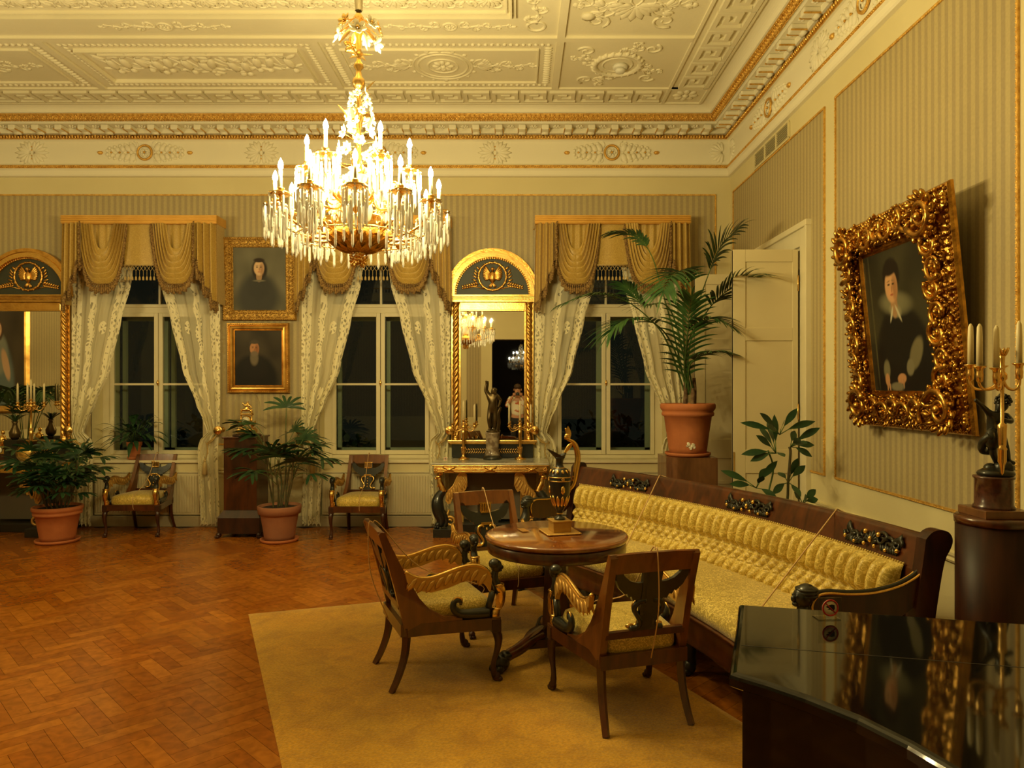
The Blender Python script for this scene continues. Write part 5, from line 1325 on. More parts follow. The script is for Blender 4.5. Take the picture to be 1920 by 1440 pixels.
# ---------------------------------------------------------------- consoles and pier mirrors
def pier_mirror():
    t = thing('pier_mirror', '', 'mirror', group='arched gilt pier mirrors')
    # local: x across, front = -y, z from the floor
    m = MB()
    def arc(r0, r1, y0, y1, mi):
        N = 48; vs = []
        for i in range(N + 1):
            a = pi * i / N
            for (r, y) in ((r0, y0), (r1, y0), (r1, y1), (r0, y1)): vs.append(V((cos(a) * r, y, 2.775 + sin(a) * r)))
        fs = []
        for i in range(N):
            for k in range(4): fs.append((i * 4 + k, i * 4 + (k + 1) % 4, i * 4 + 4 + (k + 1) % 4, i * 4 + 4 + k))
        fs += [(0, 1, 2, 3), (N * 4 + 3, N * 4 + 2, N * 4 + 1, N * 4)]
        m.add(vs, fs, mi, False)
    arc(.515, .555, -.075, 0, 0); arc(.495, .520, -.055, 0, 1); arc(.450, .500, -.085, 0, 1); arc(.432, .455, -.05, 0, 0)
    for i in range(52): a = pi * (i + .5) / 52; m.ell((cos(a) * .440, -.05, 2.775 + sin(a) * .440), (.011, .010, .011), None, 6, 4, 0)
    m.build('arch_moulding', [M['gold'], M['goldb']], t)
    m = MB(); N = 40; m.prism([(cos(pi * i / N) * .445, 2.775 + sin(pi * i / N) * .445) for i in range(N + 1)], lambda a, b, d: V((a, d, b)), -.03, 0); m.build('tympanum', mat('dark_green_panel', (.035, .040, .025), .5), t)
    m = MB(); c = V((0, -.036, 3.0)); X, Z, Nn = V((1, 0, 0)), V((0, 0, 1)), V((0, -1, 0))
    ringt(m, c, X, Z, .165, .014, 0, 40)
    for i in range(34): a = 2 * pi * i / 34; d = X * cos(a) + Z * sin(a); e = X * -sin(a) + Z * cos(a); petal(m, c + d * .165 + Nn * .006, e + d * (.4 if i % 2 else -.4), Nn, .035, .016, .008)
    petal(m, c + Z * -.09, Z, Nn, .17, .085, .028); m.ell(c + Z * .085 + Nn * .02, (.022, .02, .022), None, 8, 6); petal(m, c + Z * .09 + Nn * .02, X + Z * -.3, Nn, .04, .012, .008)
    for s in (1, -1):
        for k in range(8):
            a = lerp(-.25, 1.0, k / 7); petal(m, c + X * (s * .015) + Z * (-.02 + .004 * k), X * (s * cos(a)) + Z * sin(a), Nn, lerp(.09, .15, k / 7), .036, .012)
        for k in range(3): petal(m, c + Z * -.07, X * (s * (.3 + .25 * k)) - Z, Nn, .08, .02, .01)
        for k in range(7):
            t_ = k / 6; p = c + X * (s * (.17 + .17 * t_)) + Z * (-.10 - .035 * t_)
            petal(m, p, X * s + Z * .9, Nn, .06 * (1 - .3 * t_), .024, .009); petal(m, p, X * s - Z * .6, Nn, .05 * (1 - .3 * t_), .022, .009)
        for k in range(4): petal(m, c + X * (s * .18) + Z * (-.06 + .03 * k), X * s + Z * (.4 + .4 * k), Nn, .075, .022, .009)
        m.tube([c + X * (s * .1) + Z * -.15, c + X * (s * .2) + Z * -.125, c + X * (s * .36) + Z * -.14], .006, 5); petal(m, c + X * (s * .15) + Z * .08, X * s + Z * .8, Nn, .06, .03, .012)
    m.build('eagle_relief', M['gold'], t)
    m = MB()
    for (z0, z1, hw, y, mi) in ((2.755, 2.775, .56, .115, 1), (2.735, 2.755, .545, .10, 0), (2.715, 2.735, .53, .088, 0), (2.690, 2.715, .515, .078, 1)): m.box2((-hw, -y, z0), (hw, 0, z1), mi, .003)
    m.build('entablature', [M['gold'], M['goldb']], t)
    m = MB(); m.box2((-.39, -.045, 2.595), (.39, 0, 2.69), 0, .006); m.box2((-.395, -.05, 2.585), (.395, 0, 2.597), 0, .003); m.build('frieze_board', M['goldb'], t)
    for s in (-1, 1):
        m = MB(); H0, H1 = 1.10, 2.645
        m.grid(lambda u, v: V((s * .437 + (.033 + .0065 * sin(2 * pi * u * 4 + s * v * 130)) * cos(2 * pi * u), -.045 + (.033 + .0065 * sin(2 * pi * u * 4 + s * v * 130)) * sin(2 * pi * u), lerp(H0, H1, v))), 32, 170)
        m.lathe([(.045, 1.045), (.045, 1.06), (.038, 1.07), (.043, 1.085), (.036, 1.10)], 20, (s * .437, -.045, 0)); m.lathe([(.034, 2.64), (.038, 2.65), (.034, 2.66), (.048, 2.682), (.048, 2.69)], 20, (s * .437, -.045, 0))
        for k in range(8): a = 2 * pi * k / 8; m.leaf((s * .437 + cos(a) * .034, -.045 + sin(a) * .034, 2.645), (cos(a) * .4, sin(a) * .4, 1), (0, 0, 1), .045, .022, .1, 4)
        m.build('twisted_column', M['gold'], t)
        m = MB(); m.box2((s * .480 - .012, -.03, 1.045), (s * .480 + .012, 0, 2.69)); m.box2((s * .39 - .012, -.03, 1.045), (s * .39 + .012, 0, 2.69), 0, .003); m.build('side_moulding', M['goldb'], t)
    m = MB(); m.box2((-.385, -.012, 1.06), (.385, -.006, 2.59)); m.build('mirror_glass', M['mirror'], t)
    m = MB(); m.box2((-.53, -.115, 1.015), (.53, 0, 1.045), 0, .006); m.box2((-.51, -.095, 1.0), (.51, 0, 1.016), 0, .004); m.build('shelf', M['goldb'], t)
    m = MB(); m.box2((-.485, -.06, .838), (.485, 0, 1.0)); m.build('base_panel', M['black'], t)
    m = MB()
    for s in (1, -1):
        for k in range(9):
            for q in (1, -1): petal(m, (s * (.06 + .028 * k), -.062, .915), (s * 1.0, 0, q * .9), Nn, .05, .013, .005)
        petal(m, (s * .30, -.062, .915), (s, 0, 0), Nn, .05, .014, .005)
    m.build('laurel_relief', M['goldb'], t)
    return t
def console():
    t = thing('console_table', '', 'console table', group='gilt griffin console tables')
    yf = -.32; yb = .30
    m = MB(); m.box2((-.655, yf - .01, .808), (.655, yb, .832), 0, .005); m.build('marble_top', M['marble'], t)
    m = MB(); m.box2((-.65, yf - .015, .795), (.65, yb, .808), 0, .003); m.box2((-.625, yf, .722), (.625, yb - .01, .795), 0, .003)
    for z in (.735, .750, .765, .78): m.box2((-.628, yf - .006, z), (.628, yf, z + .008), 0, .002)
    for x in (-.46, 0, .46):
        for s in (1, -1): m.tube([(x - .07, yf - .012, .757 + s * .03), (x, yf - .014, .757), (x + .07, yf - .012, .757 - s * .03)], .007, 5)
        m.ell((x, yf - .014, .757), (.03, .010, .016), None, 8, 6)
    for x in (-.61, .61): rosette(m, V((x, yf - .008, .757)), V((1, 0, 0)), V((0, 0, 1)), V((0, -1, 0)), .028, 8, 0, .006)
    m.build('gilt_frieze', M['goldb'], t)
    m = MB(); m.box2((-.64, yf + .0, 0), (-.38, .0, .095), 0, .004); m.box2((.38, yf + .0, 0), (.64, .0, .095), 0, .004); m.box2((-.64, -.02, 0), (.64, yb, .095), 0, .004); m.build('plinth', M['black'], t)
    m = MB()
    for s in (1, -1): m.box2((s * .36 - .03, .10, .095), (s * .36 + .03, .16, .722), 0, .004)
    m.build('back_pilasters', M['goldflat'], t)
    m = MB(); m.box2((-.33, .17, .12), (.33, .18, .70)); m.build('back_panel', mat('grey_back_panel', (.16, .14, .10), .4), t)
    for s in (1, -1):
        g = MB(); y = yf + .09
        g.tube(spl([(s * .535, y, .51), (s * .585, y, .44), (s * .600, y - .01, .37), (s * .585, y - .01, .28), (s * .558, y, .20), (s * .565, y, .135), (s * .575, y, .11)], 6), lambda u: .030 + .040 * sin(pi * min(1, max(0, .08 + u * .95))) ** 1.2, 14)
        g.tube(spl([(s * .585, y, .30), (s * .53, y, .24), (s * .50, y + .01, .17), (s * .52, y, .11)], 5), lambda u: .050 - .022 * u, 12); paw(g, (s * .59, y - .02, .095), (s * .5, -1, 0), 1.2)
        body = g.build('griffin_body', M['black'], t)
        g = MB(); g.tube(spl([(s * .535, y, .50), (s * .555, y, .56), (s * .575, y, .61), (s * .572, y, .655)], 5), lambda u: .040 - .016 * u, 12); g.ell((s * .588, y - .004, .665), (.034, .024, .026), None, 12, 8); g.ell((s * .615, y - .006, .652), (.020, .012, .013), None, 8, 6)
        g.tube([(s * .57, y, .68), (s * .57, y, .725)], .016, 8); g.leaf((s * .56, y, .68), (-s * .5, 0, 1), (0, 1, 0), .05, .02, 0, 4)
        for k in range(3): g.leaf((s * .575, y - .02 + .02 * k, .60), (s * .6, 0, -1), (0, 1, 0), .06, .02, 0, 4)
        g.build('griffin_head', M['goldb'], t)
        g = MB(); W = [(.50, .49), (.455, .53), (.42, .565), (.395, .62), (.375, .67), (.345, .705), (.315, .718), (.285, .705), (.268, .67), (.262, .60), (.275, .54), (.30, .50), (.33, .51), (.355, .46), (.38, .47), (.40, .42), (.43, .43), (.45, .37), (.48, .36), (.51, .40)]
        g.prism([(s * a, b) for a, b in W], lambda a, b, d: V((a, d, b)), y - .012, y + .012)
        for k in range(8):
            f = k / 7; p = V((s * lerp(.49, .32, f), y - .014, lerp(.47, .68, f))); petal(g, p, V((-s * .15, 0, -1)) if k < 5 else V((-s * .5, 0, -1)), V((0, -1, 0)), lerp(.08, .14, f), .028, .007)
        g.tube([V((s * a, y, b)) for a, b in W[:9]], .011, 6, 1)
        g.build('griffin_wing', [M['goldflat'], M['goldb']], t)
        g = MB(); g.tube([p for p in spiral(V((s * .455, y, .165)), V((s, 0, 0)), V((0, 0, 1)), .060, 1.4, 24, .4, .25, 1)], lambda u: .018 - .008 * u, 8); g.tube([(s * .51, y, .19), (s * .49, y, .24), (s * .47, y, .30)], lambda u: .02 - .01 * u, 8); g.build('tail_scroll', M['goldflat'], t)
    return t
MIRX = (-5.86, -.31)
def piers():
    a = pier_mirror(); c = console()
    for i, x in enumerate(MIRX):
        m = a if i == 0 else dup(a); place(m, (x, YB - .02, 0), 0, ('gilt pier mirror with eagle arch, cut by the left edge, beside the leftmost window', 'gilt pier mirror with eagle arch, reflecting the lit chandelier')[i])
        k = c if i == 0 else dup(c); place(k, (x - .01 if i == 0 else x, YB - .34, 0), 0, ('gilt console table on dark griffins, mostly hidden by the bushy plant at left', 'gilt console table on winged griffins behind the round table group')[i])
piers()

def candelabrum(name, n, cup_z, arm_r, z0, heights=None, ang0=0.0, centre=True):
    t = thing(name, '', 'candelabrum')
    m = MB(); m.lathe([(.0, 0), (.062, 0), (.064, .008), (.052, .018), (.040, .022), (.022, .034), (.018, .05), (.014, .08), (.017, .20), (.021, .30), (.024, .33), (.014, .345), (.022, .36), (.012, .38), (.012, cup_z - .06), (.026, cup_z - .045), (.028, cup_z - .03), (.012, cup_z - .015), (.012, cup_z)], 20, flute=.0)
    for k in range(3): a = 2 * pi * k / 3; m.ell((cos(a) * .055, sin(a) * .055, .006), (.018, .018, .010), None, 8, 5)
    for k in range(10): a = 2 * pi * k / 10; petal(m, (cos(a) * .018, sin(a) * .018, .06), (cos(a) * .1, sin(a) * .1, 1), (cos(a), sin(a), 0), .10, .010, .003)
    m.build('stem', M['brass'], t)
    def cup(mb, x, y, z): mb.lathe([(.004, -.03), (.010, -.022), (.022, -.012), (.026, -.006), (.010, -.002), (.013, .012), (.017, .030), (.016, .034), (.0, .032)], 14, (x, y, z))
    def candle(x, y, z, h, par):
        q = MB(); q.lathe([(.0115, z + .02), (.0105, z + h * .9), (.006, z + h), (.0, z + h + .003)], 10, (x, y, 0)); q.tube([(x, y, z + h), (x + .002, y, z + h + .014)], .0012, 4); q.build('candle', M['wax'], par)
    for k in range(n):
        a = ang0 + 2 * pi * k / n; d = V((cos(a), sin(a), 0)); zz = cup_z - .02 + (heights[k] if heights else 0)
        q = MB(); q.tube(spl([V((0, 0, cup_z - .04)), d * .35 * arm_r + V((0, 0, cup_z - .075)), d * .75 * arm_r + V((0, 0, cup_z - .085)), d * arm_r + V((0, 0, zz - .03))], 6), .0055, 7)
        q.tube(spiral(d * .45 * arm_r + V((0, 0, cup_z - .05)), d, V((0, 0, 1)), .022, 1.3, 16, 0, .2), .0035, 5); q.leaf(d * .5 * arm_r + V((0, 0, cup_z - .08)), d - V((0, 0, .4)), V((0, 0, 1)), .05, .02, 0, 4)
        cup(q, d.x * arm_r, d.y * arm_r, zz); arm = q.build('arm', M['brass'], t); candle(d.x * arm_r, d.y * arm_r, zz, .245, arm)
    if centre:
        q = MB(); cup(q, 0, 0, cup_z + .015); p = q.build('candle_cup', M['brass'], t); candle(0, 0, cup_z + .015, .255, p)
    return t
def console_things():
    zt = .832
    c = candelabrum('candelabrum', 2, .415, .128, zt, ang0=.05)
    place(c, at(869, 861, 8.33).xy.to_3d() + V((0, 0, zt)), .1, 'three-light gilt candelabrum left of the bronze figure on the console table'); c['group'] = 'candelabra on the console table'
    # two front cups without candles
    d = dup(c); place(d, at(975, 861, 8.33).xy.to_3d() + V((0, 0, zt)), .12, 'three-light gilt candelabrum right of the bronze figure on the console table')
    e = candelabrum('candelabrum', 4, .66, .13, zt, ang0=.35); place(e, at(58, 860, 8.25).xy.to_3d() + V((0, 0, zt)), 0, 'five-light gilt candelabrum on the console behind the bushy plant, at left')
    # bronze figure on a stone drum
    p = at(923, 861, 8.36)
    t = thing('bronze_statuette', 'dark bronze figure with raised arm on a veined stone drum before the mirror', 'statuette', (p.x, 8.36, zt))
    m = MB(); m.lathe([(.0, 0), (.112, 0), (.112, .018), (.100, .03), (.092, .05), (.0, .05)], 28); m.build('foot_ring', M['black'], t)
    m = MB(); m.lathe([(.0, .05), (.092, .05), (.080, .07), (.076, .12), (.076, .28), (.084, .30), (.084, .315), (.0, .315)], 28); m.build('stone_drum', M['stone'], t)
    J = {'p': (0, 0, .50, .085, .075), 'w': (.01, -.01, .60, .070, .06), 'c': (.0, -.02, .70, .10, .07), 'n': (.01, -.02, .80, .038), 'h': (.03, -.03, .87, .050, .055), 'ht': (.03, -.03, .93, .045),
         'sl': (-.09, -.02, .76, .042), 'el': (-.15, -.03, .88, .030), 'wl': (-.12, -.03, 1.02, .022), 'hl': (-.13, -.05, 1.08, .022), 'sr': (.09, -.02, .75, .042), 'er': (.17, .0, .66, .030), 'wr': (.14, -.05, .56, .022), 'hr': (.12, -.07, .52, .02),
         'tl': (-.05, 0, .44, .06), 'kl': (-.07, -.05, .26, .045), 'al': (-.05, .01, .07, .028), 'fl': (-.06, -.06, .02, .026), 'tr': (.055, 0, .44, .06), 'kr': (.06, -.02, .24, .045), 'ar': (.04, .02, .06, .028), 'fr': (.05, -.05, .02, .026)}
    E = chain('p', 'w', 'c', 'n', 'h', 'ht') + chain('c', 'sl', 'el', 'wl', 'hl') + chain('c', 'sr', 'er', 'wr', 'hr') + chain('p', 'tl', 'kl', 'al', 'fl') + chain('p', 'tr', 'kr', 'ar', 'fr')
    skinned('figure', J, E, M['statue'], t, scale=.56, org=(0, 0, .318))
    m = MB(); m.tube(spl([(.05, .04, .32), (.065, .03, .42), (.06, .02, .52), (.09, .02, .60)], 5), lambda u: .03 - .015 * u, 7); m.ell((0, 0, .325), (.075, .07, .02), None, 12, 6); m.build('tree_stump', M['statue'], t)
    # little sign on the marble
    m = MB(); m.box((0, 0, .032), (.042, .004, .042), 0, .001); s = m.build('notice_card', M['card'], None, (at(836, 857, 8.10).x, 8.06, zt)); tag(s, 'tiny round do-not-touch card on the marble of the console table', 'sign')
    m = MB(); ringt(m, V((0, -.004, .034)), V((1, 0, 0)), V((0, 0, 1)), .016, .002, 0, 20); m.build('red_ring', M['red'], s); m = MB(); m.ell((0, -.003, .034), (.009, .002, .006), None, 8, 5); m.build('hand_symbol', M['blackink'], s)
    # left console: gilt clock, bronze, brass dish, dark leaves
    t = thing('gilt_clock', 'gilt figure clock on the console at the left edge of the photo', 'clock', at(4, 860, 8.25).xy.to_3d() + V((0, 0, zt)))
    m = MB(); m.box((0, 0, .035), (.18, .12, .07), 0, .006); m.build('base', M['mahogd'], t)
    m = MB(); m.box((0, 0, .12), (.12, .09, .10), 0, .01); m.ell((0, 0, .22), (.05, .04, .07), None, 10, 8); m.ell((.01, 0, .32), (.022, .022, .028), None, 8, 6)
    for k in range(14): a = k * 1.3; m.leaf((cos(a) * .04, sin(a) * .03, .12 + .012 * k), (cos(a), sin(a), .6), (0, 0, 1), .06, .03, .1, 4)
    m.build('gilt_case', M['goldb'], t)
    m = MB(); m.lathe([(.035, 0), (.035, .006), (.0, .006)], 20, (0, -.05, .12), Mx.Rotation(pi / 2, 3, 'X')); m.build('dial', M['card'], t)
    t = thing('bronze_vase', 'dark bronze vase on a box on the console beside the gilt clock', 'vase', at(28, 860, 8.25).xy.to_3d() + V((0, 0, zt)))
    m = MB(); m.box((0, 0, .12), (.15, .15, .24), 0, .004); m.build('box', M['bronze'], t); m = MB(); m.lathe([(.03, .24), (.055, .27), (.06, .32), (.03, .38), (.022, .42), (.036, .45), (.0, .44)], 20); m.build('body', M['statue'], t)
    m = MB()
    for k in range(12): a = k * 1.7; m.leaf((0, 0, .43), (cos(a), sin(a), 1.2), (0, 0, 1), .34, .03, .5, 6)
    m.build('leaves', M['leaf2'], t)
    m = MB(); m.lathe([(.0, -.004), (.06, -.006), (.105, -.020), (.108, -.018), (.062, .0), (.0, .003)], 36, (0, 0, .108), Mx.Rotation(R(78), 3, 'X')); o = m.build('brass_dish', M['goldb'], None, at(45, 860, 8.12).xy.to_3d() + V((0, 0, zt))); tag(o, 'round polished brass dish leaning on the console behind the bushy plant', 'dish')
M['red'] = mat('red_print', (.55, .03, .015), .5); M['blackink'] = mat('black_print', (.01, .01, .01), .5); M['whiteprint'] = mat('white_print', (.80, .74, .58), .5)
console_things()

# ---------------------------------------------------------------- pictures
def canvas(mb, x0, x1, z0, z1, y, fn, nx=130, nz=170):
    vs = []; col = []
    for j in range(nz + 1):
        for i in range(nx + 1):
            u, v = i / nx, 1 - j / nz; vs.append((lerp(x0, x1, u), y, lerp(z0, z1, 1 - v))); col.append(fn(u, v))
    fs = [(j * (nx + 1) + i, j * (nx + 1) + i + 1, (j + 1) * (nx + 1) + i + 1, (j + 1) * (nx + 1) + i) for j in range(nz) for i in range(nx)]
    mb.add(vs, fs, 0, True); mb.col = col
def painter(bg, shapes, seed=0):
    rr = random.Random(seed); ph = [rr.uniform(0, 6) for _ in range(6)]
    def fn(u, v):
        n = .5 + .25 * sin(7 * u + ph[0] + 3 * sin(5 * v + ph[1])) + .25 * sin(9 * v + ph[2] + 2 * sin(8 * u + ph[3]))
        c = [lerp(a, b, n) for a, b in zip(bg[0], bg[1])]
        for (cx, cy, rx, ry, ang, col, soft) in shapes:
            dx, dy = u - cx, v - cy; a = cos(ang) * dx + sin(ang) * dy; b = -sin(ang) * dx + cos(ang) * dy
            d = (a / rx) ** 2 + (b / ry) ** 2; k = max(0, min(1, (1 + soft - d) / (2 * soft + 1e-6))); k = k * k * (3 - 2 * k)
            c = [lerp(p, q, k) for p, q in zip(c, col)]
        return c
    return fn
def face(cx, cy, s, skin, dark, look=0.0):
    k = (skin[0] * .62, skin[1] * .52, skin[2] * .48); mid = tuple(.45 * a + .55 * b for a, b in zip(skin, dark))
    return [(cx, cy, .075 * s, .090 * s, 0, skin, .25), (cx + .040 * s, cy + .01 * s, .030 * s, .07 * s, 0, k, .95),
            (cx - .028 * s, cy - .012 * s, .015 * s, .006 * s, 0, dark, .7), (cx + .026 * s, cy - .012 * s, .014 * s, .006 * s, 0, dark, .7),
            (cx - .028 * s, cy - .030 * s, .020 * s, .004 * s, -.15, mid, .9), (cx + .026 * s, cy - .030 * s, .018 * s, .004 * s, .15, mid, .9), (cx - .012 * s, cy + .03 * s, .03 * s, .02 * s, 0, (skin[0] * 1.1, skin[1] * 1.0, skin[2] * .95), .9),
            (cx + .004 * s, cy + .016 * s, .008 * s, .020 * s, 0, k, .7), (cx, cy + .046 * s, .020 * s, .006 * s, 0, (skin[0] * .65, skin[1] * .3, skin[2] * .3), .5)]
def rail_loop(mb, W, H, prof, m=0):
    """prof: (inset from the outer edge, depth towards the viewer)"""
    vs = []
    for (i, d) in prof: vs += [V((-W / 2 + i, -d, i)), V((W / 2 - i, -d, i)), V((W / 2 - i, -d, H - i)), V((-W / 2 + i, -d, H - i))]
    fs = [(j * 4 + k, j * 4 + (k + 1) % 4, (j + 1) * 4 + (k + 1) % 4, (j + 1) * 4 + k) for j in range(len(prof) - 1) for k in range(4)]
    mb.add(vs, fs, m, False)
def along(W, H, ins, sp, fn):
    for (a, b) in (((-W / 2 + ins, ins), (W / 2 - ins, ins)), ((W / 2 - ins, ins), (W / 2 - ins, H - ins)), ((W / 2 - ins, H - ins), (-W / 2 + ins, H - ins)), ((-W / 2 + ins, H - ins), (-W / 2 + ins, ins))):
        L = hypot(b[0] - a[0], b[1] - a[1]); n = max(1, int(L / sp)); e = V(((b[0] - a[0]) / L, 0, (b[1] - a[1]) / L))
        for i in range(n):
            t = (i + .5) / n; fn(V((lerp(a[0], b[0], t), 0, lerp(a[1], b[1], t))), e, V((0, -1, 0)).cross(e) * 1.0, i)
Nn = V((0, -1, 0))
def picture(name, label, W, H, fw, loc, fn, prof, orn, mats, tilt=.0, rz=0.0, depth=.02):
    t = thing(name, label, 'painting', loc); t.rotation_euler = (tilt, 0, rz)
    m = MB(); rail_loop(m, W, H, prof); m.add([(-W / 2, 0, 0), (W / 2, 0, 0), (W / 2, 0, H), (-W / 2, 0, H)], [(0, 1, 2, 3)], 0, False)
    if orn: orn(m)
    m.build('gilt_frame', mats, t)
    m = MB(); canvas(m, -W / 2 + fw - .01, W / 2 - fw + .01, fw - .01, H - fw + .01, -depth, fn); m.build('canvas', M['canvas'], t)
    return t
def pictures():
    sk = (.50, .30, .16)
    # woman's portrait
    fn = painter(((.10, .095, .065), (.16, .15, .105)), [(.47, .78, .40, .36, 0, (.045, .045, .040), .5), (.48, .62, .22, .20, 0, (.040, .040, .036), .5), (.50, .35, .145, .165, 0, (.020, .014, .010), .35), (.49, .45, .055, .10, 0, (.36, .22, .12), .3)] + face(.49, .33, 1.30, (.62, .42, .25), (.05, .03, .02)) + [(.49, .205, .10, .035, 0, (.025, .015, .01), .6), (.49, .53, .11, .014, 0, (.17, .155, .11), .9)], 2)
    def orn(m):
        W, H = .875, .995
        along(W, H, .012, .026, lambda p, e, s, i: m.ell(p - Nn * -.045, (.011, .010, .011), None, 6, 4, 0))
        rr = random.Random(5)
        def mid(p, e, s, i):
            p = p + Nn * .040; q = 1 if i % 2 else -1
            volute(m, p + s * (.012 * q), e, s, .024, 1.2, .006, q, 0); 
            for k in range(3): petal(m, p - s * (.01 * q), e * (k - 1) + s * (.8 * -q), Nn, .035, .014, .007)
        along(W, H, .065, .052, mid)
        along(W, H, .118, .018, lambda p, e, s, i: m.ell(p + Nn * .03, (.007,) * 3, None, 5, 4, 0))
    picture('portrait_painting', "portrait of a dark-haired woman in an ornate gold frame, hung above the bearded man's portrait", .875, .995, .13, (-3.10, YB - .01, 2.476), fn, [(0, 0), (0, .03), (.012, .045), (.024, .045), (.03, .035), (.10, .028), (.112, .030), (.125, .018), (.132, .016)], orn, M['oldgold2'], .02)
    fn = painter(((.030, .024, .016), (.060, .048, .030)), [(.42, .86, .48, .42, 0, (.010, .009, .008), .3), (.43, .68, .26, .22, 0, (.012, .010, .009), .4), (.42, .27, .12, .12, 0, (.05, .04, .03), .5)] + face(.42, .33, 1.28, (.46, .22, .10), (.04, .025, .012)) + [(.415, .50, .085, .13, 0, (.15, .12, .08), .6), (.42, .425, .075, .040, 0, (.17, .13, .09), .6), (.42, .215, .09, .035, 0, (.07, .055, .04), .7)], 3)
    def orn2(m):
        along(.745, .84, .012, .022, lambda p, e, s, i: petal(m, p + Nn * .045 - e * .01, e + s * .5, Nn, .024, .014, .007))
    picture('portrait_painting', 'portrait of a bearded man in a plain gold frame, hung just above the glass-domed clock', .745, .84, .095, (-3.115, YB - .01, 1.605), fn, [(0, 0), (0, .03), (.008, .045), (.02, .046), (.03, .035), (.05, .050), (.066, .048), (.085, .022), (.092, .028), (.096, .014)], orn2, M['gold2'], .02)
    # the great carved frame on the right wall
    W, H, fw = 1.27, 1.41, .25
    fn = painter(((.018, .016, .009), (.040, .036, .018)), [(.52, .95, .46, .52, 0, (.006, .005, .005), .25), (.50, .62, .33, .20, .0, (.008, .007, .006), .3),
        (.10, .5, .012, .5, 0, (.06, .055, .025), .8), (.47, .385, .22, .075, .1, (.15, .14, .08), .9), (.46, .435, .085, .045, .2, (.22, .20, .12), .7), (.44, .19, .13, .12, -.1, (.012, .008, .006), .3), (.45, .395, .050, .09, 0, (.30, .17, .08), .3)] + face(.43, .265, 1.25, (.48, .27, .13), (.03, .018, .01)) + [(.44, .150, .105, .040, -.15, (.012, .008, .006), .5), (.50, .455, .012, .07, -.6, (.42, .38, .26), .6), (.40, .455, .012, .06, .5, (.42, .38, .26), .6),
        (.24, .84, .05, .07, .2, (.14, .125, .07), .5), (.70, .74, .07, .13, .75, (.15, .13, .07), .4), (.60, .83, .05, .06, .7, (.17, .15, .09), .4), (.235, .91, .035, .045, .1, (.40, .20, .09), .3), (.26, .95, .012, .04, -.2, (.38, .19, .09), .3), (.23, .955, .011, .035, .1, (.36, .18, .08), .3),
        (.46, .905, .065, .035, -.1, (.42, .21, .10), .3), (.41, .935, .012, .035, .3, (.40, .2, .09), .3), (.44, .945, .012, .04, .2, (.38, .19, .09), .3), (.48, .94, .012, .035, .1, (.36, .18, .08), .3), (.38, .96, .10, .03, 0, (.16, .14, .09), .6)], 4)
    def orn3(m):
        along(W, H, .024, .030, lambda p, e, s, i: m.ell(p + Nn * .042, (.012, .011, .012), None, 8, 6, 0))
        rr = random.Random(21)
        def big(p, e, s, i):
            q = 1 if i % 2 else -1; r = .056 + .012 * rr.random(); p = p + Nn * .068 + s * (.012 * q)
            m.tube([a + Nn * (.035 * (1 - k / 30)) for k, a in enumerate(spiral(p, e, s, r * 1.18, 1.6, 30, rr.uniform(0, 1) + (pi if q < 0 else 0), .10, q))], lambda u: .017 * (1 - .45 * u), 8)
            m.ell(p + Nn * .035, (.018,) * 3, None, 8, 6)
            a0 = rr.uniform(0, 1) + (pi if q < 0 else 0)
            for k in range(11):         # gadrooned outer edge of the scroll
                a = a0 + q * k * .50; rd = e * cos(a) + s * sin(a); tg = (e * -sin(a) + s * cos(a)) * q
                petal(m, p + rd * (r * 1.02) + Nn * .014, rd * .75 + tg * .8 + Nn * .35, Nn, .046, .024, .013, 0, 7, 5)
            for k in range(6):          # curling acanthus lobes
                a = (k - 2.5) * .42; d = e * (cos(a) * q) + s * (sin(a) - .25 * q)
                c = p - e * (.045 * q) + Nn * .004
                petal(m, c, d + Nn * .25, (Nn - d * .3), .088, .036, .017, 0, 8, 5)
            for k in range(3): petal(m, p + e * (.05 * q), e * q + s * (k - 1) * .9 + Nn * .5, Nn, .055, .028, .014, 0, 8, 5)
        along(W - .0, H - .0, .125, .118, big)
        def fill(p, e, s, i):
            for k in range(4):
                a = rr.uniform(0, 6.28); petal(m, p + Nn * .052 + e * rr.uniform(-.02, .02), e * cos(a) + s * sin(a) + Nn * .3, Nn, rr.uniform(.035, .065), .020, .011, 0, 7, 5)
            m.ell(p + Nn * .062, (.011,) * 3, None, 6, 5)
        along(W, H, .065, .062, fill); along(W, H, .185, .062, fill); along(W, H, .155, .09, fill)
        for cx, cz, sx, sz in ((-1, 0, 1, 1), (1, 0, -1, 1), (-1, 1, 1, -1), (1, 1, -1, -1)):   # corner scrolls projecting inwards
            c = V((cx * (W / 2 - .155), -.095, (.155 if cz == 0 else H - .155)))
            m.tube([a + Nn * (.035 * (1 - k / 34)) for k, a in enumerate(spiral(c, V((sx, 0, 0)), V((0, 0, sz)), .115, 1.7, 34, .4, .1, 1))], lambda u: .023 * (1 - .45 * u), 9)
            m.ell(c + Nn * .03, (.028,) * 3, None, 10, 8)
            for k in range(14):
                a = k * .45; d = V((sx * cos(a), 0, sz * sin(a))); tg = V((-sx * sin(a), 0, sz * cos(a)))
                petal(m, c + d * .105 + Nn * .016, d * .8 + tg * .8 + Nn * .3, Nn, .066, .034, .017, 0, 8, 5)
            for k in range(9): a = .3 + k * .55; d = V((sx * cos(a), 0, sz * sin(a))); petal(m, c + d * .075, d + Nn * .5 + V((-d.z, 0, d.x)) * .5, Nn, .075, .034, .018, 0, 8, 5)
            for k in range(3): petal(m, V((cx * (W / 2 - .02), -.06, (.1 if cz == 0 else H - .1))), V((cx * 1.0, -.4, (k - 1) * .7)), Nn, .055, .035, .018, 0, 8, 5)
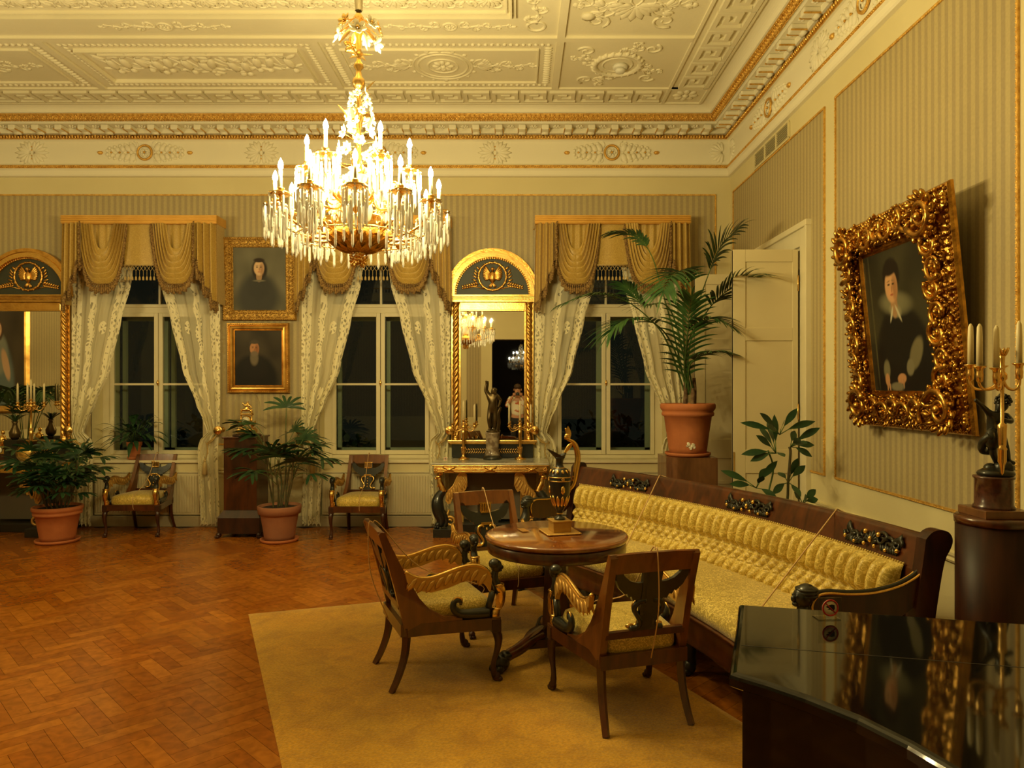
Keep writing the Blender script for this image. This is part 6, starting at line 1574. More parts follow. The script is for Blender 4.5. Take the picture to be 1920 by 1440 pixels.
    t = picture('portrait_painting', 'portrait of a youth in black, in a deeply carved gold frame on the right wall', W, H, fw, (XR - .035, 4.535, 1.395), fn,
            [(0, 0), (0, .018), (.010, .034), (.028, .038), (.042, .040), (.050, .044), (.10, .075), (.17, .060), (.205, .038), (.212, .046), (.228, .046), (.234, .030), (.248, .034), (.256, .022)], orn3, M['oldgold'], .10, -pi / 2, .03)
    # picture on the left wall, seen in the left pier mirror
    fn = painter(((.03, .022, .014), (.06, .045, .028)), [(.5, .85, .30, .5, 0, (.10, .13, .13), .3), (.5, .5, .18, .2, 0, (.18, .19, .16), .4), (.5, .28, .09, .10, 0, (.06, .03, .015), .3)] + face(.5, .27, .8, (.5, .3, .18), (.05, .03, .02)) + [(.36, .6, .06, .16, .4, (.45, .28, .17), .4), (.64, .6, .06, .16, -.4, (.45, .28, .17), .4)], 6)
    picture('portrait_painting', 'portrait of a woman in a pale dress, reflected in the left pier mirror', 1.5, 2.0, .12, (XL + .02, 5.1, 1.25), fn, [(0, 0), (0, .04), (.03, .06), (.09, .03), (.12, .02)], None, M['gold2'], .0, pi / 2)
M['oldgold2'] = mat('carved_gold_frame', (.62, .38, .09), .38, .7, c2=(.34, .17, .03), ns=40, bs=.5, bn=80, p=(.4, .7))
M['gold2'] = mat('smooth_gold_frame', (.74, .44, .11), .28, .8, c2=(.45, .22, .04), ns=8, p=(.4, .7))
pictures()

# ---------------------------------------------------------------- pedestals, clock under glass, plants
def square_pedestal():
    t = thing('pedestal', 'tall square mahogany pedestal carrying the glass-domed clock', 'pedestal', (-3.105, 8.16, 0))
    m = MB(); m.box2((-.185, -.185, .30), (.185, .185, 1.10), 0, .004); m.box2((-.20, -.20, 1.10), (.20, .20, 1.12), 0, .003); m.build('shaft', M['mahog'], t)
    m = MB(); m.box2((-.235, -.235, .045), (.235, .235, .225), 0, .005); m.prism([(-.235, -.235), (.235, -.235), (.235, .235), (-.235, .235)], lambda a, b, d: V((a * (1 if d < .1 else .80), b * (1 if d < .1 else .80), .225 + d * .5)), 0, .15); m.build('base', M['mahogd'], t)
    for sx in (-1, 1):
        for sy in (-1, 1): m = MB(); paw(m, (sx * .22, sy * .22, 0), (sx * .5, sy, 0), 1.1); m.build('claw_foot', M['mahogd'], t)
    c = thing('mantel_clock', 'small gilt figure clock with white dial under a glass dome on the square pedestal', 'clock', (-3.09, 8.14, 1.12))
    m = MB(); m.lathe([(.0, 0), (.155, 0), (.158, .01), (.15, .022), (.0, .022)], 32); m.build('dome_base', M['mahogd'], c)
    m = MB(); m.lathe([(.145, .022), (.146, .30), (.138, .38), (.105, .46), (.055, .50), (.0, .512)], 36); m.build('glass_dome', M['dome'], c)
    m = MB(); m.box((0, 0, .055), (.20, .10, .045), 0, .004); m.box((0, 0, .085), (.17, .085, .02), 0, .004)
    for sx in (-1, 1):
        m.lathe([(.012, .03), (.016, .02), (.010, .022)], 10, (sx * .085, -.04, 0)); m.tube([(sx * .062, -.02, .09), (sx * .060, -.02, .25)], .009, 8); m.lathe([(.010, .25), (.015, .265), (.006, .28), (.011, .29), (.0, .31)], 10, (sx * .062, -.02, 0)); m.leaf((sx * .055, 0, .10), (sx * .6, 0, 1), (0, 1, 0), .09, .04, 0, 4)
    m.lathe([(.052, -.03), (.056, 0), (.052, .03), (.0, .03)], 28, (0, -.01, .175), Mx.Rotation(pi / 2, 3, 'X')); m.box((0, 0, .245), (.13, .07, .018), 0, .004); m.build('gilt_case', M['goldb'], c)
    m = MB(); m.lathe([(.0, 0), (.044, 0), (.044, .004), (.0, .006)], 28, (0, -.040, .175), Mx.Rotation(pi / 2, 3, 'X')); di = m.build('dial', M['card'], c)
    m = MB()
    for k in range(12): a = pi * k / 6; m.box((sin(a) * .036, -.0475, .175 + cos(a) * .036), (.003, .001, .008), 0, rot=Mx.Rotation(a, 3, 'Y'))
    for a, L in ((1.9, .030), (4.6, .022)): m.box((sin(a) * L / 2, -.0480, .175 + cos(a) * L / 2), (.0022, .001, L), 0, rot=Mx.Rotation(a, 3, 'Y'))
    m.build('hands', M['blackink'], di)
    J = {'p': (0, 0, 0, .10), 'c': (.02, 0, .22, .09), 'n': (.03, 0, .34, .04), 'h': (.04, -.02, .42, .06), 'l1': (-.14, -.03, .24, .04), 'l2': (-.22, -.05, .36, .03), 'r1': (.16, 0, .20, .04), 'r2': (.24, -.04, .08, .035), 'k1': (-.22, -.03, .02, .06), 'f1': (-.30, -.02, -.16, .045), 'k2': (.18, -.06, .0, .06), 'f2': (.25, -.04, -.16, .045)}
    skinned('gilt_figure', J, chain('p', 'c', 'n', 'h') + chain('c', 'l1', 'l2') + chain('c', 'r1', 'r2') + chain('p', 'k1', 'f1') + chain('p', 'k2', 'f2'), M['goldb'], c, scale=.24, org=(0, 0, .295))
square_pedestal()
def hex_pedestal():
    t = thing('pedestal', 'faceted walnut pedestal carrying the tall palm behind the sofa', 'pedestal', (1.625, 6.9, 0))
    m = MB(); pl = [(.235 * cos(R(22.5 + 45 * k)) * 1.0, .235 * sin(R(22.5 + 45 * k))) for k in range(8)]
    pl = [(-.23, -.16), (-.14, -.235), (.235, -.235), (.235, .235), (-.235, .235)]
    m.prism(pl, lambda a, b, d: V((a, b, d)), .10, 1.010); m.build('shaft', M['walnut'], t)
    m = MB(); m.prism([(a * 1.12, b * 1.12) for a, b in pl], lambda a, b, d: V((a, b, d)), 0, .10); m.build('base', M['walnut'], t)
hex_pedestal()

def pot(parent, r, h, mt, rim=.12, saucer=True, sr=1.0, double=True):
    m = MB(); z0 = .02 if saucer else 0
    H = h; pr = [(.0, z0), (r * .66, z0), (r * .70, z0 + H * .12), (r * .77, z0 + H * .42), (r * .775, z0 + H * .43), (r * .78, z0 + H * .44), (r * .86, z0 + H * .74)]
    if double: pr += [(r * .94, z0 + H * .76), (r * .95, z0 + H * .81), (r * .91, z0 + H * .84), (r * .96, z0 + H * .87), (r * 1.0, z0 + H * .91), (r * 1.0, z0 + H * .97), (r * .97, z0 + H), (r * .91, z0 + H), (r * .89, z0 + H * .93), (.0, z0 + H * .92)]
    else: pr += [(r * .88, z0 + H * .76), (r * .96, z0 + H * .77), (r * 1.0, z0 + H * .98), (r * .98, z0 + H), (r * .92, z0 + H), (r * .90, z0 + H * .93), (.0, z0 + H * .92)]
    m.lathe(pr, 36); m.build('pot', mt, parent)
    m = MB(); m.lathe([(.0, z0 + H * .925), (r * .895, z0 + H * .925), (r * .7, z0 + H * .945), (.0, z0 + H * .95)], 24); m.build('soil', M['soil'], parent)
    if saucer:
        m = MB(); q = r * .86 * sr; m.lathe([(.0, 0), (q * .92, 0), (q, .012), (q * 1.02, .034), (q * .98, .036), (q * .93, .018), (.0, .016)], 36); m.build('saucer', M['terra'] if mt is not M['terra2'] else M['terra'], parent)
    return z0 + H * .93
def lady_palm(name, label, loc, r, h, mt, seed, H, spread, canes, nl, low=.45):
    t = thing(name, label, 'potted plant', loc); zt = pot(t, r, h, mt, double=(mt is M['terra'])); rr = random.Random(seed); st = MB(); lf = MB()
    for i in range(canes):
        a = 2 * pi * i / canes + rr.uniform(-.3, .3); b = V((cos(a) * r * .45 * rr.uniform(.3, 1), sin(a) * r * .45 * rr.uniform(.3, 1), zt - .02)); ht = H * rr.uniform(.45, .95)
        top = V((b.x * 1.5 + cos(a) * spread * .18, b.y * 1.5 + sin(a) * spread * .18, zt + ht)); P = spl([b, b.lerp(top, .5) + V((rr.uniform(-.03, .03), rr.uniform(-.03, .03), 0)), top], 5); st.tube(P, .010, 6)
        for k in range(nl):
            q = P[int(lerp(len(P) * low, len(P) - 1, k / max(1, nl - 1)))]; az = a + rr.uniform(-1.8, 1.8); el = rr.uniform(.15, 1.25); d = V((cos(az) * cos(el), sin(az) * cos(el), sin(el))); L = spread * rr.uniform(.35, .62); tip = q + d * L
            st.tube(spl([q, q + d * L * .5 + V((0, 0, .03)), tip], 3), .0035, 4, 1); u = d.cross(V((0, 0, 1))).normalized(); w_ = u.cross(d)
            n = rr.choice((6, 7, 8))
            for j in range(n):
                f = (j / (n - 1) - .5) * 2.5; e = d * cos(f) + u * sin(f) - V((0, 0, .10)); lf.leaf(tip, e, w_, spread * rr.uniform(.42, .60), .034, .30, 5, 0, .25, shape=lambda x: min(1, x * 5) * (1 - max(0, (x - .8)) * 3.2))
    st.build('canes', [M['stem'], M['gstem']], t); lf.build('foliage', M['leaf2'], t); return t
lady_palm('potted_lady_palm', 'bushy dark-leaved palm in an orange clay pot before the leftmost window', (-4.99, 7.74, 0), .245, .37, M['terra'], 5, .56, .38, 12, 7)
lady_palm('potted_lady_palm', 'taller fan-leaved palm in a dusty clay pot in front of the square pedestal', (-2.60, 7.78, 0), .232, .37, M['terra2'], 12, .90, .50, 8, 4, .62)

def sill_plant():
    t = thing('potted_peace_lily', 'leafy green plant in a small clay pot on the sill of the leftmost window', 'potted plant', (-4.675, YB + .12 , SILL))
    t.location.y = 8.70; zt = pot(t, .088, .19, M['terra'], double=False); rr = random.Random(2); lf = MB(); st = MB()
    for i in range(60):
        a = rr.uniform(-pi, .25) if rr.random() < .75 else rr.uniform(-pi, pi); el = rr.uniform(.1, 1.3); d = V((cos(a) * cos(el), -abs(sin(a)) * cos(el) * .6, sin(el))); L = rr.uniform(.14, .34); b = V((rr.uniform(-.03, .03), rr.uniform(-.03, .03), zt)); tip = b + d * L
        st.tube([b, b + d * L * .6 + V((0, 0, .02)), tip], .002, 4); lf.leaf(tip, d - V((0, 0, .2)), V((0, 0, 1)), rr.uniform(.16, .26), .055, .6, 6, 0, .2)
    st.build('stalks', M['gstem'], t); lf.build('foliage', M['leaf2'], t)
sill_plant()

def kentia(name, label, loc, fronds, r, h, sc=1.0, seed=1, sign=None):
    t = thing(name, label, 'potted plant', loc); zt = pot(t, r, h, M['terra'], saucer=True, sr=.95); rr = random.Random(seed)
    tr = MB()
    for (x, y, hh) in ((-.03, 0, .24), (.06, .02, .28), (.03, -.05, .18)): tr.tube(spl([(x, y, zt - .02), (x + .01, y, zt + hh * .5), (x + .005, y, zt + hh)], 4), lambda u: .026 - .010 * u, 8)
    tr.build('trunks', M['trunk'], t)
    for F_ in fronds:
        pts, ln, start = F_; P = spl([V((rr.uniform(-.03, .06), rr.uniform(-.03, .03), zt + .12))] + [V(p) for p in pts], 9); N = len(P)
        fr = MB(); fr.tube(P, lambda u: .009 * (1 - .8 * u), 6, 1)
        s0 = int(N * start)
        n = 19; segL = N - 1 - s0
        for k in range(n):
            f = k / (n - 1); ip = s0 + f * (segL - .01); i0 = int(ip); p = P[i0].lerp(P[min(N - 1, i0 + 1)], ip - i0); tg = (P[min(N - 1, i0 + 1)] - P[max(0, i0 - 1)]).normalized()
            sd = tg.cross(V((0, 0, 1)));  sd = sd.normalized() if sd.length > .1 else V((1, 0, 0)); up = sd.cross(tg)
            L = ln * (.45 + .75 * sin(pi * min(1, f * .85 + .12))) * rr.uniform(.85, 1.1)
            for s in (1, -1):
                d = sd * s * .78 + tg * (.55 + .5 * f) + up * .18 + V((rr.uniform(-.08, .08), rr.uniform(-.08, .08), rr.uniform(-.05, .05)))
                fr.leaf(p, d, up, L, .036 * sc, .34, 7, 0, .25, shape=lambda x: min(1, x * 4 + .2) * (1 - x) ** .55)
        if f > .9: fr.leaf(P[-1], tg, up, ln * .6, .02, .4, 5)
        fr.build('frond', [M['leaf'], M['gstem']], t)
    return t
def palms():
    B = V((1.635, 6.9, 1.010))
    def F_(lst):
        return [tuple((at(px, py, 6.9 + dy) - B)) for px, py, dy in lst]
    fr = [(F_(((1250, 640, -.05), (1215, 595, -.15), (1165, 560, -.25), (1110, 552, -.30), (1050, 572, -.35))), .20, .55),
          (F_(((1262, 620, 0), (1240, 540, 0), (1222, 480, -.05), (1195, 445, -.10), (1150, 436, -.15))), .24, .68),
          (F_(((1290, 620, 0), (1312, 560, .0), (1332, 505, -.05), (1350, 465, -.1), (1382, 430, -.15))), .42, .60),
          (F_(((1295, 640, -.1), (1325, 585, -.2), (1352, 555, -.3), (1385, 530, -.4), (1425, 520, -.5))), .42, .46),
          (F_(((1262, 650, -.1), (1232, 610, -.3), (1195, 598, -.45), (1165, 604, -.55), (1145, 622, -.6))), .32, .42),
          (F_(((1268, 610, -.1), (1245, 570, -.2), (1208, 572, -.3), (1185, 550, -.35), (1170, 535, -.4))), .26, .48),
          (F_(((1280, 600, -.05), (1288, 540, -.15), (1280, 512, -.30), (1262, 515, -.5), (1245, 545, -.65))), .34, .45),
          (F_(((1288, 660, -.1), (1300, 620, -.3), (1322, 600, -.5), (1345, 600, -.6), (1370, 612, -.65))), .24, .40),
          (F_(((1284, 700, -.1), (1286, 660, -.25), (1290, 620, -.4), (1292, 585, -.5), (1296, 560, -.55))), .34, .18),
          (F_(((1292, 690, -.15), (1306, 672, -.3), (1322, 664, -.45), (1345, 660, -.5), (1372, 664, -.5))), .20, .35)]
    kentia('potted_palm', 'tall feathery palm in a clay pot on the walnut pedestal behind the sofa', B, fr, .262, .485)
    # paint splashes on the pot
    def ff(seed):
        rr = random.Random(seed); L = []
        for i in range(9):
            a = 2 * pi * i / 9 + rr.uniform(-.3, .3); e = V((cos(a), sin(a), 0)); q = rr.uniform(.6, 1.0)
            L.append(([tuple(e * .12 + V((0, 0, 1.0))), tuple(e * .32 * q + V((0, 0, 1.45))), tuple(e * .62 * q + V((0, 0, 1.65))), tuple(e * .9 * q + V((0, 0, 1.55)))], .34, .40))
        return L
    p = kentia('potted_palm', 'tall palm seen only as a reflection in the left pier mirror', (-7.85, 5.75, 0), ff(3), .24, .40, seed=3)
palms()
def splash():
    pot_ = [o for o in bpy.data.objects if o.name.startswith('pot') and o.parent and o.parent.name == 'potted_palm'][0]
    m = MB(); rr = random.Random(1)
    for k in range(9):
        a = -pi / 2 - .25 + k * .045; z = .105 + .02 * sin(k * 1.3); r = .262 * lerp(.70, .77, (z - .02 - .058) / .146) + .0005
        for j in range(2): m.ell((cos(a) * r, sin(a) * r, z + .012 * j * sin(k)), (.014, .004, .009), rotz(a + pi / 2), 8, 5)
    m.build('paint_splash', M['white'], pot_)
splash()
def dracaena():
    t = thing('potted_rubber_plant', 'broad-leaved green plant standing behind the sofa in front of the open door leaf', 'potted plant', (2.06, 5.62, 0)); zt = pot(t, .15, .28, M['terra'], double=False)
    B = V((2.06, 5.62, 0)); st = MB(); lf = MB()
    def w3(px, py, dy=0): return at(px, py, 5.62 + dy) - B
    tr = [w3(1475, 945), w3(1478, 900), w3(1482, 850), w3(1480, 838)]; base = V((0, 0, zt - .02))
    st.tube(spl([base, V((-.02, 0, .5))] + tr[:1] + tr[1:], 5), .011, 8); st.tube(spl([base, V((-.05, 0, .55)), w3(1440, 935), w3(1450, 880), w3(1440, 845, -.1)], 5), .007, 7, 1); st.tube(spl([base, V((-.08, -.02, .5)), w3(1425, 940), w3(1415, 925, -.1)], 5), .007, 7, 1)
    C = {'a': w3(1462, 815, -.05), 'b': w3(1482, 838, 0), 'c': w3(1455, 850, -.1), 'd': w3(1418, 915, -.12), 'e': w3(1478, 905, 0), 'f': w3(1505, 945, -.05)}
    L = [('a', 1427, 776, -.1), ('a', 1493, 768, -.05), ('a', 1393, 792, -.05), ('a', 1524, 790, 0), ('a', 1470, 790, -.2), ('a', 1440, 800, -.25), ('b', 1534, 803, 0), ('b', 1524, 835, .02), ('b', 1520, 856, -.05), ('b', 1490, 810, .1), ('b', 1500, 825, -.2), ('c', 1420, 818, -.15), ('c', 1394, 851, -.1), ('c', 1410, 864, -.1), ('c', 1470, 858, -.2), ('c', 1425, 800, .1), ('c', 1440, 790, .15),
         ('b', 1512, 832, -.15), ('c', 1452, 780, 0), ('d', 1356, 883, -.1), ('d', 1371, 908, -.15), ('d', 1455, 866, -.05), ('d', 1435, 880, 0), ('d', 1455, 935, -.2), ('e', 1508, 875, 0), ('e', 1495, 862, .05), ('e', 1460, 888, .1), ('f', 1528, 920, 0), ('f', 1532, 938, -.05), ('f', 1490, 925, -.1), ('f', 1512, 932, -.2), ('d', 1430, 895, -.2), ('e', 1450, 925, -.1), ('e', 1500, 930, -.15)]
    for k, px, py, dy in L:
        c = C[k]; e = w3(px, py, dy); d = e - c; ln = d.length; s = c + d * .28 + V((0, 0, .015)); st.tube([c, s], .0035, 5, 1)
        lf.leaf(s, d, V((.2, -1, .5)), ln * .80, .058, .10, 7, 0, .15, shape=lambda x: sin(pi * min(1, .06 + x * .94) ** 1.15))
    st.build('stems', [M['stem'], M['gstem']], t); lf.build('foliage', M['leaf2'], t)
dracaena()

# ---------------------------------------------------------------- round pedestal with the putto candelabrum
M['pedwood'] = wood('pedestal_mahogany', (.014, .004, .002), (.040, .011, .004), .45, .0); M['pedwood'].node_tree.nodes['Principled BSDF'].inputs['Specular IOR Level'].default_value = .25
def putto():
    cx, cy = 2.128, 3.20
    t = thing('pedestal', 'round dark mahogany pedestal carrying the cherub candelabrum by the right wall', 'pedestal', (cx, cy, 0))
    m = MB(); m.lathe([(.0, .08), (.150, .08), (.150, 1.05), (.0, 1.05)], 40); m.build('shaft', M['pedwood'], t)
    m = MB(); m.lathe([(.0, 0), (.175, 0), (.175, .06), (.155, .08), (.0, .08)], 40); m.build('base', M['mahogd'], t)
    m = MB(); m.lathe([(.0, 1.05), (.154, 1.05), (.156, 1.075), (.150, 1.084), (.0, 1.084)], 40); m.build('top', M['mahog'], t)
    c = thing('cherub_candelabrum', 'dark bronze cherub candelabrum with white candles on the round pedestal', 'candelabrum', (cx, cy, 1.084))
    m = MB(); m.box((0, 0, .018), (.20, .20, .036), 0, .004); m.build('wooden_plinth', M['walnut'], c)
    m = MB(); m.lathe([(.0, .036), (.084, .036), (.082, .046), (.076, .054), (.076, .165), (.082, .170), (.082, .178), (.0, .178)], 32); m.build('porphyry_drum', mat('dark_porphyry', (.045, .014, .010), .25, coat=.4, c2=(.09, .03, .02), ns=40), c)
    m = MB(); m.ell((.01, 0, .190), (.078, .07, .028), None, 14, 8); m.ell((.045, .0, .215), (.045, .04, .035), None, 10, 7); m.ell((.0, .02, .21), (.03, .03, .025), None, 10, 7); m.build('rock_base', M['bronze'], c)
    J = {'p': (.0, 0, .42, .115, .10), 'w': (-.01, .0, .56, .115, .095), 'c': (.0, 0, .70, .115, .095), 'n': (.03, 0, .80, .05), 'h0': (.07, -.02, .88, .095, .10), 'h': (.09, -.02, .96, .085, .095),
         'sl': (-.10, -.02, .76, .052), 'el': (-.22, -.06, .86, .040), 'wl': (-.33, -.08, .95, .028), 'hl': (-.38, -.09, .99, .028), 'sr': (.13, -.06, .74, .052), 'er': (.10, -.19, .66, .042), 'wr': (-.03, -.24, .68, .032), 'hr': (-.07, -.24, .70, .034),
         'tl': (-.07, 0, .36, .080), 'kl': (-.08, -.04, .20, .055), 'al': (.03, .04, .03, .034), 'fl': (.02, -.03, -.01, .034), 'tr': (.09, .0, .36, .080), 'kr': (.12, -.04, .21, .055), 'ar': (.20, .02, .06, .036), 'fr': (.24, -.06, .03, .034)}
    E = chain('p', 'w', 'c', 'n', 'h0', 'h') + chain('c', 'sl', 'el', 'wl', 'hl') + chain('c', 'sr', 'er', 'wr', 'hr') + chain('p', 'tl', 'kl', 'al', 'fl') + chain('p', 'tr', 'kr', 'ar', 'fr')
    f = skinned('cherub', J, E, M['bronze'], c, scale=.30, org=(.012, 0, .225))
    m = MB()
    for k in range(26):
        a = k * 2.4; u = 1 - k / 18; u = max(-.2, u); q = sqrt(max(0, 1 - u * u)); m.ell(V((.040, -.004, .512)) + V((cos(a) * q * .028, sin(a) * q * .030, u * .030)), .0085, None, 6, 5)
    m.ell((.066, -.008, .497), (.008, .006, .006), None, 6, 5); m.build('curls', M['bronze'], c)
    m = MB(); m.ell((-.018, -.02, .345), (.035, .03, .05), None, 10, 8); m.tube(spl([(-.03, -.03, .36), (-.045, .0, .33), (-.03, .03, .29), (.02, .04, .28)], 5), lambda u: .022 - .008 * u, 8); m.build('drapery', M['bronze'], c)
    # gilt torch
    x, y = -.013, -.075
    m = MB(); m.lathe([(.0, .19), (.007, .20), (.011, .235), (.017, .25), (.017, .30), (.020, .305), (.014, .315), (.016, .325), (.018, .395), (.019, .41), (.008, .42), (.0075, .55), (.010, .60), (.020, .612), (.020, .632), (.010, .645), (.011, .70), (.014, .72), (.0, .72)], 18, (x, y, 0))
    for k in range(10): a = 2 * pi * k / 10; petal(m, (x + cos(a) * .012, y + sin(a) * .012, .71), (cos(a) * .35, sin(a) * .35, 1), (cos(a), sin(a), 0), .042, .013, .005)
    m.build('torch', M['brass'], c)
    for k, (dx, dy, hz) in enumerate(((-.118, -.03, .640), (-.090, .075, .650), (-.055, -.045, .632), (.050, -.035, .652), (.045, .07, .645))):
        e = V((dx, dy, 0)); q = MB(); o0 = V((x, y, .62)); tp = V((x + dx, y + dy, hz - .01))
        q.tube(spl([o0, o0 + e * .30 + V((0, 0, -.045)), o0 + e * .75 + V((0, 0, -.055)), o0 + e * 1.02 + V((0, 0, -.03)), tp], 6), .006, 7)
        q.lathe([(.006, -.035), (.013, -.028), (.015, .0), (.013, .012), (.015, .026), (.027, .034), (.027, .037), (.0, .035)], 14, tp); arm = q.build('arm', M['brass'], c)
        if k != 2 or True:
            if k == 4: continue
            q = MB(); q.lathe([(.0125, .033), (.0118, .16), (.010, .205), (.004, .219), (.0, .221)], 12, tp); q.build('candle', M['wax'], arm)
putto()

# ---------------------------------------------------------------- grand piano
def piano():
    A = V((.669, 2.17)); e = V((.972, -.236)); n = V((-.236, -.972))
    t = thing('grand_piano', 'black lacquered grand piano with closed lid in the near right corner', 'piano', (1.3, 1.2, 0)); off = V((-1.3, -1.2, 0))
    ctrl = [(.669, 2.17), (.60, 1.97), (.540, 1.80), (.484, 1.640), (.500, 1.622), (.545, 1.580), (.605, 1.510), (.670, 1.415), (.715, 1.315), (.745, 1.215), (.775, 1.08), (.83, .92), (.93, .74), (1.06, .60), (1.22, .50), (1.38, .47), (1.50, .50), (1.60, .60), (1.70, .80), (1.90, 1.28), (2.127, 1.815)]
    def ins(k):
        out = []; N = len(ctrl)
        for i, p in enumerate(ctrl):
            a = V(ctrl[i - 1]); b = V(ctrl[(i + 1) % N]); P = V(p); d1 = (P - a).normalized(); d2 = (b - P).normalized(); nn = V((-d1.y - d2.y, d1.x + d2.x)).normalized()
            m_ = 1 / max(.5, sqrt(max(.1, (1 + d1.dot(d2)) / 2))); out.append(P + nn * (k * m_))
        return out
    poly = [V(p) for p in ctrl]; top = .985
    def slab(mb, pts_list, m=0):
        n_ = len(ctrl); vs = []
        for (k, z) in pts_list: vs += [V((p.x, p.y, z)) for p in ins(k)]
        fs = [(j * n_ + i, j * n_ + (i + 1) % n_, (j + 1) * n_ + (i + 1) % n_, (j + 1) * n_ + i) for j in range(len(pts_list) - 1) for i in range(n_)]
        fs += [list(range(n_))[::-1], [(len(pts_list) - 1) * n_ + i for i in range(n_)]]
        mb.add(vs, fs, m, False); mb.v = [p for p in mb.v]
    def fin(mb, name, mt): mb.v = [p + off for p in mb.v]; return mb.build(name, mt, t, fix=True)
    m = MB(); slab(m, [(.008, .965), (.0, .970), (-.0, .988), (.003, .994), (.008, .998), (.016, 1.0)]); fin(m, 'lid', M['piano'])
    m = MB(); s0, s1 = V((.566, 1.815)), V((1.99, 1.478)); d = (s1 - s0).normalized(); q = V((-d.y, d.x)) * .0018
    m.add([(s0.x + q.x, s0.y + q.y, 1.0004), (s1.x + q.x, s1.y + q.y, 1.0004), (s1.x - q.x, s1.y - q.y, 1.0004), (s0.x - q.x, s0.y - q.y, 1.0004)], [(0, 1, 2, 3)], 0, False); fin(m, 'lid_fold_seam', M['blackink'])
    m = MB(); slab(m, [(.028, .62), (.028, .965)]); fin(m, 'case', M['piano'])
    m = MB(); slab(m, [(.024, .63), (.020, .645), (.024, .66)]); fin(m, 'case_moulding', M['piano'])
    for (x, y) in ((.85, 1.98), (2.0, 1.66), (1.35, .68)):
        m = MB(); m.lathe([(.03, .06), (.035, .10), (.045, .30), (.06, .50), (.075, .60), (.075, .63)], 8, (x, y, 0), sm=False); leg = fin(m, 'leg', M['piano'])
        m = MB(); m.lathe([(.028, -.015), (.03, 0), (.028, .015)], 16, V((x, y, .028)) + off, Mx.Rotation(pi / 2, 3, 'Y')); m.box(V((x, y, .058)) + off, (.04, .05, .02)); m.build('castor', M['brass'], leg)
    m = MB(); k0 = A + e * .10 + n * -.005; 
    for i in range(52): c = A + e * (.14 + i * .0235) - n * .05; m.box((c.x, c.y, .72), (.0225, .14, .02), 0, .002, rot=rotz(atan2(e.y, e.x)))
    fin(m, 'keys', M['whiteprint'])
    m = MB(); c = A + e * .76 - n * .055; m.box((c.x, c.y, .69), (1.46, .17, .05), 0, .008, rot=rotz(atan2(e.y, e.x))); fin(m, 'keybed', M['piano'])
    m = MB(); c = A + e * .76 - n * .0; m.box((c.x, c.y + .02, .42), (.24, .03, .45), 0, .006, rot=rotz(atan2(e.y, e.x))); m.box((c.x, c.y + .02, .12), (.26, .14, .06), 0, .01, rot=rotz(atan2(e.y, e.x))); fin(m, 'pedal_lyre', M['piano'])
    # acrylic do-not-touch sign
    p = at(1556, 1163, 2.01); s = thing('do_not_touch_sign', 'clear acrylic sign with a red crossed-out hand standing on the piano lid', 'sign', (p.x, 2.01, 1.0), .05)
    m = MB(); m.box((.0, 0, .033), (.066, .003, .062), 0, rot=None); m.box((0, .02, .0015), (.066, .04, .003)); m.build('acrylic_stand', M['acrylic'], s)
    m = MB(); m.lathe([(.0, 0), (.0235, 0), (.0235, .0012), (.0, .0012)], 32, (0, -.0017, .036), Mx.Rotation(pi / 2, 3, 'X')); face_ = m.build('white_disc', M['whiteprint'], s)
    m = MB(); ringt(m, V((0, -.0032, .036)), V((1, 0, 0)), V((0, 0, 1)), .0215, .0024, 0, 40); m.tube([(-.015, -.0036, .051), (.015, -.0036, .021)], .0015, 6); m.build('red_ring', M['red'], s)
    m = MB(); h = [(-.013, .0395), (-.004, .044), (.004, .046), (.012, .044), (.013, .034), (.010, .028), (.004, .027), (.001, .031), (-.004, .031), (-.009, .033), (-.003, .035), (-.010, .037)]; m.prism(h, lambda a, b, d: V((a, d, b)), -.0032, -.0030); m.build('hand_symbol', M['blackink'], s)
piano()

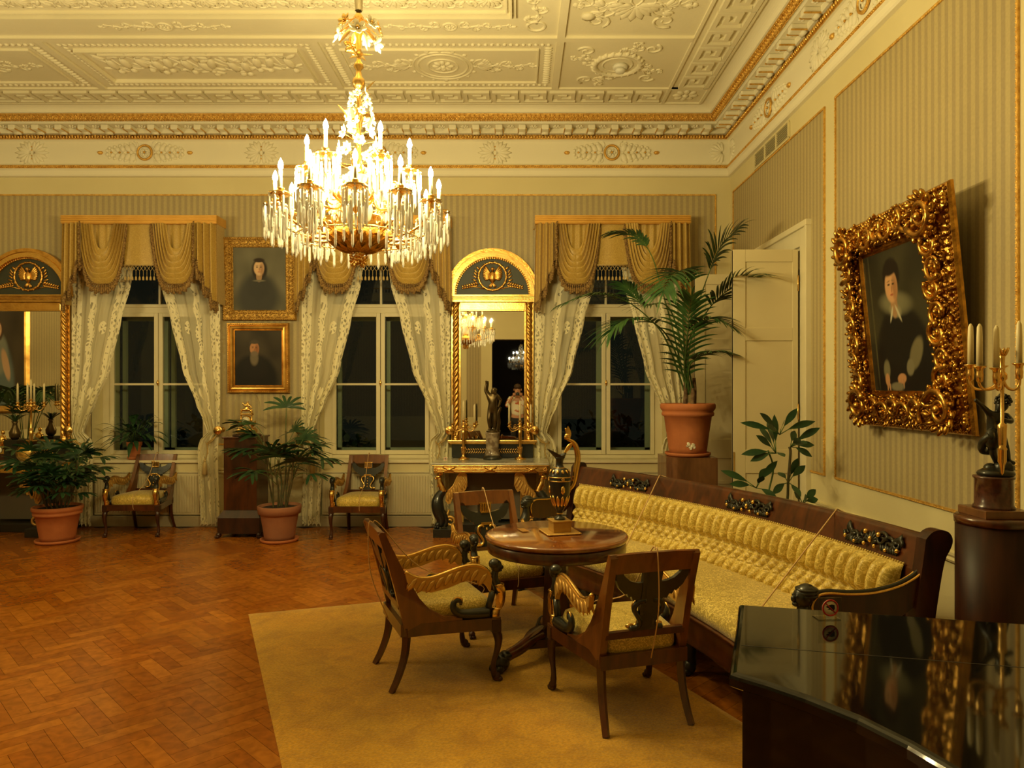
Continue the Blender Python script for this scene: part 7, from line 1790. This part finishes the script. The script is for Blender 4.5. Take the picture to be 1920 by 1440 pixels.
# ---------------------------------------------------------------- the photographer in the rear doorway, seen in the pier mirror
def photographer():
    J = {'p': (0, 0, .96, .15, .12), 'w': (0, 0, 1.10, .14, .11), 'c': (0, 0, 1.30, .165, .12), 'n': (0, .0, 1.48, .06), 'h0': (0, .02, 1.58, .075, .085), 'h': (0, .02, 1.68, .08, .09),
         'sl': (-.19, .0, 1.42, .062), 'el': (-.27, .10, 1.22, .046), 'wl': (-.11, .22, 1.50, .030), 'sr': (.19, .0, 1.42, .062), 'er': (.27, .10, 1.22, .046), 'wr': (.11, .22, 1.50, .030),
         'tl': (-.09, 0, .88, .10), 'kl': (-.10, .02, .50, .062), 'al': (-.10, 0, .10, .045), 'fl': (-.11, .13, .04, .04), 'tr': (.09, 0, .88, .10), 'kr': (.10, .02, .50, .062), 'ar': (.10, 0, .10, .045), 'fr': (.11, .13, .04, .04)}
    E = chain('p', 'w', 'c', 'n', 'h0', 'h') + chain('c', 'sl', 'el', 'wl') + chain('c', 'sr', 'er', 'wr') + chain('p', 'tl', 'kl', 'al', 'fl') + chain('p', 'tr', 'kr', 'ar', 'fr')
    t = thing('person', 'person in a patterned white shirt holding a camera, reflected in the right pier mirror', 'person', (-.02, -.48, 0))
    skinned('body', J, E, M['skin'], t)
    K = {k: (v[0], v[1], v[2], v[3] * 1.16, (v[4] if len(v) > 4 else v[3]) * 1.16) for k, v in J.items()}
    S = {k: K[k] for k in ('p', 'w', 'c', 'sl', 'el', 'sr', 'er')}; S['nn'] = (0, 0, 1.44, .08); S['ml'] = (-.20, .15, 1.34, .045); S['mr'] = (.20, .15, 1.34, .045)
    skinned('shirt', S, chain('p', 'w', 'c', 'nn') + chain('c', 'sl', 'el', 'ml') + chain('c', 'sr', 'er', 'mr'), mat('patterned_shirt', (.80, .76, .66), .8, c2=(.50, .12, .04), ns=7, p=(.56, .60)), t)
    T = {k: K[k] for k in ('tl', 'kl', 'tr', 'kr', 'al', 'ar')}; T['p'] = (0, 0, .95, .18, .14)
    skinned('trousers', T, chain('p', 'tl', 'kl', 'al') + chain('p', 'tr', 'kr', 'ar'), mat('dark_trousers', (.015, .015, .02), .8), t, root=6)
    m = MB(); m.ell((0, -.005, 1.715), (.088, .10, .075), None, 14, 9); m.ell((0, -.05, 1.65), (.08, .06, .09), None, 12, 8); m.build('hair', mat('brown_hair', (.05, .025, .012), .7), t)
    m = MB()
    for s in (-1, 1): m.ell((s * .03, .098, 1.655), (.012, .008, .007), None, 8, 5)
    m.build('eyes', M['blackink'], t)
    m = MB(); m.ell((0, .115, 1.625), (.014, .02, .022), None, 8, 6); m.ell((0, .10, 1.585), (.024, .012, .008), None, 8, 5)
    for s in (-1, 1): m.ell((s * .088, .02, 1.64), (.012, .02, .03), None, 8, 6)
    m.build('face_features', M['skin'], t)
    for s in (-1, 1):
        m = MB(); m.ell((s * .10, .245, 1.525), (.018, .035, .042), None, 10, 8)
        for k in range(4): m.tube(spl([(s * .10, .262 , 1.505 + .016 * k), (s * .075, .292, 1.51 + .016 * k), (s * (.045 + .006 * (k % 2)), .290, 1.512 + .016 * k)], 4), .008, 7)
        m.tube(spl([(s * .10, .225, 1.505), (s * .07, .215, 1.50), (s * .045, .225, 1.505)], 4), .009, 7); m.build('hand', M['skin'], t)
    c = thing('camera', 'small dark camera held up by the photographer, seen in the pier mirror', 'camera', (-.02, -.48 + .25, 1.50))
    m = MB(); m.box((0, 0, .035), (.12, .04, .07), 0, .008); m.box((0, 0, .078), (.035, .035, .02), 0, .005); m.build('camera_body', M['blackink'], c); m = MB(); m.lathe([(.0, 0), (.03, 0), (.03, .055), (.026, .06), (.0, .055)], 20, (0, .015, .035), Mx.Rotation(-pi / 2, 3, 'X')); m.build('lens', M['blackink'], c)
photographer()
